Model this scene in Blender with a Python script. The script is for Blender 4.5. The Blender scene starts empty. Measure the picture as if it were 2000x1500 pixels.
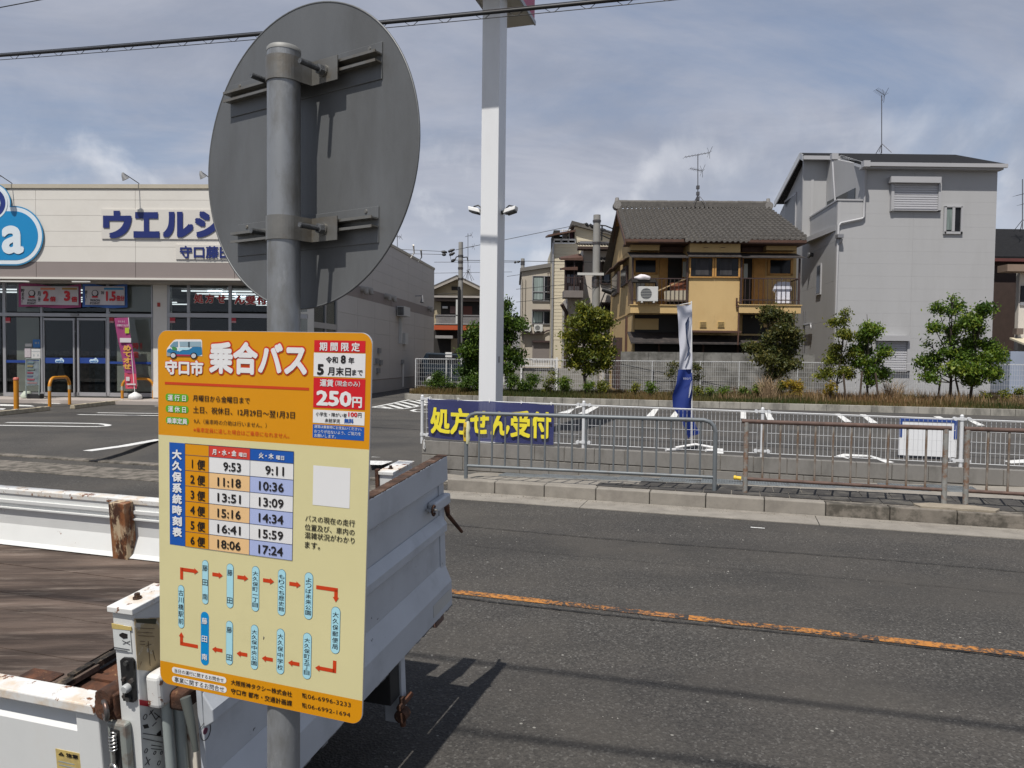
import bpy, bmesh, math, random
import numpy as np
from mathutils import Vector, Matrix
random.seed(7); np.random.seed(7)
R = math.radians
sc = bpy.context.scene
COL = sc.collection

# ---------------------------------------------------------------- camera
F = 1444.0; PITCH = R(1.94); ROLL = 0.012; CAMH = 1.6
cam = bpy.data.cameras.new('camera'); cam.lens = F/2000*36; cam.sensor_width = 36
cam.clip_start = 0.05; cam.clip_end = 3000
camo = bpy.data.objects.new('camera', cam); COL.objects.link(camo)
CM = Matrix.Translation((0, 0, CAMH)) @ Matrix.Rotation(R(90)-PITCH, 4, 'X') @ Matrix.Rotation(ROLL, 4, 'Z')
camo.matrix_world = CM
sc.camera = camo

# ---------------------------------------------------------------- sky and sun
SUN_EL = R(61); SUN_AZ = R(205)      # compass-like bearing of the sun, measured from +Y towards +X
sd = Vector((math.sin(SUN_AZ)*math.cos(SUN_EL), math.cos(SUN_AZ)*math.cos(SUN_EL), math.sin(SUN_EL)))
sun = bpy.data.lights.new('sun', 'SUN'); sun.energy = 4.1; sun.angle = R(0.6); sun.color = (1.0, .955, .89)
suno = bpy.data.objects.new('sun', sun); COL.objects.link(suno)
suno.rotation_euler = (-sd).to_track_quat('-Z', 'Y').to_euler()
w = bpy.data.worlds.new('World'); sc.world = w; w.use_nodes = True
nt = w.node_tree; N = nt.nodes; L = nt.links; N.clear()
def nn(t, **k):
    n = N.new(t)
    for a, b in k.items(): setattr(n, a, b)
    return n
def mth(op, a, b=None, c=None):
    n = nn('ShaderNodeMath', operation=op)
    for i, v in enumerate((a, b, c)):
        if v is None: continue
        if isinstance(v, (int, float)): n.inputs[i].default_value = v
        else: L.new(v, n.inputs[i])
    return n.outputs[0]
sky = nn('ShaderNodeTexSky', sky_type='NISHITA'); sky.sun_disc = False
sky.sun_elevation = SUN_EL; sky.sun_rotation = SUN_AZ; sky.dust_density = 2.0; sky.air_density = 1.2
tc = nn('ShaderNodeTexCoord'); sep = nn('ShaderNodeSeparateXYZ'); L.new(tc.outputs['Generated'], sep.inputs[0])
zc = mth('ADD', mth('MAXIMUM', sep.outputs['Z'], 0.0), 0.16)
cx = mth('DIVIDE', sep.outputs['X'], zc); cy = mth('DIVIDE', sep.outputs['Y'], zc)
cmb = nn('ShaderNodeCombineXYZ'); L.new(cx, cmb.inputs[0]); L.new(mth('MULTIPLY', cy, 1.5), cmb.inputs[1])
def noise(vec, scale, detail=5, rough=.55, dist=0.0, off=(0, 0, 0)):
    mp = nn('ShaderNodeMapping'); mp.inputs['Location'].default_value = off; L.new(vec, mp.inputs[0])
    n = nn('ShaderNodeTexNoise'); n.inputs['Scale'].default_value = scale; n.inputs['Detail'].default_value = detail
    n.inputs['Roughness'].default_value = rough; n.inputs['Distortion'].default_value = dist
    L.new(mp.outputs[0], n.inputs[0]); return n.outputs[0]
def ramp(v, a, b, lo=0.0, hi=1.0):
    n = nn('ShaderNodeMapRange', interpolation_type='SMOOTHSTEP'); L.new(v, n.inputs[0])
    for i, x in enumerate((a, b, lo, hi)): n.inputs[i+1].default_value = x
    return n.outputs[0]
def mixc(f, a, b):
    n = nn('ShaderNodeMix', data_type='RGBA')
    if isinstance(f, (int, float)): n.inputs[0].default_value = f
    else: L.new(f, n.inputs[0])
    for i, v in ((6, a), (7, b)):
        if isinstance(v, tuple): n.inputs[i].default_value = (*v, 1)
        else: L.new(v, n.inputs[i])
    return n.outputs[2]
high = ramp(noise(cmb.outputs[0], .55, 8, .6, .7, (3.1, 1.7, 0)), .30, .62)
fine = noise(cmb.outputs[0], 1.6, 8, .62, .5, (1.3, 5.2, 0))
cloudcol = mixc(ramp(fine, .3, .72), (2.9, 3.15, 3.85), (4.1, 4.25, 4.85))
dens = mth('ADD', mth('MULTIPLY', high, .75), .20)
blue = mixc(.6, sky.outputs[0], (1.5, 2.25, 3.8))
top = ramp(sep.outputs['Z'], .12, .62, 0, .38)
c1 = mixc(top, mixc(dens, blue, cloudcol), (1.6, 1.95, 2.8))
# low cumulus near the horizon
low = noise(tc.outputs['Generated'], 5.0, 7, .55, .3, (.4, .9, 2.2))
band = mth('MULTIPLY', ramp(sep.outputs['Z'], .02, .12), ramp(sep.outputs['Z'], .34, .17))
lowm = mth('MULTIPLY', ramp(low, .47, .60), band)
lowt = noise(tc.outputs['Generated'], 5.0, 7, .55, .3, (.4, .9, 2.24))
lowcol = mixc(ramp(lowt, .42, .62), (6.8, 6.9, 7.2), (2.9, 3.2, 3.9))
c2 = mixc(mth('MULTIPLY', lowm, .8), c1, lowcol)
hz = ramp(sep.outputs['Z'], .30, -.02, 0, .85)
c3 = mixc(hz, c2, (5.0, 5.3, 6.0))
bg = nn('ShaderNodeBackground'); bg.inputs['Strength'].default_value = 0.1
L.new(c3, bg.inputs[0]); wo = nn('ShaderNodeOutputWorld'); L.new(bg.outputs[0], wo.inputs[0])
sc.view_settings.view_transform = 'Standard'; sc.view_settings.look = 'None'
sc.view_settings.exposure = 0.3; sc.view_settings.gamma = 1.0; sc.view_settings.use_curve_mapping = False
sc.cycles.max_bounces = 8; sc.cycles.transparent_max_bounces = 12

# ---------------------------------------------------------------- helpers: picture point -> ray
CAMP = Vector((0, 0, CAMH)); CR = CM.to_3x3()
def ray(px, py):
    return CR @ Vector(((px-1000)/F, -(py-750)/F, -1))
def gz(px, py, z=0.0):
    d = ray(px, py); return CAMP + d*((z-CAMH)/d.z)
def gy(px, py, Y):
    d = ray(px, py); return CAMP + d*(Y/d.y)
SN, CS = math.sin(R(17)), math.cos(R(17))
def RD(u, v, z=0.0):                       # road frame: u along the road, v across it
    return Vector((u*CS+v*SN, -u*SN+v*CS, z))
def RI(p): return (p.x*CS-p.y*SN, p.x*SN+p.y*CS)
class Fr:
    def __init__(s, o, x, y, z=(0, 0, 1)):
        s.o = Vector(o); s.x = Vector(x).normalized(); s.y = Vector(y).normalized(); s.z = Vector(z).normalized()
    def W(s, a, b, c): return s.o + s.x*a + s.y*b + s.z*c
    def hit(s, px, py, b=0.0):             # on the plane local y = b
        d = ray(px, py); o = s.W(0, b, 0)
        p = CAMP + d*((o-CAMP).dot(s.y)/d.dot(s.y)); q = p-s.o
        return q.dot(s.x), q.dot(s.z)
    def hitz(s, px, py, c=0.0):
        d = ray(px, py); o = s.W(0, 0, c)
        q = CAMP + d*((o-CAMP).dot(s.z)/d.dot(s.z)) - s.o
        return q.dot(s.x), q.dot(s.y)
    def hitx(s, px, py, a=0.0):
        d = ray(px, py); o = s.W(a, 0, 0)
        q = CAMP + d*((o-CAMP).dot(s.x)/d.dot(s.x)) - s.o
        return q.dot(s.y), q.dot(s.z)
def facade(px, Y, bearing, z=0.0):          # x right along the wall, y out towards the viewer
    p = gy(px, 705, Y); b = R(bearing)
    return Fr((p.x, p.y, z), (math.cos(b), -math.sin(b), 0), (-math.sin(b), -math.cos(b), 0))
class MB:
    def __init__(s): s.v = []; s.f = []; s.sm = []
    def add(s, vs, fs, smooth=False):
        k = len(s.v); s.v += [tuple(p) for p in vs]
        for f in fs: s.f.append(tuple(k+i for i in f)); s.sm.append(smooth)
        return s
    def hexa(s, c):                        # 8 corners: bottom 0-3, top 4-7
        s.add(c, [(0, 3, 2, 1), (4, 5, 6, 7), (0, 1, 5, 4), (1, 2, 6, 5), (2, 3, 7, 6), (3, 0, 4, 7)]); return s
    def box(s, fr, a0, a1, b0, b1, c0, c1):
        if a0 > a1: a0, a1 = a1, a0
        if b0 > b1: b0, b1 = b1, b0
        if c0 > c1: c0, c1 = c1, c0
        q = [(a0, b0), (a1, b0), (a1, b1), (a0, b1)]
        if fr.x.cross(fr.y).dot(fr.z) < 0: q = q[::-1]
        return s.hexa([fr.W(a, b, c0) for a, b in q]+[fr.W(a, b, c1) for a, b in q])
    def pbox(s, fr, px0, py0, px1, py1, b0, b1):   # front face (local y = b1) seen between two picture points
        m = max(b0, b1); a0, c1 = fr.hit(px0, py0, m); a1, c0 = fr.hit(px1, py1, m)
        return s.box(fr, a0, a1, b0, b1, c0, c1)
    def quad(s, a, b, c, d): return s.add([a, b, c, d], [(0, 1, 2, 3)])
    def poly(s, pts): return s.add(pts, [tuple(range(len(pts)))])
    def prism(s, fr, pts, b0, b1):         # outline (a, c) pushed from local y b0 to b1
        n = len(pts); vs = [fr.W(a, b0, c) for a, c in pts]+[fr.W(a, b1, c) for a, c in pts]
        fs = [tuple(range(n))[::-1], tuple(range(n, 2*n))]+[(i, (i+1) % n, n+(i+1) % n, n+i) for i in range(n)]
        return s.add(vs, fs)
    def tube(s, pts, r, n=8, cap=True, smooth=True):
        pts = [Vector(p) for p in pts]; rs = r if isinstance(r, (list, tuple)) else [r]*len(pts)
        up = None; vs = []; fs = []
        for i, p in enumerate(pts):
            t = (pts[min(i+1, len(pts)-1)]-pts[max(i-1, 0)]).normalized()
            if up is None:
                up = t.orthogonal().normalized()
            up = (up-t*up.dot(t)).normalized(); sd_ = t.cross(up)
            vs += [p+(up*math.cos(2*math.pi*k/n)+sd_*math.sin(2*math.pi*k/n))*rs[i] for k in range(n)]
        for i in range(len(pts)-1):
            for k in range(n):
                a = i*n+k; b = i*n+(k+1) % n; fs.append((a, b, b+n, a+n))
        s.add(vs, fs, smooth)
        if cap:
            s.add(vs[:n], [tuple(range(n))[::-1]]); s.add(vs[-n:], [tuple(range(n))])
        return s
    def build(s, name, mat, parent=None, bevel=0, seg=2):
        me = bpy.data.meshes.new(name)
        off = parent_loc(parent)
        me.from_pydata([(x-off[0], y-off[1], z-off[2]) for x, y, z in s.v], [], s.f)
        me.polygons.foreach_set('use_smooth', s.sm)
        if mat: me.materials.append(mat)
        me.update(); o = bpy.data.objects.new(name, me); COL.objects.link(o)
        if parent: o.parent = parent
        if bevel:
            m = o.modifiers.new('bevel', 'BEVEL'); m.width = bevel; m.segments = seg; m.limit_method = 'ANGLE'; m.angle_limit = R(40)
        return o
def parent_loc(p):
    v = Vector((0, 0, 0))
    while p: v += p.location; p = p.parent
    return v
def tag(o, label=None, cat=None, group=None, kind=None):
    if label: o['label'] = label
    if cat: o['category'] = cat
    if group: o['group'] = group
    if kind: o['kind'] = kind
    return o
def thing(name, loc, label, cat, group=None):
    o = bpy.data.objects.new(name, None); o.location = Vector(loc); o.empty_display_size = .1
    COL.objects.link(o); return tag(o, label, cat, group)
def lbl(o, s): o['label'] = s; return o

# ---------------------------------------------------------------- materials
MATS = {}
def M(name, col, rough=.7, metal=0.0, var=.12, vs=2.0, bump=0.0, bs=60.0, dirt=None, da=0.0, ds=3.0, dr=(.5, .62),
      dirt2=None, da2=0.0, ds2=20.0, dr2=(.6, .68), stretch=(1, 1, 1), spec=.5, emit=0.0, trans=0.0):
    if name in MATS: return MATS[name]
    m = bpy.data.materials.new(name); m.use_nodes = True; t = m.node_tree; ns = t.nodes; ls = t.links
    p = ns['Principled BSDF']; p.inputs['Roughness'].default_value = rough; p.inputs['Metallic'].default_value = metal
    p.inputs['Specular IOR Level'].default_value = spec
    tcn = ns.new('ShaderNodeTexCoord'); mp = ns.new('ShaderNodeMapping'); mp.inputs['Scale'].default_value = stretch
    ls.new(tcn.outputs['Object'], mp.inputs[0])
    def nz(scale, det=5, r=.6):
        n = ns.new('ShaderNodeTexNoise'); n.inputs['Scale'].default_value = scale; n.inputs['Detail'].default_value = det
        n.inputs['Roughness'].default_value = r; ls.new(mp.outputs[0], n.inputs[0]); return n.outputs[0]
    def mr(v, a, b, lo, hi):
        n = ns.new('ShaderNodeMapRange'); ls.new(v, n.inputs[0])
        for i, x in enumerate((a, b, lo, hi)): n.inputs[i+1].default_value = x
        return n.outputs[0]
    def mx(f, a, b, bt='MIX'):
        n = ns.new('ShaderNodeMix'); n.data_type = 'RGBA'; n.blend_type = bt
        if isinstance(f, float): n.inputs[0].default_value = f
        else: ls.new(f, n.inputs[0])
        for i, v in ((6, a), (7, b)):
            if isinstance(v, tuple): n.inputs[i].default_value = (*v[:3], 1)
            else: ls.new(v, n.inputs[i])
        return n.outputs[2]
    lo = tuple(c*(1-var) for c in col); hi = tuple(min(1, c*(1+var)) for c in col)
    c = mx(mr(nz(vs), .3, .7, 0, 1), lo, hi)
    if dirt: c = mx(mr(nz(ds, 8, .65), dr[0], dr[1], 0, da), c, dirt)
    if dirt2: c = mx(mr(nz(ds2, 8, .7), dr2[0], dr2[1], 0, da2), c, dirt2)
    ls.new(c, p.inputs['Base Color'])
    if bump:
        b = ns.new('ShaderNodeBump'); b.inputs['Strength'].default_value = bump; b.inputs['Distance'].default_value = .01
        ls.new(nz(bs, 6, .65), b.inputs['Height']); ls.new(b.outputs[0], p.inputs['Normal'])
    if emit:
        p.inputs['Emission Color'].default_value = (*col, 1); p.inputs['Emission Strength'].default_value = emit
    MATS[name] = m; return m
def leafmat(name, c0, c1, c2):
    m = bpy.data.materials.new(name); m.use_nodes = True; t = m.node_tree; ns = t.nodes; ls = t.links
    p = ns['Principled BSDF']; p.inputs['Roughness'].default_value = .5; p.inputs['Specular IOR Level'].default_value = .35
    a = ns.new('ShaderNodeAttribute'); a.attribute_name = 'tint'
    r = ns.new('ShaderNodeValToRGB'); r.color_ramp.elements[0].color = (*c0, 1); r.color_ramp.elements[1].color = (*c2, 1)
    e = r.color_ramp.elements.new(.5); e.color = (*c1, 1)
    ls.new(a.outputs['Fac'], r.inputs[0]); ls.new(r.outputs[0], p.inputs['Base Color'])
    tr = ns.new('ShaderNodeBsdfTranslucent'); ls.new(r.outputs[0], tr.inputs[0])
    ad = ns.new('ShaderNodeMixShader'); ad.inputs[0].default_value = .38
    ls.new(p.outputs[0], ad.inputs[1]); ls.new(tr.outputs[0], ad.inputs[2]); ls.new(ad.outputs[0], ns['Material Output'].inputs[0])
    return m
def glassmat(name, tint=(.66, .68, .67), gl=.02, rough=.02):
    m = bpy.data.materials.new(name); m.use_nodes = True; t = m.node_tree; ns = t.nodes; ls = t.links; ns.remove(ns['Principled BSDF'])
    tr = ns.new('ShaderNodeBsdfTransparent'); tr.inputs[0].default_value = (*tint, 1)
    g = ns.new('ShaderNodeBsdfGlossy'); g.inputs['Roughness'].default_value = rough; g.inputs[0].default_value = (.8, .85, .9, 1)
    fr = ns.new('ShaderNodeLayerWeight'); fr.inputs[0].default_value = .35
    mr = ns.new('ShaderNodeMapRange'); mr.inputs[3].default_value = gl; mr.inputs[4].default_value = .22; ls.new(fr.outputs['Fresnel'], mr.inputs[0])
    mx = ns.new('ShaderNodeMixShader'); ls.new(mr.outputs[0], mx.inputs[0]); ls.new(tr.outputs[0], mx.inputs[1]); ls.new(g.outputs[0], mx.inputs[2])
    ls.new(mx.outputs[0], ns['Material Output'].inputs[0]); return m
RUST = (.13, .045, .015)
def asphalt(name, base, light, scale=1.0):
    m = bpy.data.materials.new(name); m.use_nodes = True; t = m.node_tree; ns = t.nodes; ls = t.links
    p = ns['Principled BSDF']; p.inputs['Roughness'].default_value = .85; p.inputs['Specular IOR Level'].default_value = .3
    tcn = ns.new('ShaderNodeTexCoord')
    def nz(s, d=6, r=.6, vec=None):
        n = ns.new('ShaderNodeTexNoise'); n.inputs['Scale'].default_value = s; n.inputs['Detail'].default_value = d; n.inputs['Roughness'].default_value = r
        ls.new(vec or tcn.outputs['Object'], n.inputs[0]); return n.outputs[0]
    def mr(v, a, b, lo, hi):
        n = ns.new('ShaderNodeMapRange'); ls.new(v, n.inputs[0])
        for i, x in enumerate((a, b, lo, hi)): n.inputs[i+1].default_value = x
        return n.outputs[0]
    def mx(f, a, b, bt='MIX'):
        n = ns.new('ShaderNodeMix'); n.data_type = 'RGBA'; n.blend_type = bt
        if isinstance(f, float): n.inputs[0].default_value = f
        else: ls.new(f, n.inputs[0])
        for i, v in ((6, a), (7, b)):
            if isinstance(v, tuple): n.inputs[i].default_value = (*v[:3], 1)
            else: ls.new(v, n.inputs[i])
        return n.outputs[2]
    vo = ns.new('ShaderNodeTexVoronoi'); vo.inputs['Scale'].default_value = 100*scale; ls.new(tcn.outputs['Object'], vo.inputs['Vector'])
    vs = ns.new('ShaderNodeSeparateColor'); ls.new(vo.outputs['Color'], vs.inputs[0])
    c = mx(mr(vs.outputs[0], 0, 1, 0, 1), tuple(x*.6 for x in base), (base[0]*1.45, base[1]*1.42, base[2]*1.36))
    c = mx(mr(vs.outputs[1], .86, .95, 0, .75), c, light)
    # sparse pale stones
    v2 = ns.new('ShaderNodeTexVoronoi'); v2.inputs['Scale'].default_value = 17*scale; ls.new(tcn.outputs['Object'], v2.inputs['Vector'])
    s2 = ns.new('ShaderNodeSeparateColor'); ls.new(v2.outputs['Color'], s2.inputs[0])
    near = mr(v2.outputs['Distance'], .10, .14, 1, 0); pick = mr(s2.outputs[0], .93, .94, 0, 1)
    mu = ns.new('ShaderNodeMath'); mu.operation = 'MULTIPLY'; ls.new(near, mu.inputs[0]); ls.new(pick, mu.inputs[1])
    c = mx(mu.outputs[0], c, (.32, .31, .28))
    mp = ns.new('ShaderNodeMapping'); mp.inputs['Rotation'].default_value = (0, 0, R(17)); mp.inputs['Scale'].default_value = (.12, 1.0, 1)
    ls.new(tcn.outputs['Object'], mp.inputs[0])
    c = mx(mr(nz(1.1, 4, .5, mp.outputs[0]), .38, .62, 0, .6), c, tuple(x*.62 for x in base))
    c = mx(mr(nz(.9, 5, .6), .42, .68, 0, .45), c, (base[0]*1.75, base[1]*1.65, base[2]*1.5))
    ls.new(c, p.inputs['Base Color'])
    b = ns.new('ShaderNodeBump'); b.inputs['Strength'].default_value = .55; b.inputs['Distance'].default_value = .006
    ls.new(vo.outputs['Distance'], b.inputs['Height']); ls.new(b.outputs[0], p.inputs['Normal'])
    return m
def wornpaint(name, col, under, scale=9, thr=(.46, .54), band=None):
    m = bpy.data.materials.new(name); m.use_nodes = True; t = m.node_tree; ns = t.nodes; ls = t.links
    p = ns['Principled BSDF']; p.inputs['Roughness'].default_value = .7
    tcn = ns.new('ShaderNodeTexCoord')
    n = ns.new('ShaderNodeTexNoise'); n.inputs['Scale'].default_value = scale; n.inputs['Detail'].default_value = 9; n.inputs['Roughness'].default_value = .75
    ls.new(tcn.outputs['Object'], n.inputs[0])
    n2 = ns.new('ShaderNodeTexNoise'); n2.inputs['Scale'].default_value = (band or 1.0)*2.2; n2.inputs['Detail'].default_value = 2; ls.new(tcn.outputs['Object'], n2.inputs[0])
    ad = ns.new('ShaderNodeMath'); ad.operation = 'MULTIPLY_ADD'; ls.new(n2.outputs[0], ad.inputs[0]); ad.inputs[1].default_value = .5 if band else .3
    ls.new(n.outputs[0], ad.inputs[2])
    mr = ns.new('ShaderNodeMapRange'); k = .25 if band else .15
    mr.inputs[1].default_value = thr[0]+k; mr.inputs[2].default_value = thr[1]+k; ls.new(ad.outputs[0], mr.inputs[0])
    mx = ns.new('ShaderNodeMix'); mx.data_type = 'RGBA'; ls.new(mr.outputs[0], mx.inputs[0])
    mx.inputs[6].default_value = (*col, 1); mx.inputs[7].default_value = (*under, 1); ls.new(mx.outputs[2], p.inputs['Base Color'])
    return m

# ---------------------------------------------------------------- lettering
_tc = {}; NAT = {}
def textmesh(s, bold=.02, base=None, res=2):
    """verts (n,3), x and y scaled so that the ink box of the base weight is 0..1; z is a layer height 0..1
    heavier weights are the outline repeated round a small circle, each copy a hair higher"""
    key = (s, bold, base)
    if key in _tc: return _tc[key]
    c = bpy.data.curves.new('lettering', 'FONT'); c.body = s; c.size = 1; c.resolution_u = res
    c.align_x = 'CENTER' if '\n' in s else 'LEFT'
    o = bpy.data.objects.new('lettering', c); COL.objects.link(o)
    me = bpy.data.meshes.new_from_object(o.evaluated_get(bpy.context.evaluated_depsgraph_get()))
    v = np.array([x.co[:2] for x in me.vertices]) if len(me.vertices) else np.zeros((1, 2)); f = [tuple(p.vertices) for p in me.polygons]
    bpy.data.objects.remove(o); bpy.data.curves.remove(c); bpy.data.meshes.remove(me)
    lo, hi = v.min(0), v.max(0); NAT[s] = float((hi[1]-lo[1])/max(hi[0]-lo[0], 1e-4)); sq = bold < 0; bold = abs(bold); bb = bold if base is None else base; lo = lo-bb*.8; hi = hi+bb*.8
    shifts = [(0, 0)]
    if bold > .004:
        if sq: shifts += [(bold*x, bold*y) for x in (-1, 0, 1) for y in (-1, 0, 1) if x or y]
        n = 0 if sq else 6 if bold < .03 else (8 if bold < .06 else 12); shifts += [(bold*math.cos(2*math.pi*k/n), bold*math.sin(2*math.pi*k/n)) for k in range(n)]
        if bold > .06 and not sq: shifts += [(bold*.5*math.cos(2*math.pi*k/8), bold*.5*math.sin(2*math.pi*k/8)) for k in range(8)]
    V = []; Fc = []
    for k, (dx, dy) in enumerate(shifts):
        q = (v+np.array([dx, dy])-lo)/np.maximum(hi-lo, 1e-4); V.append(np.c_[q, np.full(len(q), k/max(1, len(shifts)))])
        Fc += [tuple(i+k*len(v) for i in g) for g in f]
    _tc[key] = (np.concatenate(V), Fc); return _tc[key]
def letter(fr, s, a0, c0, a1, c1, b, mat, parent, name='lettering', bold=.02, base=None, thick=0.0, res=2, layer=.002):
    """lettering in the plane local y = b; (a0,c0) lower left, (a1,c1) upper right of its ink"""
    v, f = textmesh(s, bold, base, res); mb = MB()
    P = [fr.W(a0+(a1-a0)*x, b+z*layer, c0+(c1-c0)*y) for x, y, z in v]
    mb.add(P, f)
    if thick: mb.add([fr.W(a0+(a1-a0)*x, b-thick, c0+(c1-c0)*y) for x, y, z in v], f)
    return mb.build(name, mat, parent)
def pletter(fr, s, px0, py0, px1, py1, b, mat, parent, **k):
    a0, c1 = fr.hit(px0, py0, b); a1, c0 = fr.hit(px1, py1, b)
    return letter(fr, s, a0, c0, a1, c1, b, mat, parent, **k)

# ---------------------------------------------------------------- foliage
def leafobj(name, blobs, mat, parent=None, n=1500, size=.08, aspect=.45, droop=.25, label=None):
    """blobs: (centre Vector, (rx, ry, rz)); leaf-sized folded faces gathered in clumps through the crown"""
    vol = np.array([b[1][0]*b[1][2] for b in blobs]); cnt = np.maximum((n*vol/vol.sum()).astype(int), 12)
    V = []; T = []
    for (c, r), k in zip(blobs, cnt):
        nc = max(4, k//26)
        d = np.random.normal(size=(nc, 3)); d /= np.linalg.norm(d, axis=1)[:, None]
        rad = np.random.uniform(.1, 1.05, nc)**.6
        cc = np.array(c)+d*rad[:, None]*np.array(r)*.95
        idx = np.random.randint(0, nc, k)
        p = cc[idx]+np.random.normal(size=(k, 3))*size*np.array([1.0, 1.0, .75])*.95
        a = np.random.normal(size=(k, 3)); a[:, 2] -= droop*2; a /= np.linalg.norm(a, axis=1)[:, None]
        b = np.random.normal(size=(k, 3)); b[:, 2] *= .4; b -= a*(a*b).sum(1)[:, None]; b /= np.linalg.norm(b, axis=1)[:, None]
        L_ = size*np.random.uniform(.6, 1.3, k)[:, None]; W_ = L_*aspect
        q = np.stack([p-a*L_*.5, p+b*W_*.5+a*L_*.05, p+a*L_*.5, p-b*W_*.5+a*L_*.05], 1)
        V.append(q.reshape(-1, 3)); tn = np.clip(.5+np.random.normal(size=nc)*.2, 0, 1)[idx]+np.random.normal(size=k)*.13
        T.append(np.repeat(np.clip(tn, 0, 1), 4))
    V = np.concatenate(V); T = np.concatenate(T); nq = len(V)//4
    off = np.array(parent_loc(parent)); V = V-off
    me = bpy.data.meshes.new(name); me.vertices.add(len(V)); me.loops.add(nq*4); me.polygons.add(nq)
    me.vertices.foreach_set('co', V.ravel()); me.loops.foreach_set('vertex_index', np.arange(nq*4))
    me.polygons.foreach_set('loop_start', np.arange(nq)*4); me.update()
    at = me.attributes.new('tint', 'FLOAT', 'POINT'); at.data.foreach_set('value', T)
    me.materials.append(mat); o = bpy.data.objects.new(name, me); COL.objects.link(o); o.parent = parent
    return o
# ================================================================ materials
m_road = asphalt('asphalt_road', (.050, .0475, .0445), (.13, .125, .115))
m_lot = asphalt('asphalt_lot', (.058, .0555, .0525), (.13, .125, .12), 1.4)
m_conc = M('concrete', (.235, .215, .185), .85, var=.14, vs=5, bump=.25, bs=120, dirt=(.12, .105, .09), da=.6, ds=3, dr=(.5, .72), dirt2=(.1, .09, .08), da2=.5, ds2=45)
m_conc_dirty = M('concrete_old', (.17, .15, .125), .9, var=.2, vs=8, bump=.4, bs=90, dirt=(.05, .045, .035), da=.85, ds=6, dr=(.44, .58))
m_block = M('block_concrete', (.20, .19, .175), .9, var=.16, vs=4, bump=.35, bs=140, dirt=(.09, .085, .075), da=.7, ds=4, dr=(.45, .65), stretch=(1, 1, .45))
m_white = M('paint_white', (.64, .64, .63), .5, var=.04, vs=3, dirt=(.45, .42, .38), da=.4, ds=6, dr=(.55, .75))
m_mark = wornpaint('marking_white', (.62, .62, .60), (.06, .058, .055), 25, (.56, .70))
m_galv = M('galvanised', (.30, .33, .35), .45, .55, var=.12, vs=6, bump=.1, bs=60, dirt=(.16, .15, .14), da=.5, ds=12)
m_soil = M('soil', (.12, .085, .05), .95, var=.3, vs=6, bump=.6, bs=25)
m_black = M('black_plastic', (.012, .012, .013), .5, var=.2)
m_steel = M('steel_dark', (.12, .12, .12), .4, .7, var=.2, vs=8, dirt=RUST, da=.6, ds=14)

# ================================================================ ground, road, kerbs
def sheet(name, pts, mat, kind='structure', z=None):
    mb = MB(); mb.poly(pts); return tag(mb.build(name, mat), kind=kind)
def rsheet(name, u0, u1, v0, v1, z0, z1, mat, n=1):
    mb = MB(); mb.quad(RD(u0, v0, z0), RD(u1, v0, z0), RD(u1, v1, z1), RD(u0, v1, z1)); return tag(mb.build(name, mat), kind='structure')
m_far = M('far_ground', (.10, .10, .09), .95, var=.3, vs=.05)
sheet('ground', [(-900, -500, -.03), (900, -500, -.03), (900, 1200, -.03), (-900, 1200, -.03)], m_far)
rsheet('road', -90, 90, -.9, 7.80, 0, 0, m_road)
U0 = -3.33
WA = Vector((-1.22, 10.05, 0)); WB = Vector((5.22, 8.58, 0)); WD = (WB-WA).normalized(); WL = 11.2
def wallxy(s): return WA+WD*s
def wtop(s): return .477-.0120*s
def vwall(u):                      # v of the block wall at road coordinate u
    a = RI(WA); b = RI(WA+WD*WL); t = (u-a[0])/(b[0]-a[0]); return a[1]+(b[1]-a[1])*t
def zwall(u):
    a = RI(WA)[0]; t = (u-a)/7.0; return .05+.15*min(max(t, -.2), 1.3)
# gutter strip with joints: slabs are separate pieces
gut = tag(MB().build('gutter', None), kind='structure'); rgen = random.Random(3)
u = -40.0
while u < 16:
    ln = 2.4; nar = u < U0-1
    mb = MB(); v0 = 7.55 if nar else 7.80
    f = Fr(RD(u, v0), RD(1, 0), RD(0, 1)); mb.box(f, 0, ln-.008, .0, 8.262-v0, -.1, .006+rgen.uniform(0, .002))
    mb.build('gutter_slab', m_conc_dirty if nar else m_conc, gut); u += ln
# kerb
kerb = tag(MB().build('kerb', None), kind='structure')
u = U0; i = 0; ksplit = RI(gz(1577, 1007))[0]
while u < 13:
    ln = .605; old = u+.2 > ksplit
    mb = MB(); f = Fr(RD(u, 8.27), RD(1, 0), RD(0, 1)); h = .145-(.0 if not old else .004*(i % 2))
    mb.box(f, 0, ln-.007, 0, .15, -.1, h)
    o = mb.build('kerb_stone', m_conc_dirty if old else m_conc, kerb, bevel=.012)
    if old: lbl(o, 'weathered dark stained kerb stone')
    u += ln; i += 1
# flush kerb of the driveway
fk = tag(MB().build('driveway_kerb', None), kind='structure'); u = U0-.02
while u > -30:
    mb = MB(); f = Fr(RD(u, 8.45), RD(-1, 0), RD(0, 1)); mb.box(f, 0, .60, 0, .17, -.1, .05)
    mb.build('kerb_stone', m_conc_dirty, fk, bevel=.008); u -= .607
rsheet('driveway_strip', -90, U0, 8.262, 8.45, .004, .03, m_road)
rsheet('driveway_ramp', -90, -4.02, 8.62, 9.95, .04, .2, m_lot)
mb = MB(); mb.poly([RD(-4.02, 8.62, .04), RD(U0, 8.62, .05), RD(U0, 9.1, .05), RD(-4.02, 9.25, .055)]); tag(mb.build('driveway_corner', m_conc), kind='structure')
rsheet('driveway_side', U0-.69, U0, 8.45, 8.63, .03, .045, m_conc)
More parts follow.
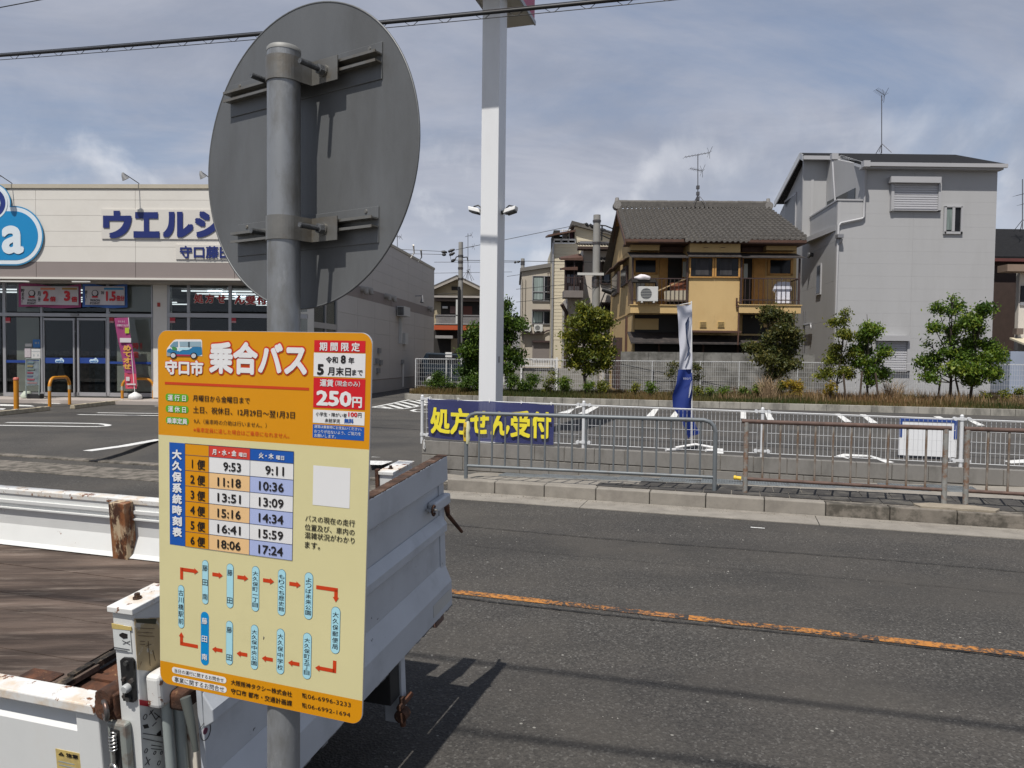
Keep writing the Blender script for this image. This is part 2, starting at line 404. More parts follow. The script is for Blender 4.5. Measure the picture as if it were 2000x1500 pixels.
# pavement base between kerb and wall
mb = MB(); us = [U0+i*.6 for i in range(28)]
def zp(u, v): 
    t = (v-8.42)/(vwall(u)-8.42); return .138+(zwall(u)-.138)*t
for a, b in zip(us[:-1], us[1:]):
    mb.quad(RD(a, 8.42, .138), RD(b, 8.42, .138), RD(b, vwall(b)+.1, zp(b, vwall(b)+.1)), RD(a, vwall(a)+.1, zp(a, vwall(a)+.1)))
pav = tag(mb.build('pavement', m_conc), kind='structure')
m_tile = M('dark_paver', (.040, .037, .034), .9, var=.3, vs=3, bump=.4, bs=80, dirt=(.13, .12, .10), da=.5, ds=5)
ut0 = -1.55
for k in range(6):
    v0 = 8.44+k*.302; u = ut0+(k % 2)*.15
    while u < 11:
        if v0+.3 < vwall(u)-.42:
            mb = MB(); z = [zp(u+a, v0+b)+rgen.uniform(.008, .013) for a, b in ((0, 0), (.294, 0), (.294, .294), (0, .294))]
            c = [RD(u+a, v0+b, 0) for a, b in ((0, 0), (.294, 0), (.294, .294), (0, .294))]
            mb.hexa([p+Vector((0, 0, zz-.03)) for p, zz in zip(c, z)]+[p+Vector((0, 0, zz)) for p, zz in zip(c, z)])
            mb.build('paving_tile', m_tile, pav)
        u += .302
# grate along the wall
mb = MB(); u = -2.9; wd = .30
while u < 2.6:
    vw = vwall(u)-.09
    for q in range(9):
        v = vw-wd*q/8
        mb.add([RD(u, v, zp(u, v)+.022), RD(u+.5, v, zp(u, v)+.022), RD(u+.5, v-.006, zp(u, v)+.022), RD(u, v-.006, zp(u, v)+.022),
                RD(u, v, zp(u, v)+.005), RD(u+.5, v, zp(u, v)+.005), RD(u+.5, v-.006, zp(u, v)+.005), RD(u, v-.006, zp(u, v)+.005)],
               [(0, 1, 2, 3), (0, 4, 5, 1), (3, 2, 6, 7)])
    for q in range(16):
        uu = u+q*.031
        mb.add([RD(uu, vw, zp(u, vw)+.02), RD(uu+.006, vw, zp(u, vw)+.02), RD(uu+.006, vw-wd, zp(u, vw-wd)+.02), RD(uu, vw-wd, zp(u, vw-wd)+.02)], [(0, 1, 2, 3)])
    u += .5
gr = thing('drain_grate', RD(0, vwall(0)-.3, .05), 'long galvanised drain grate at the foot of the concrete block wall', 'drain grate')
mb.build('grating', m_galv, gr)
mb = MB(); mb.quad(RD(-2.9, vwall(-2.9)-.39, zp(-2.9, vwall(-2.9)-.39)+.004), RD(2.6, vwall(2.6)-.39, zp(2.6, vwall(2.6)-.39)+.004), RD(2.6, vwall(2.6)-.09, zp(2.6, vwall(2.6)-.09)+.004), RD(-2.9, vwall(-2.9)-.09, zp(-2.9, vwall(-2.9)-.09)+.004))
mb.build('channel', m_black, gr)

# ================================================================ parking lot
a = RI(WA)
lotpts = [WA+Vector((0, .06, .2))]+[wallxy(WL)+Vector((0, .06, .2)), Vector((60, 4, .2)), Vector((120, 120, .2)), Vector((-120, 120, .2)), RD(-90, 9.95, .2), RD(-4.02, 9.95, .2)]
sheet('parking_lot', lotpts, m_lot)
mb = MB(); mb.poly([RD(-4.02, 9.25, .055), RD(-4.02, 9.95, .2), WA+Vector((0, .1, .2)), WA+Vector((0, .02, .06))]); tag(mb.build('lot_edge', m_lot), kind='structure')
# near road side pavement under the sign (kerb and pavement on the viewer's side)
rsheet('near_pavement', -90, 90, -6, -1.05, .15, .15, m_conc)
mb = MB(); f = Fr(RD(-20, -1.05), RD(1, 0), RD(0, 1)); mb.box(f, 0, 40, 0, .15, -.1, .152); tag(mb.build('near_kerb', m_conc, bevel=.01), kind='structure')

# painted markings
LZ = .205
def mark(name, pts, z=LZ, mat=None):
    mb = MB(); mb.poly([gz(x, y, z) for x, y in pts]); return mb.build(name, mat or m_mark, markings)
markings = tag(MB().build('lot_markings', None), kind='structure')
def stripe(pts, w, z=LZ, name='painted_line'):
    P = [gz(x, y, z) for x, y in pts]; mb = MB()
    L_, R_ = [], []
    for i, p in enumerate(P):
        t = (P[min(i+1, len(P)-1)]-P[max(i-1, 0)]).normalized(); n = Vector((-t.y, t.x, 0))
        L_.append(p+n*w/2); R_.append(p-n*w/2)
    for i in range(len(P)-1): mb.quad(L_[i], L_[i+1], R_[i+1], R_[i])
    return mb.build(name, m_mark, markings)
# left bays in front of the shop
stripe([(12, 825), (60, 825.4), (120, 826), (170, 826.8), (195, 827.6), (207, 829), (212, 830.5), (207, 832), (190, 833), (160, 833), (100, 832), (0, 830.5), (-80, 829)], .12)
stripe([(190, 806), (312, 807.5)], .12); stripe([(152, 809.5), (312, 811.8)], .12); stripe([(250, 786.3), (310, 788)], .12); stripe([(302, 793), (318, 793)], .12)
stripe([(170, 880.5), (240, 871), (312, 858)], .17)
for q in ([(22, 784), (110, 787), (120, 789), (40, 786.5)], [(0, 789), (60, 791.5), (68, 793.8), (0, 792.5)], [(0, 797), (12, 798), (6, 800), (0, 800)]): mark('painted_bar', q)
# hatched island by the planting strip
isl = [(728, 794.8), (768, 798), (785, 798.5), (798, 797), (830, 790)]
stripe([(728, 795.2), (765, 788), (800, 780.5), (822, 781.5), (838, 784)], .11)
stripe([(728, 795.2), (768, 798.4), (784, 798.6), (800, 796.5), (836, 790)], .11)
for a_, b_ in (((745, 794), (762, 797.5)), ((760, 790.5), (785, 797.8)), ((773, 787.5), (802, 795.5)), ((786, 785), (818, 793.2)), ((800, 782.4), (834, 790.5)), ((815, 781.6), (838, 787))): stripe([a_, b_], .16)
stripe([(836, 799), (812, 799.5), (804, 802), (812, 804), (836, 805)], .11)
# big letters painted on the driveway
for q in ([(757, 875.5), (815, 878), (768, 889), (760, 888.5), (783, 880.5), (755, 879.5)], [(765, 888.5), (780, 889), (800, 882.5), (789, 882)],
          [(722, 874), (744, 876), (733, 879), (722, 879)], [(722, 886), (740, 885.5), (772, 877), (782, 880), (742, 893), (725, 892.5), (735, 889), (722, 888.5)], [(722, 899.5), (767, 900.5), (746, 908), (722, 907.5)]):
    mark('painted_character', q, .16)
# bay markings seen through the mesh fence
for q in ([(1112, 807), (1128, 793), (1142, 793), (1088, 807)], [(1129, 808), (1158, 793.5), (1172, 793.5), (1146, 808)], [(1262, 813), (1276, 798.5), (1287, 798), (1277, 813)],
          [(1308, 815), (1318, 803), (1325, 806), (1322, 815)], [(1446, 802), (1457, 802.5), (1457.5, 818), (1446, 817)], [(1493, 804), (1503, 804), (1512, 820), (1499, 820)],
          [(1630, 808), (1641, 808), (1664, 824), (1650, 824)], [(1679, 809), (1691, 809.5), (1715, 826), (1700, 826)], [(1823, 813), (1836, 813), (1850, 820), (1838, 820)], [(1884, 817.5), (1893, 817), (1924, 831), (1910, 831)]):
    c = sum((Vector(p).to_3d() for p in q), Vector())/4; mark('bay_line', q)
for q in ([(1395, 877), (1412, 876), (1413, 886), (1396, 885)], [(1632, 890), (1648, 886), (1700, 889), (1747, 903), (1730, 904), (1700, 892), (1650, 891), (1660, 897)], [(1960, 900), (2000, 897), (2000, 904), (1975, 905)]): mark('painted_figure', q)
# road markings: worn orange centre line, a dash by the kerb, a long crack
m_orange = wornpaint('marking_orange', (.42, .17, .03), (.032, .030, .028), 30, (.44, .58), band=1.1)
P0, P1 = gz(880, 1158), gz(2000, 1276); cl0, cl1 = RI(P0), RI(P1); vm = (cl0[1]+cl1[1])/2
m_orange2 = wornpaint('marking_orange_faint', (.36, .15, .04), (.032, .03, .028), 34, (.38, .50), band=1.3)
us_ = [RI(gz(x, 1155+.11*(x-880)))[0] for x in (1180, 1345, 1450, 1640, 1715)]; us_ = [-30, RI(gz(880, 1158))[0]-2]+us_+[14]; strong = [0, 1, 0, 1, 1, 0, 1]
mb = MB(); mbf = MB()
for k_ in range(len(us_)-1):
    q_ = mb if strong[k_] else mbf; a_, b_ = us_[k_], us_[k_+1]; q_.quad(RD(a_, vm-.042, .004), RD(b_, vm-.042, .004), RD(b_, vm+.042, .004), RD(a_, vm+.042, .004))
rm = tag(MB().build('road_markings', None), kind='structure')
mb.build('centre_line', m_orange, rm); mbf.build('faded_line', m_orange2, rm)
m_crack = M('crack', (.006, .006, .006), .95)
def crack(name, u0, u1, v, w, amp, parent):
    mb = MB(); u = u0; pv = v
    while u < u1:
        nv = v+rgen.uniform(-amp, amp)+.03*math.sin(u*1.3); ww = w*rgen.uniform(.5, 1.4)
        mb.quad(RD(u, pv-w/2, .008), RD(u+.07, nv-ww/2, .008), RD(u+.07, nv+ww/2, .008), RD(u, pv+w/2, .008)); pv = nv; u += .07
    return mb.build(name, m_crack, parent)
crack('crack', -3.5, 8, vm-.10, .015, .005, rm); crack('crack', -4, 3.0, 6.55, .011, .01, rm); crack('crack', -2.2, 7, 5.9, .004, .012, rm)
mb = MB(); p = gz(1466, 1031); q = RI(p); mb.quad(RD(q[0], q[1], .004), RD(q[0]+.13, q[1], .004), RD(q[0]+.13, q[1]+.03, .004), RD(q[0], q[1]+.03, .004)); mb.build('painted_dash', m_mark, rm)

# ================================================================ block wall with blocks
wt = thing('block_wall', WA, 'low grey concrete block wall carrying the white mesh fence along the pavement', 'wall')
s = 0; k = 0
slope = Vector((WD.x, WD.y, -.012)).normalized(); out = Vector((WD.y, -WD.x, 0)); upz = Vector((0, 0, 1))
for row in range(3):
    s = -.0; h1 = -.19*row; h0 = h1-.183 if row < 2 else -.36; first = True
    while s < WL:
        ln = .393 if not (first and row == 1) else .193
        mb = MB(); o = WA+WD*s+Vector((0, 0, .477-.012*s)); f = Fr(o, slope, out)
        pr = rgen.uniform(-.003, .003)
        mb.box(f, .0, ln-.006, -.12, pr, (h0 if row < 2 else -.36-.25), h1-(0 if row == 0 else .006))
        mb.build('block', m_block, wt, bevel=.004, seg=1); s += ln; first = False
mb = MB(); f = Fr(WA+Vector((0, 0, .477)), slope, out); mb.box(f, .003, WL-.01, -.11, -.008, -.6, -.003); mb.build('mortar', m_conc_dirty, wt)

# ================================================================ white mesh fence on the wall
def wire_panel(fr, a0, a1, c0, c1, da, dc, r, mat, parent, fold=.03):
    mb = MB()
    n = max(2, round((a1-a0)/da))
    for i in range(n+1):
        a = a0+(a1-a0)*i/n; mb.tube([fr.W(a, 0, c0), fr.W(a, 0, c1)], r, 4, False, False)
    m = max(2, round((c1-c0)/dc))
    for j in range(m+1):
        c = c0+(c1-c0)*j/m; rr = r*1.15
        mb.tube([fr.W(a0, r*1.5, c), fr.W(a1, r*1.5, c)], rr, 4, False, False)
    if fold:
        mb.tube([fr.W(a0, fold, c1+.012), fr.W(a1, fold, c1+.012)], r*1.6, 5, False); mb.tube([fr.W(a0, -fold, c1+.012), fr.W(a1, -fold, c1+.012)], r*1.6, 5, False)
        mb.tube([fr.W(a0, fold, c0), fr.W(a1, fold, c0)], r*1.4, 5, False)
        for i in range(n+1):
            a = a0+(a1-a0)*i/n; mb.tube([fr.W(a, fold, c1+.012), fr.W(a, -fold, c1+.012)], r, 4, False, False)
    o = mb.build('wire_mesh', mat, parent); o['kind'] = 'stuff'; return o
ft = thing('mesh_fence', WA+Vector((0, 0, .477)), 'low white welded wire mesh fence standing on the grey block wall beside the pavement', 'fence')
ffr = Fr(WA+Vector((0, 0, .477))-out*.06, slope, out)
postpx = [825, 1199, 1518, 1880]
ps = [ffr.hit(x, 820)[0] for x in postpx]; step = (ps[3]-ps[0])/3; ps = [ps[0]+step*i for i in range(5)]
m_fence = M('fence_white', (.56, .57, .58), .4, var=.05, vs=3)
for i, s in enumerate(ps):
    mb = MB(); mb.tube([ffr.W(s, 0, -.05), ffr.W(s, 0, .60)], .021, 10); mb.tube([ffr.W(s, 0, .60), ffr.W(s, 0, .617)], [.023, .012], 10)
    p = mb.build('post', m_fence, ft)
    for c in (.075, .565):
        mb = MB()
        for sg in (-1, 1):
            if (i == 0 and sg < 0): continue
            mb.box(ffr, s+sg*.02, s+sg*.05, -.012, .016, c-.014, c+.014); mb.tube([ffr.W(s+sg*.075, -.02, c), ffr.W(s+sg*.075, .035, c)], .022, 10)
        mb.tube([ffr.W(s, 0, c-.018), ffr.W(s, 0, c+.018)], .028, 10)
        mb.build('clamp', m_fence, p)
for a_, b_ in zip(ps[:-1], ps[1:]): wire_panel(ffr, a_+.06, b_-.06, .05, .55, .05, .12, .0026, m_fence, ft)

# banner tied to the fence
bt = thing('banner', ffr.W(.9, .05, .3), 'dark blue mesh banner with big yellow characters tied to the white fence', 'banner')
m_bann = bpy.data.materials.new('banner_blue'); m_bann.use_nodes = True
_t = m_bann.node_tree; _p = _t.nodes['Principled BSDF']; _p.inputs['Base Color'].default_value = (.020, .026, .115, 1); _p.inputs['Roughness'].default_value = .55
_tr = _t.nodes.new('ShaderNodeBsdfTransparent'); _mx = _t.nodes.new('ShaderNodeMixShader'); _mx.inputs[0].default_value = .9
_t.links.new(_tr.outputs[0], _mx.inputs[1]); _t.links.new(_p.outputs[0], _mx.inputs[2]); _t.links.new(_mx.outputs[0], _t.nodes['Material Output'].inputs[0])
bfr = Fr(ffr.W(0, .045, 0), ffr.x, ffr.y)
A0, C1 = bfr.hit(836, 778.5); A1, C1b = bfr.hit(1083, 787); _, C0 = bfr.hit(838, 857); _, C0b = bfr.hit(1081, 866)
mb = MB(); nx, ny = 40, 14; vs = []; fs = []
for j in range(ny+1):
    for i in range(nx+1):
        x = i/nx; y = j/ny; a = A0+(A1-A0)*x+.02*(1-y)*(1-x)**6; ct = C1+(C1b-C1)*x; cb = C0+(C0b-C0)*x+.035*(1-x)**10
        sag = .006*math.sin(x*22)*y
        vs.append(bfr.W(a, .012*math.sin(x*9+y*3)*math.sin(y*math.pi)+.008*math.sin(x*31)*y, cb+(ct-cb)*y-sag))
for j in range(ny):
    for i in range(nx): k = j*(nx+1)+i; fs.append((k, k+1, k+nx+2, k+nx+1))
mb.add(vs, fs, True); mb.build('sheet', m_bann, bt)
m_yel = M('banner_yellow', (.72, .62, .03), .6, var=.06)
pletter(bfr, '処方せん受付', 842, 795, 1076, 854, .026, m_yel, bt, bold=-.032)
mb = MB()
for x in (0.02, .25, .5, .75, .98):
    a = A0+(A1-A0)*x; c = C1+(C1b-C1)*x; mb.tube([bfr.W(a, .01, c-.01), bfr.W(a-.01, -.02, c+.03), bfr.W(a+.012, -.03, c+.012)], .004, 5)
mb.build('ties', m_white, bt)
mb = MB(); c0 = bfr.hit(830, 862); a = c0[0]
mb.tube([bfr.W(a, .02, c0[1]+.03), bfr.W(a-.008, .03, c0[1]-.03), bfr.W(a-.012, .03, c0[1]-.09), bfr.W(a+.004, .03, c0[1]-.105), bfr.W(a+.014, .03, c0[1]-.08), bfr.W(a+.004, .03, c0[1]-.01)], .006, 6)
tag(mb.build('rope_loop', m_white), 'small white rope loop hanging from the end post of the mesh fence', 'rope')

# ================================================================ guard pipe barriers on the kerb
def barrier(pL, pR, nb, label, mats, group, bent=(True, True), H=.80, ext=0):
    d = (pR-pL); Ln = d.length; d = d.normalized(); fr = Fr(pL, d, Vector((d.y, -d.x, 0)))
    t = thing('guard_barrier', pL, label, 'barrier', group); mt, mr_, mbars = mats
    r = .024; ins = .0
    def corner(a, sg): return [fr.W(a, 0, H-.13), fr.W(a+sg*.02, 0, H-.06), fr.W(a+sg*.06, 0, H-.02), fr.W(a+sg*.13, 0, H)]
    pts = []
    pts += corner(0, 1) if bent[0] else [fr.W(-ext, 0, H)]
    pts += corner(Ln, -1)[::-1] if bent[1] else [fr.W(Ln+ext, 0, H)]
    mb = MB(); mb.tube(pts, r, 12); mb.build('top_rail', mr_, t)
    for a, bnt in ((0, bent[0]), (Ln, bent[1])):
        mb = MB(); mb.tube([fr.W(a, 0, -.05), fr.W(a, 0, (H-.13) if bnt else H-.01)], r*(1 if bnt else 1.15), 12); mb.build('post', mt, t)
    mb = MB(); mb.tube([fr.W(-ext*.4, 0, .16), fr.W(Ln+ext*.2, 0, .16)], r*.8, 10); mb.build('bottom_rail', mr_, t)
    first = None
    for i in range(nb):
        a = Ln*(i+1)/(nb+1)
        if first is None:
            mb = MB(); mb.tube([fr.W(a, 0, .165), fr.W(a, 0, H-.02)], .0115, 8, False); first = mb.build('bar', mbars, t); a_first = a
        else:
            o = first.copy(); COL.objects.link(o); o.parent = t; o.location = d*(a-a_first)
    return t, fr, Ln
m_pipe = M('pipe_blue_grey', (.135, .15, .16), .5, .2, var=.1, vs=6, dirt=(.10, .07, .05), da=.5, ds=9, dr=(.58, .7))
m_prust = M('pipe_rust', (.095, .06, .048), .75, .1, var=.3, vs=10, dirt=(.13, .075, .055), da=.6, ds=14, bump=.2, bs=150)
m_pold = M('pipe_worn', (.24, .24, .225), .65, .2, var=.15, vs=10, dirt=(.18, .09, .045), da=.85, ds=9, dr=(.45, .58))
m_pbar = M('bar_worn', (.215, .195, .17), .7, .1, var=.2, vs=8, dirt=(.13, .07, .035), da=.8, ds=10, dr=(.42, .58))
kz = .14
bA = gz(910, 935, kz); bB = gz(1395, 960, kz)
g1, gf1, gl1 = barrier(bA, bB, 17, 'blue grey pipe guard barrier with rounded ends, a yellow wrap on its left post', (m_pipe, m_pipe, m_pipe), 'pipe barriers along the kerb')
bC = gz(1455, 963, kz); bD = gz(1843, 987, kz)
g2, gf2, gl2 = barrier(bC, bD, 10, 'rusty brown topped guard barrier, the complete one in the middle right with square ends', (m_pold, m_prust, m_pbar), 'pipe barriers along the kerb', (False, False), H=.80, ext=.05)
bE = gz(1885, 989, kz); dd = (bD-bC).normalized()
g3, gf3, gl3 = barrier(bE, bE+dd*2.05, 10, 'rusty brown topped guard barrier running out of the right edge of the photo', (m_pold, m_prust, m_pbar), 'pipe barriers along the kerb', (False, False), H=.80, ext=.03)
mb = MB(); mb.tube([gf1.W(0, 0, .46), gf1.W(0, 0, .50), gf1.W(0, 0, .66), gf1.W(0, 0, .69)], [.034, .038, .036, .03], 12); 
o = mb.build('yellow_wrap', M('wrap_yellow', (.62, .42, .03), .6, var=.15, vs=20), g1)
letter(Fr(gf1.W(-.008, .0395, .5), gf1.x, gf1.y), '注\n意', -.008, .01, .012, .14, 0, m_black, o, bold=.03)
mb = MB(); mb.tube([gf1.W(.02, .012, .43), gf1.W(.028, .02, .50), gf1.W(.022, .022, .57), gf1.W(.03, .02, .62), gf1.W(.02, .01, .70)], [.02, .028, .022, .028, .018], 10)
mb.build('torn_sleeve', M('sleeve_pale', (.55, .55, .38), .5, var=.12, vs=12), g1)
mb = MB(); mb.tube([gf2.W(-.10, 0, .165), gf2.W(-.045, 0, .16)], [.020, .024], 10); mb.tube([gf2.W(-.10, 0, .165), gf2.W(-.125, 0, .168)], [.028, .022], 8)
mb.build('yellow_cap', MATS['wrap_yellow'], g2)
mb = MB(); c = RD(RI(bE)[0]-.15, 8.40, .142); f = Fr(c, RD(1, 0), RD(0, 1))
mb.prism(Fr(c, RD(1, 0), (0, 0, 1), RD(0, 1)), [(-.32, -.08), (.34, -.09), (.42, .06), (.22, .16), (-.18, .17), (-.36, .06)], 0, .02)
tag(mb.build('mortar_patch', M('mortar', (.25, .215, .165), .9, var=.2, vs=8, bump=.4)), kind='structure')

# grit and small stones gathered in the gutter and on the road
def pebbles(name, n, u0, u1, vfun, z, r0, r1, mat, label):
    r_ = np.random.RandomState(n); V = []; Fc = []
    base = np.array([[1, 0, 0], [0, 1, 0], [-1, 0, 0], [0, -1, 0], [0, 0, .7]])
    for i in range(n):
        u = r_.uniform(u0, u1); v = vfun(r_); r = r_.uniform(r0, r1)*(1 if r_.rand() > .05 else 1.8); p = RD(u, v, z); a = r_.uniform(0, 6.28); k = len(V)
        for b in base: V.append((p.x+r*(b[0]*math.cos(a)-b[1]*.7*math.sin(a)), p.y+r*(b[0]*math.sin(a)+b[1]*.7*math.cos(a)), p.z+r*b[2]))
        Fc += [(k, k+1, k+4), (k+1, k+2, k+4), (k+2, k+3, k+4), (k+3, k, k+4)]
    me = bpy.data.meshes.new(name); me.from_pydata(V, [], Fc); me.materials.append(mat); o = bpy.data.objects.new(name, me); COL.objects.link(o); return tag(o, label, 'grit', kind='stuff')
pebbles('gutter_grit', 2600, -4, 9, lambda r_: 8.25-abs(r_.normal(0, .13)), .006, .003, .008, M('grit', (.16, .14, .11), .9, var=.5, vs=40), 'small stones and grit gathered in the gutter along the kerb')
pebbles('road_grit', 2200, -5, 9, lambda r_: r_.uniform(1.2, 7.8), .001, .002, .0055, M('grit_pale', (.24, .23, .21), .9, var=.5, vs=40), 'loose pale stones scattered over the asphalt road')
# ================================================================ bus stop sign post
PX, PY = -.4293, 1.39
lean = Vector((-.0015/1.35, 0, 1))
sp = thing('bus_stop_sign', (PX+.001, PY, .15), 'grey steel post with a round sign seen from behind and a yellow bus timetable board', 'bus stop sign')
m_post = M('post_galvanised', (.24, .25, .26), .42, .45, var=.12, vs=9, bump=.06, bs=50, dirt=(.14, .135, .12), da=.85, ds=7, dr=(.5, .62), dirt2=(.42, .43, .43), da2=.5, ds2=22, dr2=(.58, .70), stretch=(1, 1, .35))
m_alu = M('aluminium_dull', (.125, .13, .133), .5, .35, var=.12, vs=5, bump=.08, bs=40, dirt=(.085, .085, .083), da=.5, ds=4, stretch=(1, 1, .3))
m_clamp = M('clamp_steel', (.19, .185, .17), .42, .6, var=.12, vs=14, bump=.08, bs=90, dirt=(.16, .13, .09), da=.5, ds=18)
m_bolt = M('bolt_steel', (.13, .135, .14), .5, .6, var=.3, vs=60, bump=.3, bs=300)
def pc(z): return Vector((PX-.0012*(z-1.6), PY, z))
mb = MB(); mb.tube([pc(.1), pc(1.2), pc(2.165)], .0302, 40); pole = mb.build('post', m_post, sp)
mb = MB(); mb.tube([pc(2.161), pc(2.167), pc(2.170)], [.0308, .0308, .028], 40); mb.build('cap', M('cap_grey', (.22, .22, .21), .6, .2), sp)
BETA = R(32.3)
df = Fr((PX, PY, 0), (math.cos(BETA), -math.sin(BETA), 0), (-math.sin(BETA), -math.cos(BETA), 0))   # y towards the viewer
DB = -.060
dcx, dcz = df.hit(606, 302, DB); n = 96; r = .297
CMI = CM.inverted()
def proj(p): q = CMI @ p; return 1000+F*q.x/-q.z, 750-F*q.y/-q.z
for _ in range(12):                     # centre and size from the outline seen in the photograph
    Q = [proj(df.W(dcx+r*math.cos(2*math.pi*k/48), DB, dcz+r*math.sin(2*math.pi*k/48))) for k in range(48)]
    x0, x1 = min(q[0] for q in Q), max(q[0] for q in Q); y0, y1 = min(q[1] for q in Q), max(q[1] for q in Q)
    dcx += (613-(x0+x1)/2)/1444*1.6; dcz += ((y0+y1)/2-303)/1444*1.4; r *= (600/(y1-y0)*410/(x1-x0))**.5
mb = MB()
ring = [(dcx+r*math.cos(2*math.pi*k/n), dcz+r*math.sin(2*math.pi*k/n)) for k in range(n)]
mb.prism(df, ring, DB-.0018, DB)
disc = mb.build('round_sign_plate', m_alu, sp)
# rolled rim (a slightly raised edge)
mb = MB(); mb.tube([df.W(a, DB-.001, c) for a, c in ring+[ring[0]]], .0022, 6, False); mb.build('rim', m_alu, disc)
mb = MB(); ring2 = [(dcx+(r-.002)*math.cos(2*math.pi*k/n), dcz+(r-.002)*math.sin(2*math.pi*k/n)) for k in range(n)]
mb.prism(df, ring2, DB-.0032, DB-.0024); mb.build('sign_face', M('sign_face_white', (.75, .75, .75), .4, var=.02), disc)
def bracket(z0l, lx, rx, clampz, ptop, pbot):
    # wide flange riveted to the plate, two lips, band round the pole with ears and bolts
    pl = MB(); pl.box(df, lx, rx, DB, DB+.0025, z0l-.030, z0l+.036); b = pl.build('bracket', m_alu, sp, bevel=.0008)
    for c in (z0l-.001, z0l+.0135):
        q = MB(); q.box(df, lx, rx, DB+.0025, DB+.020, c-.0014, c+.0014); q.box(df, lx, rx, DB+.0185, DB+.0205, c-.0035 if c < z0l else c-.0015, c+.0015 if c < z0l else c+.0035); q.build('channel_lip', m_clamp, b)
    for a in (lx+.03, rx-.03):
        q = MB(); q.tube([df.W(a, DB+.0025, z0l+.029), df.W(a, DB+.0045, z0l+.029)], [.004, .003], 10); q.build('rivet', m_clamp, b)
    # clamp
    h = .022; R0 = .0325; nseg = 20; q = MB(); cc = pc(clampz); cf = Fr((cc.x, cc.y, clampz), df.x, df.y)
    prof = []
    for k in range(nseg+1):
        th = math.pi*k/nseg; prof.append((R0*math.cos(th), R0*math.sin(th)))
    prof = [(.103, -.034), (.037, -.034), (.0335, -.014)]+prof+[(-.0335, -.014), (-.037, -.034), (-.083, -.034)]
    vs = []; nP = len(prof)
    for c in (-h, h): vs += [cf.W(a, bb, c) for a, bb in prof]
    inner = []
    for i, (a, bb) in enumerate(prof):
        t = Vector(prof[min(i+1, nP-1)])-Vector(prof[max(i-1, 0)]); t.normalize(); inner.append((a+t.y*-.0022*-1*-1, bb+t.x*.0022))
    for c in (-h, h): vs += [cf.W(a, bb, c) for a, bb in inner]
    fs = []
    for i in range(nP-1):
        fs += [(i, i+1, nP+i+1, nP+i), (2*nP+i+1, 2*nP+i, 3*nP+i, 3*nP+i+1), (i, 2*nP+i, 2*nP+i+1, i+1), (nP+i+1, 3*nP+i+1, 3*nP+i, nP+i)]
    fs += [(0, nP, 3*nP, 2*nP), (nP-1, 3*nP-1, 4*nP-1, 2*nP-1)]
    q.add(vs, fs, False); cl = q.build('clamp', m_clamp, sp)
    for a in (.067, -.066):
        q = MB(); tilt = df.x*(-.0)+df.z*.0
        p0 = cf.W(a, -.045, 0); d = (df.y+df.x*-.02).normalized()
        q.tube([p0+d*t for t in (0, .066)], .0047, 12)
        for t in range(16): q.tube([p0+d*(.024+t*.0025), p0+d*(.0252+t*.0025)], [.0047, .0053], 10, False)
        bo = q.build('bolt', m_bolt, cl)
        q = MB(); p1 = cf.W(a, -.034, 0); q.tube([p1, p1+d*.0025], .0115, 20); q.build('washer', m_clamp, bo)
        q = MB(); q.tube([p1+d*.0025, p1+d*.0125], .0095, 6, True, False); q.build('nut', m_bolt, bo)
for (lt, rt, zl) in (((452, 165), (748, 85), 185), ((466, 440), (741, 402), 468)):
    a0, c0 = df.hit(lt[0], lt[1], DB); a1, c1 = df.hit(rt[0], rt[1], DB)
    zc_ = (c0+c1)/2-.036
    bracket(zc_, a0, a1, gy(556, 140 if zl < 300 else 448, PY).z, 0, 0)

# ---------------- timetable board: parallelogram fitted to its four corners, leaning a little
b0 = Vector((-0.66428, 1.38609, 1.64576)); b1 = Vector((-.23309, 1.23420, 1.64078)); b3 = Vector((-.69077, 1.44580, .95007))
E1 = b1-b0; E2 = b3-b0; BN = E2.cross(E1).normalized()
if BN.y > 0: BN = -BN
BW, BH = E1.length, E2.length
def bl(px, py):                            # picture point -> board coordinates (metres right, metres down) in the affine basis
    d = ray(px, py); k = (b0-CAMP).dot(BN)/d.dot(BN); q = CAMP+d*k-b0
    M_ = np.array([E1, E2]).T; st = np.linalg.lstsq(M_, np.array(q), rcond=None)[0]; return st[0]*BW, st[1]*BH
def bw(x, y, h=0): return b0+E1*(x/BW)+E2*(y/BH)+BN*h
def ZA(x, y): return bl(290+x/3.751, 630+y/3.751)
def ZB(x, y): return bl(290+x/3.658, 1020+y/3.658)
def rrect(x0, y0, x1, y1, r, n=8):
    r = min(r, abs(x1-x0)/2, abs(y1-y0)/2); pts = []
    for cx_, cy_, a in ((x1-r, y0+r, -90), (x1-r, y1-r, 0), (x0+r, y1-r, 90), (x0+r, y0+r, 180)):
        for k in range(n+1):
            th = R(a+90*k/n); pts.append((cx_+r*math.cos(th), cy_+r*math.sin(th)))
    return pts
def bpoly(pts, h, mat, parent, name='printed_panel'):
    mb = MB(); mb.poly([bw(x, y, h) for x, y in pts]); return mb.build(name, mat, parent)
def P(name, c, rough=.45): return M('print_'+name, c, rough, var=.03, vs=6, spec=.35, dirt=tuple(x*.82 for x in c), da=.5, ds=4, dr=(.55, .8), dirt2=tuple(x*.6+.02 for x in c), da2=.5, ds2=38, dr2=(.70, .74))
k_or = P('orange', (.60, .25, .002)); k_cr = P('cream', (.60, .55, .30)); k_wh = P('white', (.68, .68, .68)); k_rd = P('red', (.55, .01, .018)); k_or2 = P('vermilion', (.52, .045, .008))
k_bk = P('black', (.014, .012, .012)); k_bl = P('blue', (.008, .08, .36)); k_gn = P('green', (.10, .34, .015)); k_pk = P('peach', (.72, .47, .23)); k_lb = P('lavender', (.36, .42, .66))
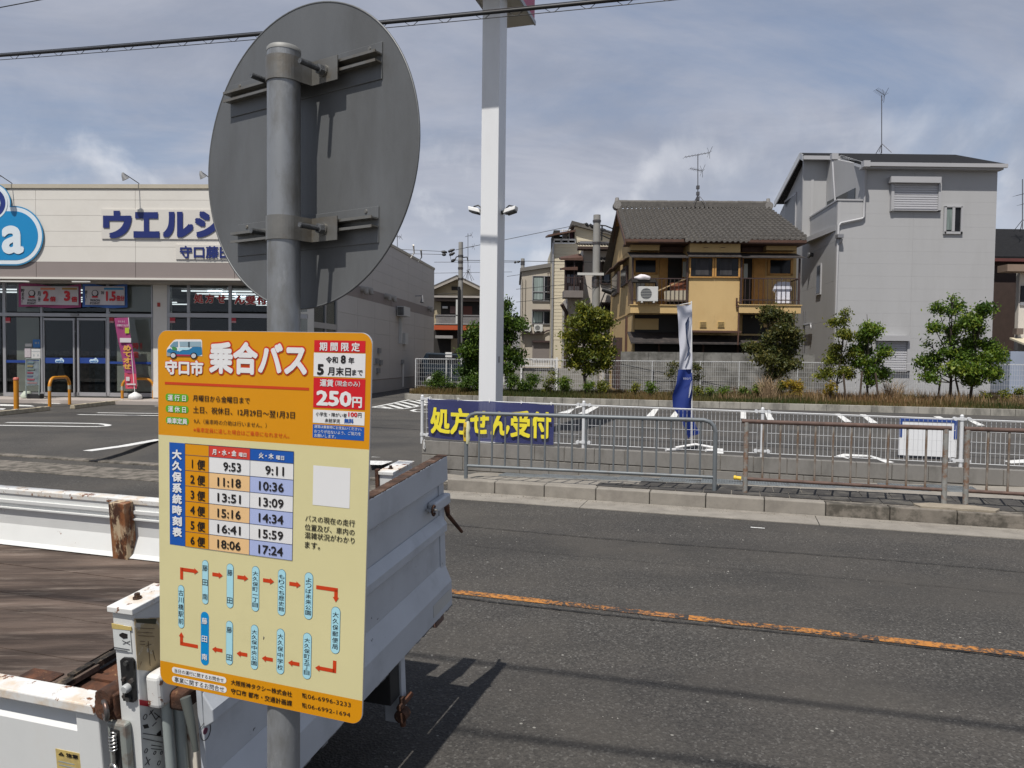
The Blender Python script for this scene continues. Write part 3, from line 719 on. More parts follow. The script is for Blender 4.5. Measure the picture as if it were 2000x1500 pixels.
k_sk = P('sky', (.35, .62, .70)); k_hb = P('bright_blue', (.0, .22, .52)); k_ln = P('line', (.045, .06, .12)); k_gr = P('grey', (.26, .30, .32)); k_te = P('teal', (.02, .16, .33))
out_ = rrect(0, 0, BW, BH, .022, 10); mb = MB(); n = len(out_)
vs = [bw(x, y, -.003) for x, y in out_]+[bw(x, y, 0) for x, y in out_]
mb.add(vs, [tuple(range(n)), tuple(range(n, 2*n))[::-1]]+[(i, (i+1) % n, n+(i+1) % n, n+i) for i in range(n)])
bd = mb.build('timetable_board', M('board_aluminium', (.5, .5, .5), .4, .3), sp)
H1, H2, H3, H4, H5 = .0004, .0008, .0012, .0016, .0020
e = .0006
y1 = (ZA(70, 835)[1]+ZA(1625, 915)[1])/2; y2 = (ZB(80, 992)[1]+ZB(1535, 1270)[1])/2
top = [p for p in rrect(e, e, BW-e, BH-e, .0215, 10)]
bpoly([p for p in top if p[1] < .1][0:0]+[(min(max(x, e), BW-e), min(y, y1)) for x, y in top], H1, k_or, bd)
bpoly([(e, y1), (BW-e, y1), (BW-e, y2), (e, y2)], H1, k_cr, bd)
bpoly([(x, max(y, y2)) for x, y in top], H1, k_or, bd)
def btext(s, tl, br, mat, h=H3, bold=.02, base=None, Z=ZA):
    (x0, ya), (x1, yb) = Z(*tl), Z(*br); v, f = textmesh(s, bold, base); mb = MB()
    if not s.isascii() and s != '℡': hn = (x1-x0)*NAT[s]*.97; ym = (ya+yb)/2; hh = max(yb-ya, hn); ya, yb = ym-hh/2, ym+hh/2
    mb.add([bw(x0+(x1-x0)*x, yb+(ya-yb)*y, h+z*.0003) for x, y, z in v], f); return mb.build('lettering', mat, bd)
def brect(tl, br, mat, h=H2, r=0, Z=ZA, name='printed_panel'):
    (x0, ya), (x1, yb) = Z(*tl), Z(*br); return bpoly(rrect(x0, ya, x1, yb, r) if r else [(x0, ya), (x1, ya), (x1, yb), (x0, yb)], h, mat, bd, name)
for s, tl, br in (('守口市', (127, 284), (406, 376)), ('乗合バス', (450, 138), (1163, 396))):
    btext(s, tl, br, k_or2, H2, .095, .045); btext(s, tl, br, k_wh, H4, .045, .045)
(xa_, ya_), (xb_, yb_) = ZA(122, 440), ZA(1178, 490); ymm = (ya_+yb_)/2; bpoly([(xa_, ymm-.0024), (xb_, ymm-.0024), (xb_, ymm+.0024), (xa_, ymm+.0024)], H2, k_or2, bd)
for tl, br, s, t0, t1 in (((127, 518), (295, 582), '運行日', (145, 530), (278, 573)), ((128, 604), (296, 665), '運休日', (147, 615), (278, 656)), ((129, 688), (298, 750), '乗車定員', (140, 700), (288, 742))):
    brect(tl, br, k_gn, H2, .006); btext(s.replace('', ' ').strip() if len(s) == 3 else s, t0, t1, k_wh, bold=.02)
btext('月曜日から金曜日まで', (328, 532), (745, 590), k_bk, bold=.008)
btext('土日、祝休日、12月29日～翌1月3日', (330, 620), (1075, 694), k_bk, bold=.008)
btext('9人（乗車時の介助は行いません。）', (335, 705), (868, 770), k_bk, bold=.004)
btext('※乗車定員に達した場合はご乗車になれません。', (332, 776), (1035, 838), k_or2, bold=.004)
brect((1217, 128), (1590, 222), k_rd); btext('期 間 限 定', (1257, 148), (1550, 206), k_wh, bold=.025)
brect((1214, 220), (1588, 406), k_wh); btext('令和', (1303, 247), (1390, 298), k_bk, bold=.02); btext('8', (1412, 238), (1448, 300), k_bk, bold=.04); btext('年', (1468, 255), (1510, 300), k_bk, bold=.02)
btext('5', (1240, 303), (1287, 384), k_bk, bold=.045); btext('月末日', (1316, 326), (1485, 387), k_bk, bold=.025); btext('まで', (1494, 343), (1572, 388), k_bk, bold=.015)
brect((1212, 402), (1586, 640), k_rd); btext('運賃', (1260, 416), (1357, 468), k_wh, bold=.02); btext('（現金のみ）', (1372, 425), (1552, 471), k_wh, bold=.005)
btext('250', (1235, 495), (1490, 618), k_wh, bold=.04); btext('円', (1497, 548), (1565, 622), k_wh, bold=.035)
brect((1208, 636), (1583, 755), k_wh); btext('小学生・障がい者', (1230, 655), (1455, 692), k_bk, bold=.005); btext('100', (1467, 655), (1533, 692), k_rd, bold=.04); btext('円', (1538, 661), (1563, 695), k_bk, bold=.005)
btext('未就学児', (1295, 700), (1405, 736), k_bk, bold=.005); btext('無料', (1437, 701), (1505, 740), k_bl, bold=.03)
brect((1206, 744), (1580, 866), k_bl)
btext('運賃は乗車時にお支払いください。', (1218, 752), (1565, 789), k_wh, bold=0); btext('おつりが出ないよう、ご協力を', (1218, 785), (1558, 825), k_wh, bold=0); btext('お願いします。', (1218, 815), (1375, 846), k_wh, bold=0)
# timetable
def xy(px, py): return bl(px, py)
tx = [xy(331.3, 865.7)[0], xy(362, 867.8)[0], xy(408.8, 870.5)[0], xy(489.2, 874.9)[0], xy(574.5, 879.5)[0]]
ty0 = (xy(331.3, 865.7)[1]+xy(574.5, 879.5)[1])/2; ty1 = (xy(331.9, 1065)[1]+xy(571, 1092)[1])/2
hd = ty0+(ty1-ty0)*.108; rw = (ty1-hd)/6
def cell(x0, y0, x1, y1, m, h=H2): bpoly([(x0, y0), (x1, y0), (x1, y1), (x0, y1)], h, m, bd, 'table_cell')
cell(tx[0], ty0, tx[1], ty1, k_bl); cell(tx[1], ty0, tx[2], ty1, k_or); cell(tx[2], ty0, tx[3], hd, P('header_red', (.55, .045, .03))); cell(tx[3], ty0, tx[4], hd, k_bl)
def ctext(s, x0, y0, x1, y1, m, bold=.015, h=H4):
    v, f = textmesh(s, bold); mb = MB(); mb.add([bw(x0+(x1-x0)*x, y1+(y0-y1)*y, h+z*.0003) for x, y, z in v], f); return mb.build('lettering', m, bd)
T1 = ['9:53', '11:18', '13:51', '15:16', '16:41', '18:06']; T2 = ['9:11', '10:36', '13:09', '14:34', '15:59', '17:24']
for i in range(6):
    ya, yb = hd+rw*i, hd+rw*(i+1)
    cell(tx[2], ya, tx[3], yb, k_pk if i % 2 else k_wh); cell(tx[3], ya, tx[4], yb, k_lb if i % 2 else k_wh)
    w1 = tx[2]-tx[1]; textmesh(str(i+1), .02); hd_ = rw*.54; ctext(str(i+1), tx[1]+w1*.32-hd_/NAT[str(i+1)]/2, ya+rw*.27, tx[1]+w1*.32+hd_/NAT[str(i+1)]/2, yb-rw*.19, k_bk, .02); ctext('便', tx[1]+w1*.52, ya+rw*.24, tx[1]+w1*.85, yb-rw*.12, k_bk, .02)
    for s, xa, xb in ((T1[i], tx[2], tx[3]), (T2[i], tx[3], tx[4])):
        w2 = xb-xa; l = .36 if len(s) == 4 else .22; ctext(s, xa+w2*l, ya+rw*.25, xa+w2*.79, yb-rw*.19, k_bk, .02)
w2 = tx[3]-tx[2]; ctext('月・水・金', tx[2]+w2*.09, ty0+(hd-ty0)*.28, tx[2]+w2*.68, hd-(hd-ty0)*.22, k_wh, .03); ctext('曜日', tx[2]+w2*.74, ty0+(hd-ty0)*.42, tx[2]+w2*.92, hd-(hd-ty0)*.22, k_wh, .02)
w2 = tx[4]-tx[3]; ctext('火・木', tx[3]+w2*.21, ty0+(hd-ty0)*.28, tx[3]+w2*.55, hd-(hd-ty0)*.22, k_wh, .03); ctext('曜日', tx[3]+w2*.61, ty0+(hd-ty0)*.42, tx[3]+w2*.79, hd-(hd-ty0)*.22, k_wh, .02)
w2 = tx[1]-tx[0]; nch = 8; s = '大久保系統時刻表'; L8 = (ty1-ty0)
for i, ch in enumerate(s): ctext(ch, tx[0]+w2*.2, ty0+L8*(.065+.108*i), tx[0]+w2*.8, ty0+L8*(.065+.108*i+.094), k_wh, .045)
lw = .0004
for yy in [ty0, hd]+[hd+rw*i for i in range(1, 7)]: cell(tx[1], yy-lw, tx[4], yy+lw, k_ln, H3)
for xx in tx[1:]: cell(xx-lw, ty0, xx+lw, ty1, k_ln, H3)
cell(*xy(612.5, 908.5), *xy(683, 993), k_wh)           # plain white square
for s, tl, br, Z in (('バスの現在の走行', (1152, 1418), (1515, 1484), ZA), ('位置及び、車内の', (1120, 16), (1475, 87), ZB), ('混雑状況がわかり', (1120, 73), (1475, 147), ZB), ('ます。', (1120, 138), (1228, 190), ZB)): btext(s, tl, br, k_bk, bold=.006, Z=Z)
# route diagram
stops = [('古川橋駅前', 206, 443, 266, 762, .1), ('藤田南', 378, 265, 438, 590, .1), ('藤田', 553, 290, 617, 618, .1), ('大久保町一丁目', 733, 308, 800, 642, .1), ('もりぐち歴史館', 919, 330, 988, 672, .1), ('よつば未来公園', 1110, 352, 1182, 700, .1),
         ('大久保郵便局', 1300, 596, 1376, 946, .1), ('藤田南', 366, 632, 443, 1028, .1), ('藤田', 548, 698, 613, 1025, .1), ('大久保中央公園', 726, 725, 793, 1058, .1), ('大久保中学校', 910, 753, 980, 1092, .1), ('大久保町五丁目', 1098, 782, 1172, 1128, .1)]
for j, (s, x0, y0, x1, y1_, _) in enumerate(stops):
    (xa, ya), (xb, yb) = ZB(x0, y0), ZB(x1, y1_); hl = j == 7
    # keep the pill narrow: width from its centre
    xm = (xa+xb)/2; wd_ = (x1-x0)/3.658/F*1.33*.5*(.98)
    xa, xb = xm-wd_, xm+wd_
    bpoly(rrect(xa, ya, xb, yb, .02), H2, k_hb if hl else P('pill_edge', (.06, .17, .26)), bd, 'route_stop')
    if not hl: bpoly(rrect(xa+.0008, ya+.0008, xb-.0008, yb-.0008, .02), H3, k_sk, bd, 'route_stop')
    hh = yb-ya; n_ = len(s); y0_, y1__ = ya+hh*(.11 if n_ != 2 else .13), yb-hh*(.09 if n_ != 2 else .09)
    ch = min((y1__-y0_)/n_*.92, .0135 if not hl else .014); st = (y1__-y0_-ch)/(n_-1); cw = .0062 if not hl else .0066
    for i, c_ in enumerate(s):
        yy = y0_+st*i; hc = ch; hc_ = ch*.9
        if c_ == '一': ctext(c_, xm-cw/1.05, yy+ch*.42, xm+cw/1.05, yy+ch*.52, k_bk, 0); continue
        ctext(c_, xm-cw*.98, yy, xm+cw*.98, yy+hc_, k_wh if hl else k_bk, .014 if hl else .004)
def arrow(pts, w=.0036, hw=.0062, hl=.009):
    P_ = [Vector(ZB(*p)) for p in pts]; k = len(P_)
    # straighten the legs: horizontal or vertical in the board's own frame
    for i in range(1, k):
        if abs(P_[i].x-P_[i-1].x) > abs(P_[i].y-P_[i-1].y): P_[i].y = P_[i-1].y
        else: P_[i].x = P_[i-1].x
    mb = MB()
    for i in range(k-1):
        a, b = P_[i], P_[i+1]; d = (b-a).normalized(); n_ = Vector((-d.y, d.x)); bb = b-d*hl*.9 if i == k-2 else b+d*w
        mb.poly([bw(*(a-n_*w), H2), bw(*(bb-n_*w), H2), bw(*(bb+n_*w), H2), bw(*(a+n_*w), H2)])
    b = P_[-1]; mb.poly([bw(*(b-d*hl+n_*hw), H3), bw(*b, H3), bw(*(b-d*hl-n_*hw), H3)])
    mb.build('route_arrow', k_or2, bd)
for q in ([(458, 370), (533, 373)], [(637, 390), (715, 400)], [(820, 412), (900, 423)], [(1008, 437), (1090, 446)], [(530, 917), (457, 906)], [(708, 948), (632, 940)], [(890, 983), (812, 970)], [(1080, 1015), (1000, 1003)],
          [(239, 408), (239, 335), (358, 352)], [(1200, 462), (1342, 478), (1342, 570)], [(1332, 988), (1332, 1062), (1193, 1042)], [(355, 888), (238, 868), (238, 783)]): arrow(q)
for tl, br in (((170, 1040), (558, 1142)), ((170, 1100), (560, 1214))):
    (xa_, ya_), (xb_, yb_) = ZB(*tl), ZB(*br); ymm = (ya_+yb_)/2; bpoly(rrect(xa_, ymm-.0064, xb_, ymm+.0064, .0063), H2, k_wh, bd)
btext('当日の運行に関するお問合せ', (188, 1046), (540, 1138), k_bk, bold=.004, Z=ZB); btext('事業に関するお問合せ', (188, 1105), (543, 1208), k_bk, bold=.004, Z=ZB)
btext('大阪阪神タクシー株式会社', (592, 1125), (1028, 1242), k_bk, bold=.01, Z=ZB); btext('守口市 都市・交通計画課', (592, 1187), (1028, 1308), k_bk, bold=.01, Z=ZB)
btext('℡', (1100, 1218), (1136, 1258), k_bk, bold=.0, Z=ZB); btext('06-6996-3233', (1140, 1226), (1447, 1320), k_bk, bold=.004, Z=ZB)
btext('℡', (1100, 1288), (1136, 1328), k_bk, bold=.0, Z=ZB); btext('06-6992-1694', (1140, 1297), (1443, 1390), k_bk, bold=.004, Z=ZB)
# little picture of the minibus
def vp(pts, m, h=H2): bpoly([xy(310+x/7.143, 650+y/7.143) for x, y in pts], h, m, bd, 'printed_minibus')
vp([(115, 300), (118, 225), (165, 160), (215, 105), (245, 92), (590, 92), (608, 110), (612, 325), (130, 325)], k_wh)
vp([(165, 180), (215, 125), (275, 118), (275, 195), (170, 200)], P('glass', (.14, .26, .34)), H3); vp([(295, 122), (595, 122), (600, 192), (300, 192)], P('window', (.25, .36, .42)), H3)
vp([(210, 245), (250, 250), (300, 255), (350, 235), (400, 235), (450, 225), (470, 200), (540, 195), (605, 200), (611, 300), (560, 320), (230, 310), (180, 285), (120, 270), (125, 235), (170, 215)], k_te, H3)
vp([(190, 200), (215, 190), (262, 210), (258, 245), (200, 240)], P('leaf', (.05, .22, .06)), H4); vp([(285, 205), (450, 205), (440, 232), (400, 240), (340, 238), (300, 262), (285, 250)], P('cloud', (.4, .62, .7)), H4)
vp([(255, 300), (450, 305), (450, 328), (255, 325)], P('crimson', (.35, .02, .05)), H4); vp([(418, 125), (440, 125), (440, 200), (418, 200)], P('pillar', (.05, .08, .1)), H4)
vp([(118, 270), (175, 285), (175, 325), (120, 322)], k_gr, H4)
for cx_, cy_ in ((212, 315), (498, 320)):
    vp([(cx_+48*math.cos(t*.3307), cy_+46*math.sin(t*.3307)) for t in range(19)], k_bk, H4); vp([(cx_+33*math.cos(t*.3307), cy_+31*math.sin(t*.3307)) for t in range(19)], P('hub', (.5, .5, .52)), H5)
# clamps holding the board to the post
for z in (1.52, 1.08):
    q = MB(); cc = pc(z); cf = Fr(cc, E1, BN*1.0); q.tube([cc+Vector((.034*math.cos(t), .034*math.sin(t), 0)) for t in [k*math.pi/12 for k in range(25)]], .004, 6); 
    q.tube([cc+BN*.03, b0+E1*.53+E2*((1.64-z)/.69)-BN*.003], .006, 8); q.build('board_clamp', m_clamp, sp)
# ================================================================ flatbed truck (tail lift) parked at the kerb
TAU = R(5.3)
TO = Vector((-.76, 1.80, .33)); ta = Vector((-CS, SN, 0)); tb = Vector((SN*math.cos(TAU), CS*math.cos(TAU), math.sin(TAU))); tcv = Vector((-SN*math.sin(TAU), -CS*math.sin(TAU), math.cos(TAU)))
T = Fr(TO, ta, tb, tcv)
tk = thing('flatbed_truck', T.W(1.5, .8, -.33), 'white flatbed truck with rusty gates, worn plank bed and raised tail lift plate', 'truck')
m_tw = M('truck_white', (.60, .61, .60), .42, var=.04, vs=5, dirt=(.52, .50, .46), da=.5, ds=5, dr=(.5, .75), dirt2=(.16, .06, .02), da2=.9, ds2=16, dr2=(.69, .72))
m_twr = M('truck_white_rusty', (.62, .62, .60), .5, var=.05, vs=5, dirt=(.55, .42, .28), da=.7, ds=9, dr=(.50, .62), dirt2=(.16, .06, .02), da2=1, ds2=22, dr2=(.585, .61))
m_tg = M('plate_grey', (.43, .455, .485), .45, var=.07, vs=4, dirt=(.27, .285, .30), da=.5, ds=5, dr=(.5, .7), dirt2=(.03, .03, .035), da2=.95, ds2=14, dr2=(.68, .70))
m_rust = M('rust', (.10, .038, .017), .85, var=.4, vs=14, bump=.5, bs=70, dirt=(.03, .014, .008), da=.9, ds=9, dr=(.42, .58), dirt2=(.42, .24, .11), da2=.6, ds2=26, dr2=(.6, .68))
m_rustp = M('rust_streaked', (.40, .31, .20), .7, var=.25, vs=9, dirt=(.05, .018, .008), da=1, ds=26, dr=(.46, .54), dirt2=(.20, .07, .02), da2=.9, ds2=14, dr2=(.46, .56), stretch=(1, 1, .45))
m_plank = M('bed_wood', (.115, .082, .064), .9, var=.25, vs=3, bump=.5, bs=26, dirt=(.026, .016, .011), da=.95, ds=2.3, dr=(.40, .60), dirt2=(.22, .18, .15), da2=.6, ds2=6, dr2=(.52, .7), stretch=(.35, 3, 1))
m_plank.node_tree.nodes['Mapping'].inputs['Rotation'].default_value = (0, 0, R(17))
m_dark = M('chassis_black', (.018, .018, .018), .7, var=.3)
LEN = 3.05; WID = 1.60
def tbx(name, a0, a1, b0, b1, c0, c1, mat, parent=tk, bevel=.003, seg=2):
    mb = MB(); mb.box(T, a0, a1, b0, b1, c0, c1); return mb.build(name, mat, parent, bevel=bevel, seg=seg)
# bed: planks run along the truck
FC = .10; ae = .95
pw = (WID-.10)/11; rr = random.Random(5)
for i in range(11):
    b_ = .05+pw*i; st = ae+rr.uniform(-.03, .03)
    tbx('plank', st, LEN-.03, b_, b_+pw-.0025, FC-.022, FC+rr.uniform(-.0015, .0015), m_plank, bevel=.0015, seg=1)
# broken edge of the boards and rusty steel floor behind them
mb = MB(); k = 16
for i in range(k):
    b_ = .03+(WID-.12)*i/k; mb.box(T, ae-.03+rr.uniform(-.02, .015), ae+.01, b_, b_+(WID-.12)/k*.97, FC-.02+rr.uniform(0, .012), FC+.004+rr.uniform(-.004, .006))
mb.build('broken_board_ends', M('splintered_wood', (.16, .12, .08), .95, var=.4, vs=12, bump=.7, bs=60, dirt=(.012, .009, .007), da=1, ds=9, dr=(.40, .52), stretch=(1, 1, 1)), tk)
tbx('steel_floor', .02, ae, .02, WID-.04, FC-.055, FC-.038, m_rust, bevel=0)
for b_ in (.25, .55, .85, 1.15, 1.4): tbx('floor_rib', .02, ae, b_, b_+.03, FC-.04, FC-.026, m_rust)
tbx('bed_edge', .15, LEN, -.02, .028, -.02, .115, m_tw); tbx('bed_edge', .15, LEN, WID-.06, WID-.01, -.02, .115, m_tw)
tbx('rub_mark', .98, 1.12, .44, .50, FC+.001, FC+.007, m_rust)
# side gates
GT = .395
def gate(b_in, sgn, name='side_gate'):
    # sgn: +1 outer side towards smaller b (near gate), -1 far gate
    ob = lambda x: b_in-sgn*x
    g = tbx(name, .285, LEN, ob(0), ob(.012), .06, GT-.01, m_tw, bevel=.002)
    def gb(n_, a0, a1, x0, x1, c0, c1, m): mb = MB(); mb.box(T, a0, a1, ob(x0), ob(x1), c0, c1); return mb.build(n_, m, g, bevel=.004)
    gb('top_rail', .27, LEN, -.006, .056, GT-.028, GT, m_twr)
    for x in (.27, 1.62, LEN-.07): gb('stile', x, x+.075, .012, .045, .02, GT-.029, m_tw)
    # stepped pressed profile
    for a0, a1 in ((.345, 1.62), (1.695, LEN-.07)):
        mb = MB()
        prof = [(.012, .335), (.042, .306), (.042, .10), (.012, .08)]
        vs = [T.W(a, ob(x), c) for a in (a0, a1) for x, c in prof]; mb.add(vs, [(0, 1, 5, 4), (1, 2, 6, 5), (2, 3, 7, 6), (0, 3, 2, 1), (4, 5, 6, 7)]); mb.build('pressed_panel', m_tw, g)
    gb('bottom_rail', .33, LEN, .010, .042, .02, .075, m_tw)
    return g
ng = gate(.03, 1)
for a in (.82, 1.75):
    mb = MB(); mb.tube([T.W(a, -.004, GT-.045), T.W(a, -.034, GT-.052), T.W(a, -.046, GT-.07), T.W(a, -.040, GT-.09), T.W(a, -.022, GT-.098)], [.007, .008, .008, .008, .007], 8); mb.build('rope_hook', m_tw, ng)
m_stk = M('sticker_yellow', (.50, .38, .13), .6, var=.1, vs=30, dirt=(.25, .2, .1), da=.5, ds=30)
tf = Fr(T.W(0, -.0122, 0), ta*-1, tb*-1, tcv)           # near side, seen from the kerb: x runs to the right
mb = MB(); mb.box(tf, -.425, -.337, 0, .001, .15, .245); mb.build('caution_sticker', m_stk, tk)
letter(Fr(T.W(0, -.0136, 0), ta*-1, tb*-1, tcv), '△ 注意', -.415, .230, -.350, .240, 0, k_bk, tk, bold=.02)
mb = MB()
for i in range(6): mb.box(tf, -.418, -.345-.01*(i % 3), .0011, .0014, .160+.010*i, .1625+.010*i)
mb.build('sticker_lines', k_gr, tk)
fg = gate(WID-.05, -1)
# inner face of far gate: pressed lines and stake
mb = MB(); mb.box(T, .33, LEN, WID-.062, WID-.05, GT-.075, GT-.058); mb.box(T, .33, LEN, WID-.068, WID-.05, GT-.105, GT-.098); mb.build('inner_ridge', m_tw, fg)
mb = MB(); q = [T.W(a, b_, c) for a in (.33, LEN) for b_, c in ((WID-.05, .20), (WID-.085, .12), (WID-.11, .105), (WID-.05, .10))]; mb.add(q, [(0, 1, 5, 4), (1, 2, 6, 5), (2, 3, 7, 6)]); mb.build('toe_board', m_tw, fg)
def on_b(px, py, b_):
    fr = Fr(T.W(0, b_, 0), ta, tb, tcv); return fr.hit(px, py, 0)
a1, ct = on_b(218, 962, WID-.09); a0, cb = on_b(258, 1084, WID-.09)
mb = MB(); mb.box(T, a0, a1+.0, WID-.118, WID-.055, .09, GT-.008); o = mb.build('rusty_stake', m_rustp, tk, bevel=.004, seg=2)
mb = MB(); mb.box(T, a0+1.34, a1+1.34, WID-.118, WID-.055, .09, GT-.008); mb.build('rusty_stake', m_rustp, tk, bevel=.004, seg=2)
# rear corner posts
def cpost(b0_, b1_, nm):
    p = tbx('corner_post', .137, .202, b0_, b1_, -.12, .655, m_tw, bevel=.005, seg=2)
    mb = MB(); mb.box(T, .131, .208, b0_-.008, b1_+.010, .645, .660); mb.build('post_top', m_twr, p, bevel=.002)
    mb = MB(); mb.tube([T.W(.17, b0_+.05, .66), T.W(.17, b0_+.05, .664)], .011, 12); mb.tube([T.W(.17, b0_+.05, .664), T.W(.17, b0_+.05, .674)], .007, 6, True, False); mb.build('bolt', m_rust, p)
    return p
np_ = cpost(-.012, .125, 'n'); fp_ = cpost(WID-.20, WID-.0, 'f')
mb = MB(); mb.box(T, .20, .215, WID-.21, WID-.19, .56, .668); mb.build('rusty_corner', m_rust, fp_)
nf = Fr(T.W(0, -.0135, 0), ta*-1, tb*-1, tcv)            # near face of the post
def nfb(name, px0, py0, px1, py1, d, mat, parent=np_, bevel=0):
    a0, c1 = nf.hit(px0, py0); a1, c0 = nf.hit(px1, py1); mb = MB(); mb.box(nf, a0, a1, 0, d, c0, c1); return mb.build(name, mat, parent, bevel=bevel)
nfb('warning_label', 220, 1218, 258, 1274, .0012, M('label_white', (.55, .57, .56), .5, var=.08, vs=30))
def nfq(name, pts, d, mat):
    mb = MB(); mb.prism(nf, [nf.hit(x, y) for x, y in pts], 0, d); return mb.build(name, mat, np_)
nfq('label_band', [(219, 1217), (257, 1224), (258, 1231), (220, 1227)], .002, m_stk)
nfq('pictogram', [(234, 1238), (240, 1235), (250, 1238), (250, 1246), (242, 1247), (234, 1241)], .002, k_bk)
mb = MB()
for p_, q_ in (((240, 1250), (255, 1258)), ((241, 1257), (255, 1251)), ((223, 1263), (254, 1268)), ((224, 1267), (250, 1271))):
    mb.tube([nf.W(*([nf.hit(*p_)[0], .0022, nf.hit(*p_)[1]])), nf.W(*([nf.hit(*q_)[0], .0022, nf.hit(*q_)[1]]))], .0006, 4)
mb.build('label_lines', k_bk, np_)
lf = nfq('latch_plate', [(238, 1288), (243, 1283), (260, 1284), (264, 1289), (268, 1366), (264, 1370), (244, 1366)], .006, m_black)
for x, y, r_ in ((252, 1292, .006), (247, 1323, .005), (262, 1326, .006), (249, 1356, .006), (256, 1361, .007)):
    a, c = nf.hit(x, y); mb = MB(); mb.tube([nf.W(a, .005, c), nf.W(a, .013, c)], r_, 6, True, False); mb.build('bolt', m_steel, np_)
a, c = nf.hit(254, 1340); mb = MB(); mb.tube([nf.W(a, .005, c), nf.W(a, .016, c), nf.W(a, .020, c)], [.011, .011, .008], 20); mb.build('button', M('grey_plastic', (.36, .37, .37), .5), np_)
# rear face of the near post: big manual sticker and white instruction sheet
rf = Fr(T.W(.136, 0, 0), tb, ta*-1, tcv)
def rfq(name, pts, d, mat, parent=np_):
    mb = MB(); mb.prism(rf, [rf.hit(x, y) for x, y in pts], 0, d); return mb.build(name, mat, parent)
rfq('manual_sticker', [(262, 1208), (312, 1206), (312, 1312), (268, 1308)], .0012, M('sticker_ochre', (.47, .36, .20), .6, var=.1, vs=20, dirt=(.6, .6, .55), da=.6, ds=25, dr=(.6, .64)))
rfq('sticker_header', [(264, 1209), (305, 1208), (303, 1219), (266, 1216)], .0022, P('soot', (.06, .055, .03)))
mb = MB()
for i, (p_, q_) in enumerate((((266, 1226), (300, 1228)), ((267, 1234), (296, 1236)), ((268, 1241), (300, 1243)), ((288, 1252), (292, 1300)), ((283, 1262), (294, 1258)), ((275, 1292), (270, 1304)), ((297, 1270), (302, 1290)), ((272, 1252), (282, 1253)), ((272, 1258), (282, 1259)))):
    (x0, z0), (x1, z1) = rf.hit(*p_), rf.hit(*q_); mb.tube([rf.W(x0, .0025, z0), rf.W(x1, .0025, z1)], .0007, 4)
mb.build('sticker_drawing', P('brown', (.12, .08, .04)), np_)
rfq('instruction_sheet', [(271, 1367), (312, 1374), (318, 1520), (279, 1520)], .0012, M('label_grey', (.56, .57, .55), .5, var=.06, vs=30))
rfq('red_band', [(271, 1366), (311, 1373), (313, 1384), (272, 1377)], .0022, P('label_red', (.36, .02, .03)))
mb = MB()
for x, y, r_ in ((282, 1400, .006), (284, 1466, .005), (301, 1470, .004), (314, 1470, .004), (309, 1490, .005)):
    a, c = rf.hit(x, y); mb.tube([rf.W(a+r_*math.cos(t), .0025, c+r_*math.sin(t)) for t in [k*.6283 for k in range(11)]], .0008, 4)
for p_, q_ in (((292, 1388), (302, 1404)), ((300, 1392), (312, 1402)), ((302, 1406), (310, 1398)), ((290, 1396), (298, 1386)), ((278, 1442), (316, 1450)), ((284, 1478), (290, 1494)), ((282, 1494), (292, 1482)), ((278, 1432), (316, 1438)), ((294, 1455), (314, 1458)), ((294, 1462), (315, 1464)), ((296, 1418), (304, 1410))):
    (x0, z0), (x1, z1) = rf.hit(*p_), rf.hit(*q_); mb.tube([rf.W(x0, .0025, z0), rf.W(x1, .0025, z1)], .0009, 4)
mb.build('instruction_drawings', k_bk, np_)
rfq('pictogram', [(278, 1416), (287, 1414), (290, 1421), (281, 1423)], .0024, k_bk); rfq('pictogram', [(305, 1433), (313, 1426), (314, 1436), (306, 1437)], .0024, k_bk)
# hinge knuckle, spring latch between gate and post
mb = MB()
for k_ in range(3): mb.tube([T.W(.235+.004*k_, -.03, .42-.016*k_), T.W(.235, .03, .42-.016*k_)], [.024, .024], 14)
mb.box(T, .205, .268, -.022, .02, .36, .43); mb.build('rusty_hinge', m_rust, np_, bevel=.004)
mb = MB(); mb.tube([T.W(.225+.018*math.cos(t), -.034+.012*math.cos(t), .395+.022*math.sin(t)) for t in [k*.5236 for k in range(13)]], .006, 8, False); mb.build('ring', m_steel, np_)
ho = tbx('latch_housing', .168, .225, -.034, -.012, .21, .365, M('housing_grey', (.26, .28, .26), .6, .2, var=.15, vs=10, dirt=RUST, da=.5, ds=16), np_, bevel=.006)
tbx('latch_slot', .185, .215, -.036, -.02, .235, .35, m_black, np_, bevel=.003)
m_chr = M('spring_steel', (.45, .45, .44), .25, .9, var=.1)
mb = MB(); mb.tube([T.W(.200+.009*math.cos(t), -.042+.007*math.sin(t), .342-.0014*t) for t in [k*.45 for k in range(70)]], .0024, 6); mb.build('spring', m_chr, np_)
mb = MB(); mb.tube([T.W(.200, -.042, .30), T.W(.200, -.044, .262)], .004, 8); mb.tube([T.W(.202+.014*math.cos(t), -.044+.006*math.cos(t), .248+.014*math.sin(t)) for t in [k*.5236 for k in range(13)]], .005, 8, False); mb.build('latch_pin', m_chr, np_)
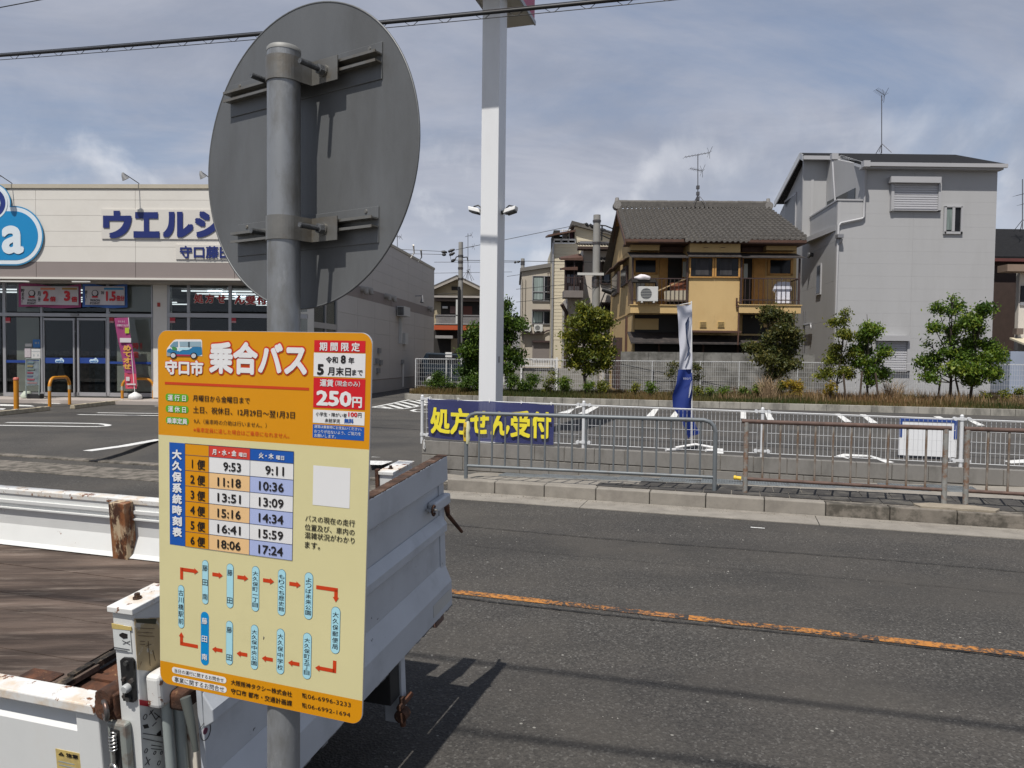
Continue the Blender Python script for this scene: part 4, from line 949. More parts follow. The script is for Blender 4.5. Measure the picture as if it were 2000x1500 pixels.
# gap between post and plate: bracket, pipes, lever
mb = MB(); pA = rf.hit(279, 1318); pB = rf.hit(318, 1360)
mb.box(rf, pA[0], pB[0]+.01, .002, .045, pB[1], pA[1]); mb.build('arm_bracket', m_twr, tk, bevel=.012, seg=3)
mb = MB(); mb.box(T, .05, .12, .035, .13, .375, .425); mb.build('rusted_joint', m_rust, tk, bevel=.01)
m_pg = M('pipe_grey', (.33, .37, .36), .5, .2, var=.08, vs=5)
for a_, b_, r_ in ((.105, .037, .0125), (.100, .072, .014)):
    mb = MB(); mb.tube([T.W(a_, b_, -.25), T.W(a_, b_, .40)], r_, 20); mb.build('lift_pipe', m_pg, tk)
pf = Fr(T.W(.0, .02, 0), ta*-1, tb*-1, tcv)
L0 = pf.hit(362, 1362); L1 = pf.hit(374, 1400); L2 = pf.hit(388, 1462)
mb = MB(); mb.tube([pf.W(L0[0], 0, L0[1]), pf.W(L1[0], .005, L1[1]), pf.W(L2[0], .01, L2[1])], [.013, .011, .007], 10); mb.build('lever', M('lever_grey', (.10, .11, .10), .6, .2, var=.2), tk)
tbx('plate_side', .07, .10, .088, .148, -.30, .38, M('truck_cream', (.62, .58, .50), .6, var=.08, vs=6, dirt=(.2, .08, .03), da=.9, ds=10, dr=(.58, .66)), bevel=.003)
# tail lift plate with ribs; positions measured at its far end
R0 = Fr(T.W(0, 0, 0), tb, ta*-1, tcv)         # x = b, y = out (rear), z = c
def cz(y, b_out=.03): return R0.hit(873, y, b_out)[1]
CT, CB = cz(889), cz(1187); sk = .0
pl = MB(); pl.box(R0, .035, WID, -.01, .006, CB, CT); plate = pl.build('tail_plate', m_tg, tk, bevel=.002)
def rib(name, prof, mat=m_tg, x0=.035, x1=WID-.004):
    mb = MB(); k_ = len(prof); vs = [R0.W(x, y, c) for x in (x0, x1) for y, c in prof]
    mb.add(vs, [tuple(range(k_)), tuple(range(k_, 2*k_))[::-1]]+[(i, k_+i, k_+(i+1) % k_, (i+1) % k_) for i in range(k_)]); return mb.build(name, mat, plate, bevel=.003)
c1, c2, c3, c4, c5 = cz(937), cz(1015), cz(1034), cz(1117), cz(1138)
rib('top_band', [(.006, c1-.012), (.034, c1), (.034, CT), (.006, CT)])
rib('middle_rib', [(.006, c3-.02), (.036, c3), (.036, c2-.012), (.008, c2+.03)], x1=WID-.03)
rib('bottom_rib', [(.006, CB), (.040, CB), (.040, c5), (.006, c4+.035)])
mb = MB(); mb.box(R0, WID-.055, WID, .004, .012, CB, CT); mb.build('edge_strip', m_tg, plate, bevel=.002)
mb = MB(); kk = 170
for i in range(kk):
    x0 = .035+(WID-.035)*i/kk; h_ = rr.uniform(.0015, .003); mb.box(R0, x0, x0+WID/kk*1.0, -.012, .034+rr.uniform(-.0015, 0), CT-.002, CT+h_)
mb.build('rusted_top_edge', M('rust_dark', (.075, .038, .022), .9, var=.4, vs=20, bump=.6, bs=80, dirt=(.03, .02, .015), da=.8, ds=14, dirt2=(.25, .2, .16), da2=.6, ds2=22, dr2=(.56, .68)), plate)
mb = MB()
for i in range(50):
    x0 = .035+(WID-.035)*i/50; mb.box(R0, x0, x0+WID/50, .0, .032+rr.uniform(-.008, .006), CB-rr.uniform(.006, .014), CB+.001)
mb.build('lower_lip', M('lip_grey', (.20, .20, .20), .8, var=.3, vs=30, dirt=(.04, .04, .04), da=.9, ds=25, bump=.6), plate)
tbx('repair_patch', -.0405, -.0415, WID-.22, WID-.02, CB+.03, c5-.03, M('patch_grey', (.40, .40, .38), .6), plate, bevel=0)
# hook and latch at the far edge
b_, c_ = R0.hit(845, 997, .04); mb = MB(); mb.tube([R0.W(b_+.016*math.cos(t), .045, c_+.020*math.sin(t)) for t in [.6+k*.45 for k in range(12)]], .005, 8); mb.build('hook_ring', m_rust, plate)
mb = MB(); mb.tube([R0.W(b_, .01, c_), R0.W(b_, .06, c_+.002)], .006, 10); mb.build('hook_pin', m_chr, plate)
mb = MB(); mb.box(R0, b_+.02, WID, .008, .045, c_-.022, c_+.025); mb.build('latch_block', m_tg, plate, bevel=.008)
mb = MB(); e0 = R0.hit(880, 975, .0); e1 = R0.hit(884, 992, 0); e2 = R0.hit(898, 1038, 0)
mb.tube([R0.W(WID+.004, .02, e0[1]), R0.W(WID+.02, .02, e1[1]), R0.W(e2[0], .01, e2[1])], [.014, .010, .008], 8); mb.build('far_lever', m_rust, plate)
# round makers' decals on the lower near corner
for x, y, sc_ in ((424, 1432, 1.2), (446, 1386, 1.0)):
    b_, c_ = R0.hit(x, y, .0415); rr_ = .019*sc_
    mb = MB(); mb.tube([R0.W(b_+rr_*.8*math.cos(t), .0075, c_-.0+rr_*math.sin(t)) for t in [math.pi*.95+k*math.pi*1.15/14 for k in range(15)]]+[R0.W(b_+rr_*1.0, .0075, c_+rr_*1.4), R0.W(b_-rr_*.9, .0075, c_+rr_*.75)], .0009, 4); o = mb.build('decal_outline', k_bk, plate)
    mb = MB(); mb.tube([R0.W(b_, .0065, c_), R0.W(b_, .0075, c_)], rr_*.36, 16); mb.build('decal_dot', P('plum', (.12, .03, .06)), plate)
    mb = MB(); mb.tube([R0.W(b_-rr_*.7, .008, c_+rr_*.55), R0.W(b_+rr_*.8, .008, c_+rr_*1.05)], .0011*sc_, 4); mb.build('decal_lettering', k_gr, plate)
# underside parts
b_, c_ = R0.hit(800, 1270, -.2)
tbx('hinge_arm', .02, .10, 1.18, 1.22, CB-.34, CB+.02, m_tg); tbx('hinge_arm', .02, .10, .35, .39, CB-.34, CB+.02, m_tg)
tbx('arm_web', .03, .30, 1.10, 1.20, CB-.22, CB-.0, m_dark); tbx('arm_web', .03, .30, .37, .45, CB-.22, CB-.0, m_dark)
for b_ in (1.17, .38):
    mb = MB(); mb.tube([T.W(.0, b_-.06, CB-.23), T.W(.0, b_+.05, CB-.23)], .012, 10); mb.tube([T.W(.0, b_-.03, CB-.32), T.W(.0, b_-.03, CB-.20)], .012, 8); mb.build('pivot', m_rust, tk)
    mb = MB(); mb.tube([T.W(.0, b_-.055, CB-.27), T.W(.0, b_-.01, CB-.27)], .026, 14); mb.build('roller', m_rust, tk)
tbx('tail_lamp', .0, .06, WID-.10, WID-.01, CB-.075, CB-.012, M('lamp_housing', (.10, .06, .05), .5, var=.2))
tbx('tail_lamp', .0, .06, .02, .11, CB-.075, CB-.012, MATS['lamp_housing'])
tbx('chassis_rail', .25, 4.6, .42, .50, -.15, -.02, m_dark); tbx('chassis_rail', .25, 4.6, 1.08, 1.16, -.15, -.02, m_dark)
tbx('rear_bumper', .30, .36, .15, 1.45, -.20, -.12, m_dark)
tbx('side_skirt', .35, 2.9, .0, .03, -.10, -.02, m_dark)
m_tyre = M('tyre', (.02, .02, .02), .85, var=.2, bump=.3); m_rim = M('rim_white', (.5, .5, .5), .5)
def wheel(a_, b_, wdt):
    rad = .27; zc = rad; c0 = T.W(a_, b_, 0); c0.z = zc; ax = Vector((SN, CS, 0)); prof = [(0, rad*.6), (0, rad*.93), (.02, rad), (wdt-.02, rad), (wdt, rad*.93), (wdt, rad*.6)]
    mb = MB(); n_ = 32; up_ = Vector((0, 0, 1)); ri = ta; vs = []
    for k_ in range(n_):
        th = 2*math.pi*k_/n_; d_ = ri*math.cos(th)+up_*math.sin(th); vs += [c0+ax*x+d_*r_ for x, r_ in prof]
    m_ = len(prof); mb.add(vs, [(k_*m_+i, ((k_+1) % n_)*m_+i, ((k_+1) % n_)*m_+i+1, k_*m_+i+1) for k_ in range(n_) for i in range(m_-1)], True)
    wh = mb.build('wheel', m_tyre, tk); mb = MB(); mb.tube([c0+ax*.02, c0+ax*(wdt-.02)], rad*.62, 24); mb.build('rim', m_rim, wh)
for b_ in (.06, 1.32): wheel(.95, b_, .18)
for b_ in (.06, 1.34): wheel(3.75, b_, .17)
# cab
cab = [(3.12, -.05), (3.12, 1.25), (3.25, 1.36), (4.15, 1.36), (4.62, .72), (4.78, .55), (4.80, -.05)]
mb = MB(); vs = [T.W(a, b_, c) for b_ in (.02, WID-.03) for a, c in cab]; k_ = len(cab); mb.add(vs, [tuple(range(k_)), tuple(range(k_, 2*k_))[::-1]]+[(i, k_+i, k_+(i+1) % k_, (i+1) % k_) for i in range(k_)])
cb = mb.build('cab', m_tw, tk, bevel=.03, seg=3); m_dg = M('dark_glass', (.02, .025, .03), .08, var=.1)
mb = MB(); mb.prism(Fr(T.W(0, .017, 0), ta, tb*-1, tcv), [(3.45, .72), (3.45, 1.22), (4.08, 1.22), (4.42, .72)], 0, .006); mb.build('side_window', m_dg, cb)
mb = MB(); mb.prism(Fr(T.W(0, WID-.027, 0), ta, tb, tcv), [(3.45, .72), (3.45, 1.22), (4.08, 1.22), (4.42, .72)], 0, .006); mb.build('side_window', m_dg, cb)
mb = MB(); mb.box(T, 3.105, 3.118, .25, 1.3, .75, 1.2); mb.build('rear_window', m_dg, cb)
tbx('headboard', 3.04, 3.09, .02, WID-.03, .10, .95, m_tw)
# ================================================================ drugstore
SF = facade(150, 21.0, 2.5)          # fascia plane
SG = facade(150, 22.0, 2.5)          # glazing plane
st = thing('drugstore', SG.W(0, 0, .3), 'cream panelled drugstore with blue lettering, mauve band and glass front at the left', 'shop')
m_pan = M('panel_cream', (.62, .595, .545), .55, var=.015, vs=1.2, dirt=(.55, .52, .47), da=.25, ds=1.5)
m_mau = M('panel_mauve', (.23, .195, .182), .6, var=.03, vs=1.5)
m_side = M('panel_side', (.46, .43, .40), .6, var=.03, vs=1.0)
m_alum = M('frame_aluminium', (.33, .33, .34), .4, .4, var=.05, vs=3)
m_glass = glassmat('shop_glass')
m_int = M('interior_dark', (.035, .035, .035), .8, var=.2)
m_blind = M('interior_blind', (.74, .72, .66), .8, var=.04)
def pb(name, fr, x0, y0, x1, y1, b0, b1, mat, parent=st, bevel=0):
    mb = MB(); mb.pbox(fr, x0, y0, x1, y1, b0, b1); return mb.build(name, mat, parent, bevel=bevel)
Lx = -150
cA, ztop = SF.hit(557, 361.5); a_l = SF.hit(Lx, 360)[0]
zb0 = SF.hit(200, 512)[1]; zb1 = SF.hit(200, 543.5)[1]
# fascia panels: rows with recessed joints
cols = [SF.hit(x, 450)[0] for x in (-124, 70, 264.5, 458)]+[cA]; cols[0] = a_l
rows = [ztop-.16]+[SF.hit(200, y)[1] for y in (390.5, 421, 452, 482)]+[zb0]
mb = MB(); mb.box(SF, a_l, cA-.01, -.9, -.03, zb1+.03, ztop-.05); mb.build('fascia_core', MATS['panel_cream'], st)
for i in range(4):
    for j in range(len(rows)-1):
        mb = MB(); mb.box(SF, cols[i]+.004, cols[i+1]-.004, -.03, 0, rows[j+1]+.003, rows[j]-.003); mb.build('panel', m_pan, st)
    mb = MB(); mb.box(SF, cols[i]+.006, cols[i+1]-.006, -.03, 0, zb1+.02, zb0-.004); mb.build('panel', m_mau, st)
mb = MB(); mb.box(SF, a_l, cA+.03, -.25, .03, ztop-.10, ztop+.01); mb.build('coping', M('coping_beige', (.42, .38, .30), .6, var=.05), st)
mb = MB(); mb.box(SF, a_l, cA+.01, -.06, .025, zb1-.035, zb1+.018); mb.build('fascia_lip', m_pan, st)
# soffit and lights in it
zs = zb1-.02
mb = MB(); mb.box(SF, a_l, cA, -1.05, -.06, zs-.02, zs+.02); mb.build('soffit', M('soffit_grey', (.30, .28, .25), .7), st)
m_lamp = M('lamp_white', (.85, .84, .80), .4, var=.01, emit=.35)
for x0, x1 in ((-60, 31), (121, 197), (291, 370), (466, 540)):
    a0, a1 = SF.hit(x0, 551)[0], SF.hit(x1, 551)[0]; mb = MB(); mb.box(SF, a0, a1, -.55, -.43, zs-.05, zs-.02); mb.build('soffit_light', m_lamp, st)
mb = MB(); a = SF.hit(226, 551)[0]; mb.tube([SF.W(a, -.5, zs-.06), SF.W(a, -.5, zs-.02)], [.06, .14], 16); mb.build('camera_dome', m_black, st)
# glazing: frames
zsill = .3
def gb(name, x0, y0, x1, y1, b0=-.06, b1=.0, mat=None, parent=st): return pb(name, SG, x0, y0, x1, y1, b0, b1, mat or m_alum, parent)
YT, YH0, YH1, YB = 552, 609, 620, 773.5
for x0, x1 in ((4, 12), (78, 84), (207, 214), (295, 298.5), (326, 332), (365, 371), (446, 452), (527, 533), (-30, -24)):
    gb('mullion', x0, YT, x1, YB)
gb('lintel', -150, YH0, 298, YH1, -.06, .03); gb('lintel', 326, YH0+2, 600, YH1+2, -.06, .03)
gb('sill', 12, 766, 80, YB+1); gb('sill', 213, 767, 297, YB+2); gb('sill', 330, 767, 600, YB+3)
gb('head_frame', -150, 549, 600, 555, -.06, .01)
gb('pillar', 298.5, 549, 326.5, 777, -.3, .012, m_pan); gb('alarm_box', 307, 591, 312, 599, .012, .04, M('red_box', (.35, .03, .02), .5))
gb('wall_base', 298.5, 750, 326, 777, .012, .02, m_pan)
gb('sensor', 137, 612, 151.5, 617, .03, .07, M('sensor_grey', (.22, .22, .22), .5))
# doors (two sliding leaves)
for x0, x1 in ((84, 146), (150, 208)):
    g = gb('door', x0, 621, x1, 626, -.05, .015); 
    for q in ((x0, 626, x0+(3.5 if x0 == 84 else 5), 773), (x1-(4 if x0 == 84 else 2), 626, x1, 773), (x0, 766, x1, 774)): pb('door_rail', SG, *q, -.05, .014, m_alum, g)
    pb('pane', SG, x0+3, 626, x1-3, 767, -.02, -.015, m_glass, g)
    pb('blue_band', SG, x0+3, 698.5, x1-2, 710, -.014, -.010, M('band_blue', (.01, .04, .20), .5), g)
    xm = 116 if x0 == 84 else 183
    mb = MB()
    for dx, r_ in ((-5, .055), (0, .06), (5, .06)):
        a, c = SG.hit(xm+dx, 705); mb.tube([SG.W(a, -.009, c), SG.W(a, -.004, c)], r_, 16)
    a, c = SG.hit(xm+3.5, 701.5); mb.tube([SG.W(a, -.009, c), SG.W(a, -.004, c)], .04, 12); mb.build('logo_cloud', M('logo_pale', (.45, .58, .68), .5), g)
    a0, c1 = SG.hit(xm-7, 703); a1, c0 = SG.hit(xm+7, 708)
    letter(SG, 'welcia', a0, c0, a1, c1, -.002, M('logo_blue', (.02, .12, .35), .5), g, bold=.03)
def pane(x0, y0, x1, y1, back=None, b=-.02):
    o = gb('pane', x0, y0, x1, y1, b-.003, b, m_glass)
    if back: gb('interior_screen', x0, y0, x1, y1, -.06, -.04, back)
    return o
pane(-24, 555, 4, 609); pane(12, 555, 78, 609); pane(84, 555, 207, 609); pane(214, 555, 295, 609, m_blind)
gb('interior_screen', 33, 555, 77, 609, -.06, -.04, m_blind)
pane(-24, 620, 4, 773); pane(12, 620, 78, 767); gb('interior_screen', 32, 620, 77, 765, -.06, -.04, m_blind)
pane(214, 620, 295, 767); gb('interior_screen', 228, 620, 295, 765, -.06, -.04, m_blind)
for x0, x1 in ((332, 365), (371, 446), (452, 527), (533, 600)): pane(x0, 555, x1, 609); pane(x0, 622, x1, 768)
gb('blue_band', 12, 703, 78, 709, -.014, -.010, MATS['band_blue']); gb('blue_band', 214, 706, 295, 711.5, -.014, -.010, MATS['band_blue'])
for x in (9, 211, 331, 450): gb('red_sticker', x, 620, x+11, 630, -.014, -.008, M('sticker_red', (.40, .015, .03), .5)); gb('sticker_foot', x, 627, x+11, 630.5, -.008, -.004, M('sticker_pink', (.5, .25, .25), .5))
# notices stuck on the glass
for q, c in (((49, 671, 62, 677), (.5, .48, .46)), ((64, 663, 78.5, 679), (.03, .15, .38)), ((48, 680, 60, 698), (.4, .36, .38)), ((61, 681, 79, 700), (.48, .48, .47))):
    gb('notice', *q, -.014, -.008, M('notice_%d' % q[0], c, .6, var=.12, vs=30))
mb = MB()
for x, y in ((68, 668), (70, 668), (74, 668), (65, 692), (73, 692)): mb.pbox(SG, x, y, x+2, y+4, -.008, -.005)
mb.pbox(SG, 62, 686, 78, 687, -.008, -.005); mb.build('notice_print', k_gr, st)
m_redl = M('letter_red', (.42, .02, .02), .5, var=.03)
for s, x0, y0, x1, y1 in (('時', 259, 669, 271, 682), ('業', 260, 687, 271, 700), ('まで', 273, 670, 278, 682)):
    pletter(SG, s if len(s) == 1 else 'ま\nで', x0, y0, x1, y1, -.006, m_redl, st, bold=.03)
for q, s in (((379, 574, 397, 592), '処'), ((401, 575, 418, 592), '方'), ((424, 576, 440, 592), 'せ'), ((458, 577, 478, 594), 'ん'), ((480, 578, 499, 595), '受'), ((502, 578, 521, 595), '付')):
    pletter(SG, s, *q, -.006, M('letter_edge', (.6, .55, .5), .5), st, bold=.09, base=.04); pletter(SG, s, *q, -.002, m_redl, st, bold=.04, base=.04)
# interior: floor, back wall, ceiling, lamps
i0, i1 = SG.hit(-150, 700)[0], cA+.0
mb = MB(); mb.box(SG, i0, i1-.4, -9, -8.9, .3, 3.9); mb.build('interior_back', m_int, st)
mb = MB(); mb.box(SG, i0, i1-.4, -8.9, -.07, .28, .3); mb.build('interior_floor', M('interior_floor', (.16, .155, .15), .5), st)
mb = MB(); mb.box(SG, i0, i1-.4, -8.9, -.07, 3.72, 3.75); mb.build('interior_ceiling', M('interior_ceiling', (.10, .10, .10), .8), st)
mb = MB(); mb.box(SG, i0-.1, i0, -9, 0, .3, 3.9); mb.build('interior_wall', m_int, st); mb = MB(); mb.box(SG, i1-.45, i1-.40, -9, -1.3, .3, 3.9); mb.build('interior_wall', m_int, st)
m_tube = M('tube_light', (.9, .95, 1.0), .4, var=0, emit=1.6)
for k_ in range(7):
    for a0, a1 in ((i0+.6, i0+2.2), (i0+3.2, i0+4.6), (i0+7.3, i0+8.6), (i0+9.8, i0+10.9), (i1-2.6, i1-1.2)):
        mb = MB(); mb.box(SG, a0, a1, -1.3-k_*1.0, -1.24-k_*1.0, 3.58, 3.62); mb.build('ceiling_lamp', m_tube, st)
rs = random.Random(11)
for k_ in range(12):
    a0 = i0+.5+k_*(i1-i0-2.4)/12; mb = MB(); mb.box(SG, a0, a0+.9, -3.2-rs.random()*2, -2.9, .3, 1.7); o = mb.build('shelf_unit', M('shelf_goods_%d' % (k_ % 3), ((.10, .06, .05), (.05, .07, .09), (.09, .085, .07))[k_ % 3], .7, var=.8, vs=9), st)
# side wall, stepping back past the corner window
cor = SF.W(cA, 0, 0); bs = R(6.7); sdir = Vector((math.sin(bs), math.cos(bs), 0)); snx = Vector((math.cos(bs), -math.sin(bs), 0))
SS = Fr(cor, sdir, snx)               # x away along the wall, y outwards (right)
def shit(px, py): return SS.hit(px, py, 0)
sl = shit(848, 600)[0]; s_w0, s_w1 = shit(613, 620)[0], shit(659, 620)[0]
zr = shit(848, 527)[1]; z2 = shit(840, 600)[1]; z1_ = shit(840, 614)[1]
z2, z1_ = zb0, zb1+.02
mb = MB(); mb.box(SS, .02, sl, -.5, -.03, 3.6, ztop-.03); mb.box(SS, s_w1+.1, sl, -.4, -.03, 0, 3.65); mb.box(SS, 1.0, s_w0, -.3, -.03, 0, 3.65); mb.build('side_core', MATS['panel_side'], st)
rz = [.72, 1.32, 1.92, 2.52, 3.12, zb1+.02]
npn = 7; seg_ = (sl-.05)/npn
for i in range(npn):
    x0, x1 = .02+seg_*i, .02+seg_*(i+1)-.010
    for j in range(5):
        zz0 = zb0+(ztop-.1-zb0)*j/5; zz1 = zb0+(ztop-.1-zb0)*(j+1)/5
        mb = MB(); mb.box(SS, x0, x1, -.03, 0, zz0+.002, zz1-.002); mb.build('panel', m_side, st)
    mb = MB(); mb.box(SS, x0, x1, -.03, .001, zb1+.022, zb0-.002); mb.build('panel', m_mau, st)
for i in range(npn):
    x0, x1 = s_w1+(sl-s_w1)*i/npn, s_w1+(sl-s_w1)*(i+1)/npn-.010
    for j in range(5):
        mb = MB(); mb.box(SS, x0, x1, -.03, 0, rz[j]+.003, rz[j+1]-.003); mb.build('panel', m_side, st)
mb = MB(); mb.box(SS, s_w1, sl, -.03, .02, 0, .70); mb.build('plinth', M('plinth_grey', (.33, .31, .29), .8, var=.06), st)
mb = MB(); mb.box(SS, s_w1, sl, .0, .03, .70, .73); mb.build('plinth_flashing', m_mau, st)
mb = MB(); mb.box(SS, -.02, sl, -.25, .03, ztop-.10, ztop+.012); mb.build('coping', MATS['coping_beige'], st)
mb = MB(); mb.box(SS, 1.0, s_w0, -.03, 0, .25, zb1+.018); mb.build('corner_column', m_pan, st)
for x in (s_w0, (s_w0+s_w1)/2, s_w1-.06):
    mb = MB(); mb.box(SS, x, x+.07, -.09, -.02, .3, 3.7); mb.build('mullion', m_alum, st)
mb = MB(); mb.box(SS, s_w0, s_w1, -.09, -.015, 2.50, 2.68); mb.build('lintel', m_alum, st)
mb = MB(); mb.box(SS, s_w0, s_w1, -.06, -.055, .3, 3.7); mb.build('pane', m_glass, st)
mb = MB(); mb.box(SS, .0, s_w1, -8, -.0, 3.66, 3.70); mb.build('soffit', MATS['soffit_grey'], st)
mb = MB(); mb.box(SS, sl-.1, sl, -14, -.03, 0, ztop-.05); mb.box(SS, .3, sl, -14, -.3, ztop-.6, ztop-.55); mb.build('roof_deck', m_mau, st)
# things on the side wall
def sbox(name, px0, py0, px1, py1, d, mat, d0=0.0):
    a0, c1 = shit(px0, py0); a1, c0 = shit(px1, py1); mb = MB(); mb.box(SS, a0, a1, d0, d, c0, c1); return mb.build(name, mat, st)
m_cond = M('unit_white', (.50, .50, .48), .5, var=.04)
def aircon(fr, a, c, w_, h_, d_, parent, mat=m_cond, b0=0.05, fan=True, side=False):
    mb = MB(); mb.box(fr, a, a+w_, b0, b0+d_, c, c+h_); o = mb.build('air_conditioner', mat, parent, bevel=.012)
    ca, cc_, r_ = a+w_*.40, c+h_*.52, h_*.38
    mb = MB(); mb.tube([fr.W(ca, b0+d_-.004, cc_), fr.W(ca, b0+d_+.004, cc_)], r_, 24); mb.build('fan_opening', M('fan_dark', (.06, .065, .07), .6), o) if parent.parent is None and False else mb.build('fan_opening', M('fan_dark', (.06, .065, .07), .6), parent)
    mb = MB()
    for k_ in range(7):
        z = cc_-r_+2*r_*(k_+.5)/7; hw_ = math.sqrt(max(0, r_*r_-(z-cc_)**2)); mb.box(fr, ca-hw_, ca+hw_, b0+d_+.004, b0+d_+.012, z-.005, z+.005)
    mb.build('fan_grille', mat, parent)
    mb = MB()
    for x in (.15, .75): mb.box(fr, a+w_*x, a+w_*x+.06, b0, b0+d_, c-.05, c)
    mb.build('unit_feet', mat, parent); return o
a0, c1 = shit(773, 598); a1, c0 = shit(792, 621)
mb = MB(); mb.box(SS, a0, a0+1.0, .05, .38, c0, c1); o = mb.build('air_conditioner', m_cond, st, bevel=.012)
mb = MB()
for k_ in range(7): z = c0+(c1-c0)*(k_+.7)/8; mb.box(SS, a0-.012, a0, .09, .34, z, z+.03)
for k_ in range(5): y = .09+.25*k_/4; mb.box(SS, a0-.012, a0, y-.006, y+.006, c0+.04, c1-.04)
mb.build('side_grille', m_black, o)
a0, c1 = shit(779, 621); _, c0 = shit(783, 671); mb = MB(); mb.box(SS, a0, a0+.16, 0, .12, c0, c1); mb.build('duct', m_cond, st)
a0, c1 = shit(782.5, 650); _, c0 = shit(783, 672); mb = MB(); mb.box(SS, a0+.3, a0+.8, 0, .14, c0, c1); mb.build('duct_box', m_cond, st)
for x, y in ((706, 570), (716, 571), (752, 583), (763, 586), (836, 606)):
    a, c = shit(x, y); mb = MB(); mb.tube([SS.W(a, 0, c+.1), SS.W(a, .16, c+.08), SS.W(a, .2, c-.08)], [.12, .12, .08], 14); mb.build('vent_hood', MATS['soffit_grey'], st)
for x, y in ((733, 705), (735, 724), (737, 684.5), (783, 707), (740, 708)): 
    a, c = shit(x, y); mb = MB(); mb.box(SS, a, a+.3, 0, .08, c-.1, c+.1); mb.build('wall_box', MATS['sensor_grey'], st)
a, c = shit(785, 715); mb = MB(); mb.tube([SS.W(a, .05, .3), SS.W(a, .05, 1.35)], .045, 8); mb.build('wall_pipe', m_pan, st)
a, c = shit(811, 583); mb = MB(); mb.tube([SS.W(a, 0, c+.12), SS.W(a, .35, c+.14), SS.W(a-.1, .35, c-.2)], [.02, .03, .09], 8); mb.build('wall_lamp', MATS['sensor_grey'], st)
for x, y in ((798, 492), (813, 504)): a, c = shit(x, y); mb = MB(); mb.tube([SS.W(a, .1, ztop-.2), SS.W(a+.05, .25, ztop+.05), SS.W(a-.3, .3, ztop+.35)], [.02, .03, .045], 8); mb.build('roof_lamp', m_pan if x == 798 else MATS['sensor_grey'], st)

# lettering on the fascia
m_blu = M('letter_blue', (.007, .018, .13), .45, var=.03)
m_plt = M('letter_plate', (.57, .545, .50), .55, var=.02)
gbx = lambda n_, q, d0, d1, m: pb(n_, SF, *q, d0, d1, m)
gbx('sign_board', (198, 408.5, 560, 468), .0, .03, m_plt); gbx('sign_board', (343, 477.5, 480, 507), .0, .03, m_plt)
for ch, q in (('ウ', (201.5, 412, 257, 465)), ('エ', (261, 414.5, 311, 464)), ('ル', (318, 414, 377, 463.5)), ('シ', (381, 413, 432, 463.5)), ('ア', (440, 414, 492, 464))):
    pletter(SF, ch, *q, .05, m_blu, st, name='fascia_letter', bold=-.05, thick=.05, res=4)
pletter(SF, '守口藤田店', 351, 480, 478, 505, .05, m_blu, st, name='fascia_letter', bold=.03, thick=.03)
# cloud-shaped emblem: overlapping rounded discs with white and blue rims
def emblem(shapes, d, mat, name):
    for i, (x, y, r_, xr) in enumerate(shapes):
        a, c = SF.hit(x, y); ar = abs(SF.hit(x+r_, y)[0]-a); ax = SF.hit(xr, y)[0] if xr is not None else a
        pts = []
        for k_ in range(49):
            th = -math.pi/2+math.pi*k_/48; pts.append((a+ar*math.cos(th), c+ar*math.sin(th)))
        if xr is not None: pts += [(ax, c+ar), (ax, c-ar)]
        else: pts = [(a+ar*math.cos(t*.1309), c+ar*math.sin(t*.1309)) for t in range(48)]
        mb = MB(); mb.prism(SF, pts, d-.01-.0012*i, d+.0012*i); mb.build(name, mat, st)
m_emb = M('emblem_rim', (.03, .22, .42), .4, var=.02); m_emw = M('emblem_white', (.62, .68, .72), .4, var=.02); m_emc = M('emblem_cyan', (.005, .21, .46), .4, var=.02); m_emn = M('emblem_navy', (.012, .03, .18), .4)
S1 = lambda r1, r2: [(-14, 397, r1, None), (31, 461, r2, -150)]
emblem(S1(38, 56), .05, m_emb, 'emblem_rim'); emblem(S1(36, 53.5), .055, m_emw, 'emblem_border')
emblem([(31, 461, 46, -150)], .062, m_emc, 'emblem_body'); emblem([(-14, 397, 32, None)], .068, m_emw, 'emblem_ring'); emblem([(-14, 397, 28, None)], .074, m_emn, 'emblem_circle')
pletter(SF, 'a', 3.5, 441, 46, 495.5, .078, m_emw, st, name='emblem_letter', bold=.032, res=4); pletter(SF, 'i', -20, 372, -8, 420, .082, m_emw, st, name='emblem_letter', bold=.05)
pletter(SF, 'o', -12, 385, .8, 409, .082, m_emw, st, name='emblem_letter', bold=.06); pletter(SF, 'welci', -140, 436, -6, 495.5, .078, m_emw, st, name='emblem_letter', bold=.06)
# gooseneck lamps on the roof edge
for k_, (x, lx, ly) in enumerate(((27, -12, 338), (275, 240, 341), (428, 392, 338))):
    l = thing('sign_lamp', SF.W(SF.hit(x, 358)[0], -.1, ztop), ('thin sign lamp on the shop roof at the left edge of the photo', 'thin sign lamp on the shop roof above the blue lettering', 'thin sign lamp on the shop roof beside the round sign')[k_], 'lamp', 'sign lamps on the shop roof')
    a = SF.hit(x, 358)[0]; la, lc = SF.hit(lx, ly, .5)
    mb = MB(); mb.tube([SF.W(a, -.05, ztop-.1), SF.W(a-.05, .02, ztop+.04), SF.W(la, .5, lc+.05)], .012, 6); mb.build('arm', M('lamp_arm', (.12, .11, .10), .6), l)
    mb = MB(); mb.tube([SF.W(la, .5, lc+.05), SF.W(la+.01, .5, lc-.02), SF.W(la+.06, .46, lc-.12)], [.03, .05, .10], 12); mb.build('head', MATS['sensor_grey'], l)

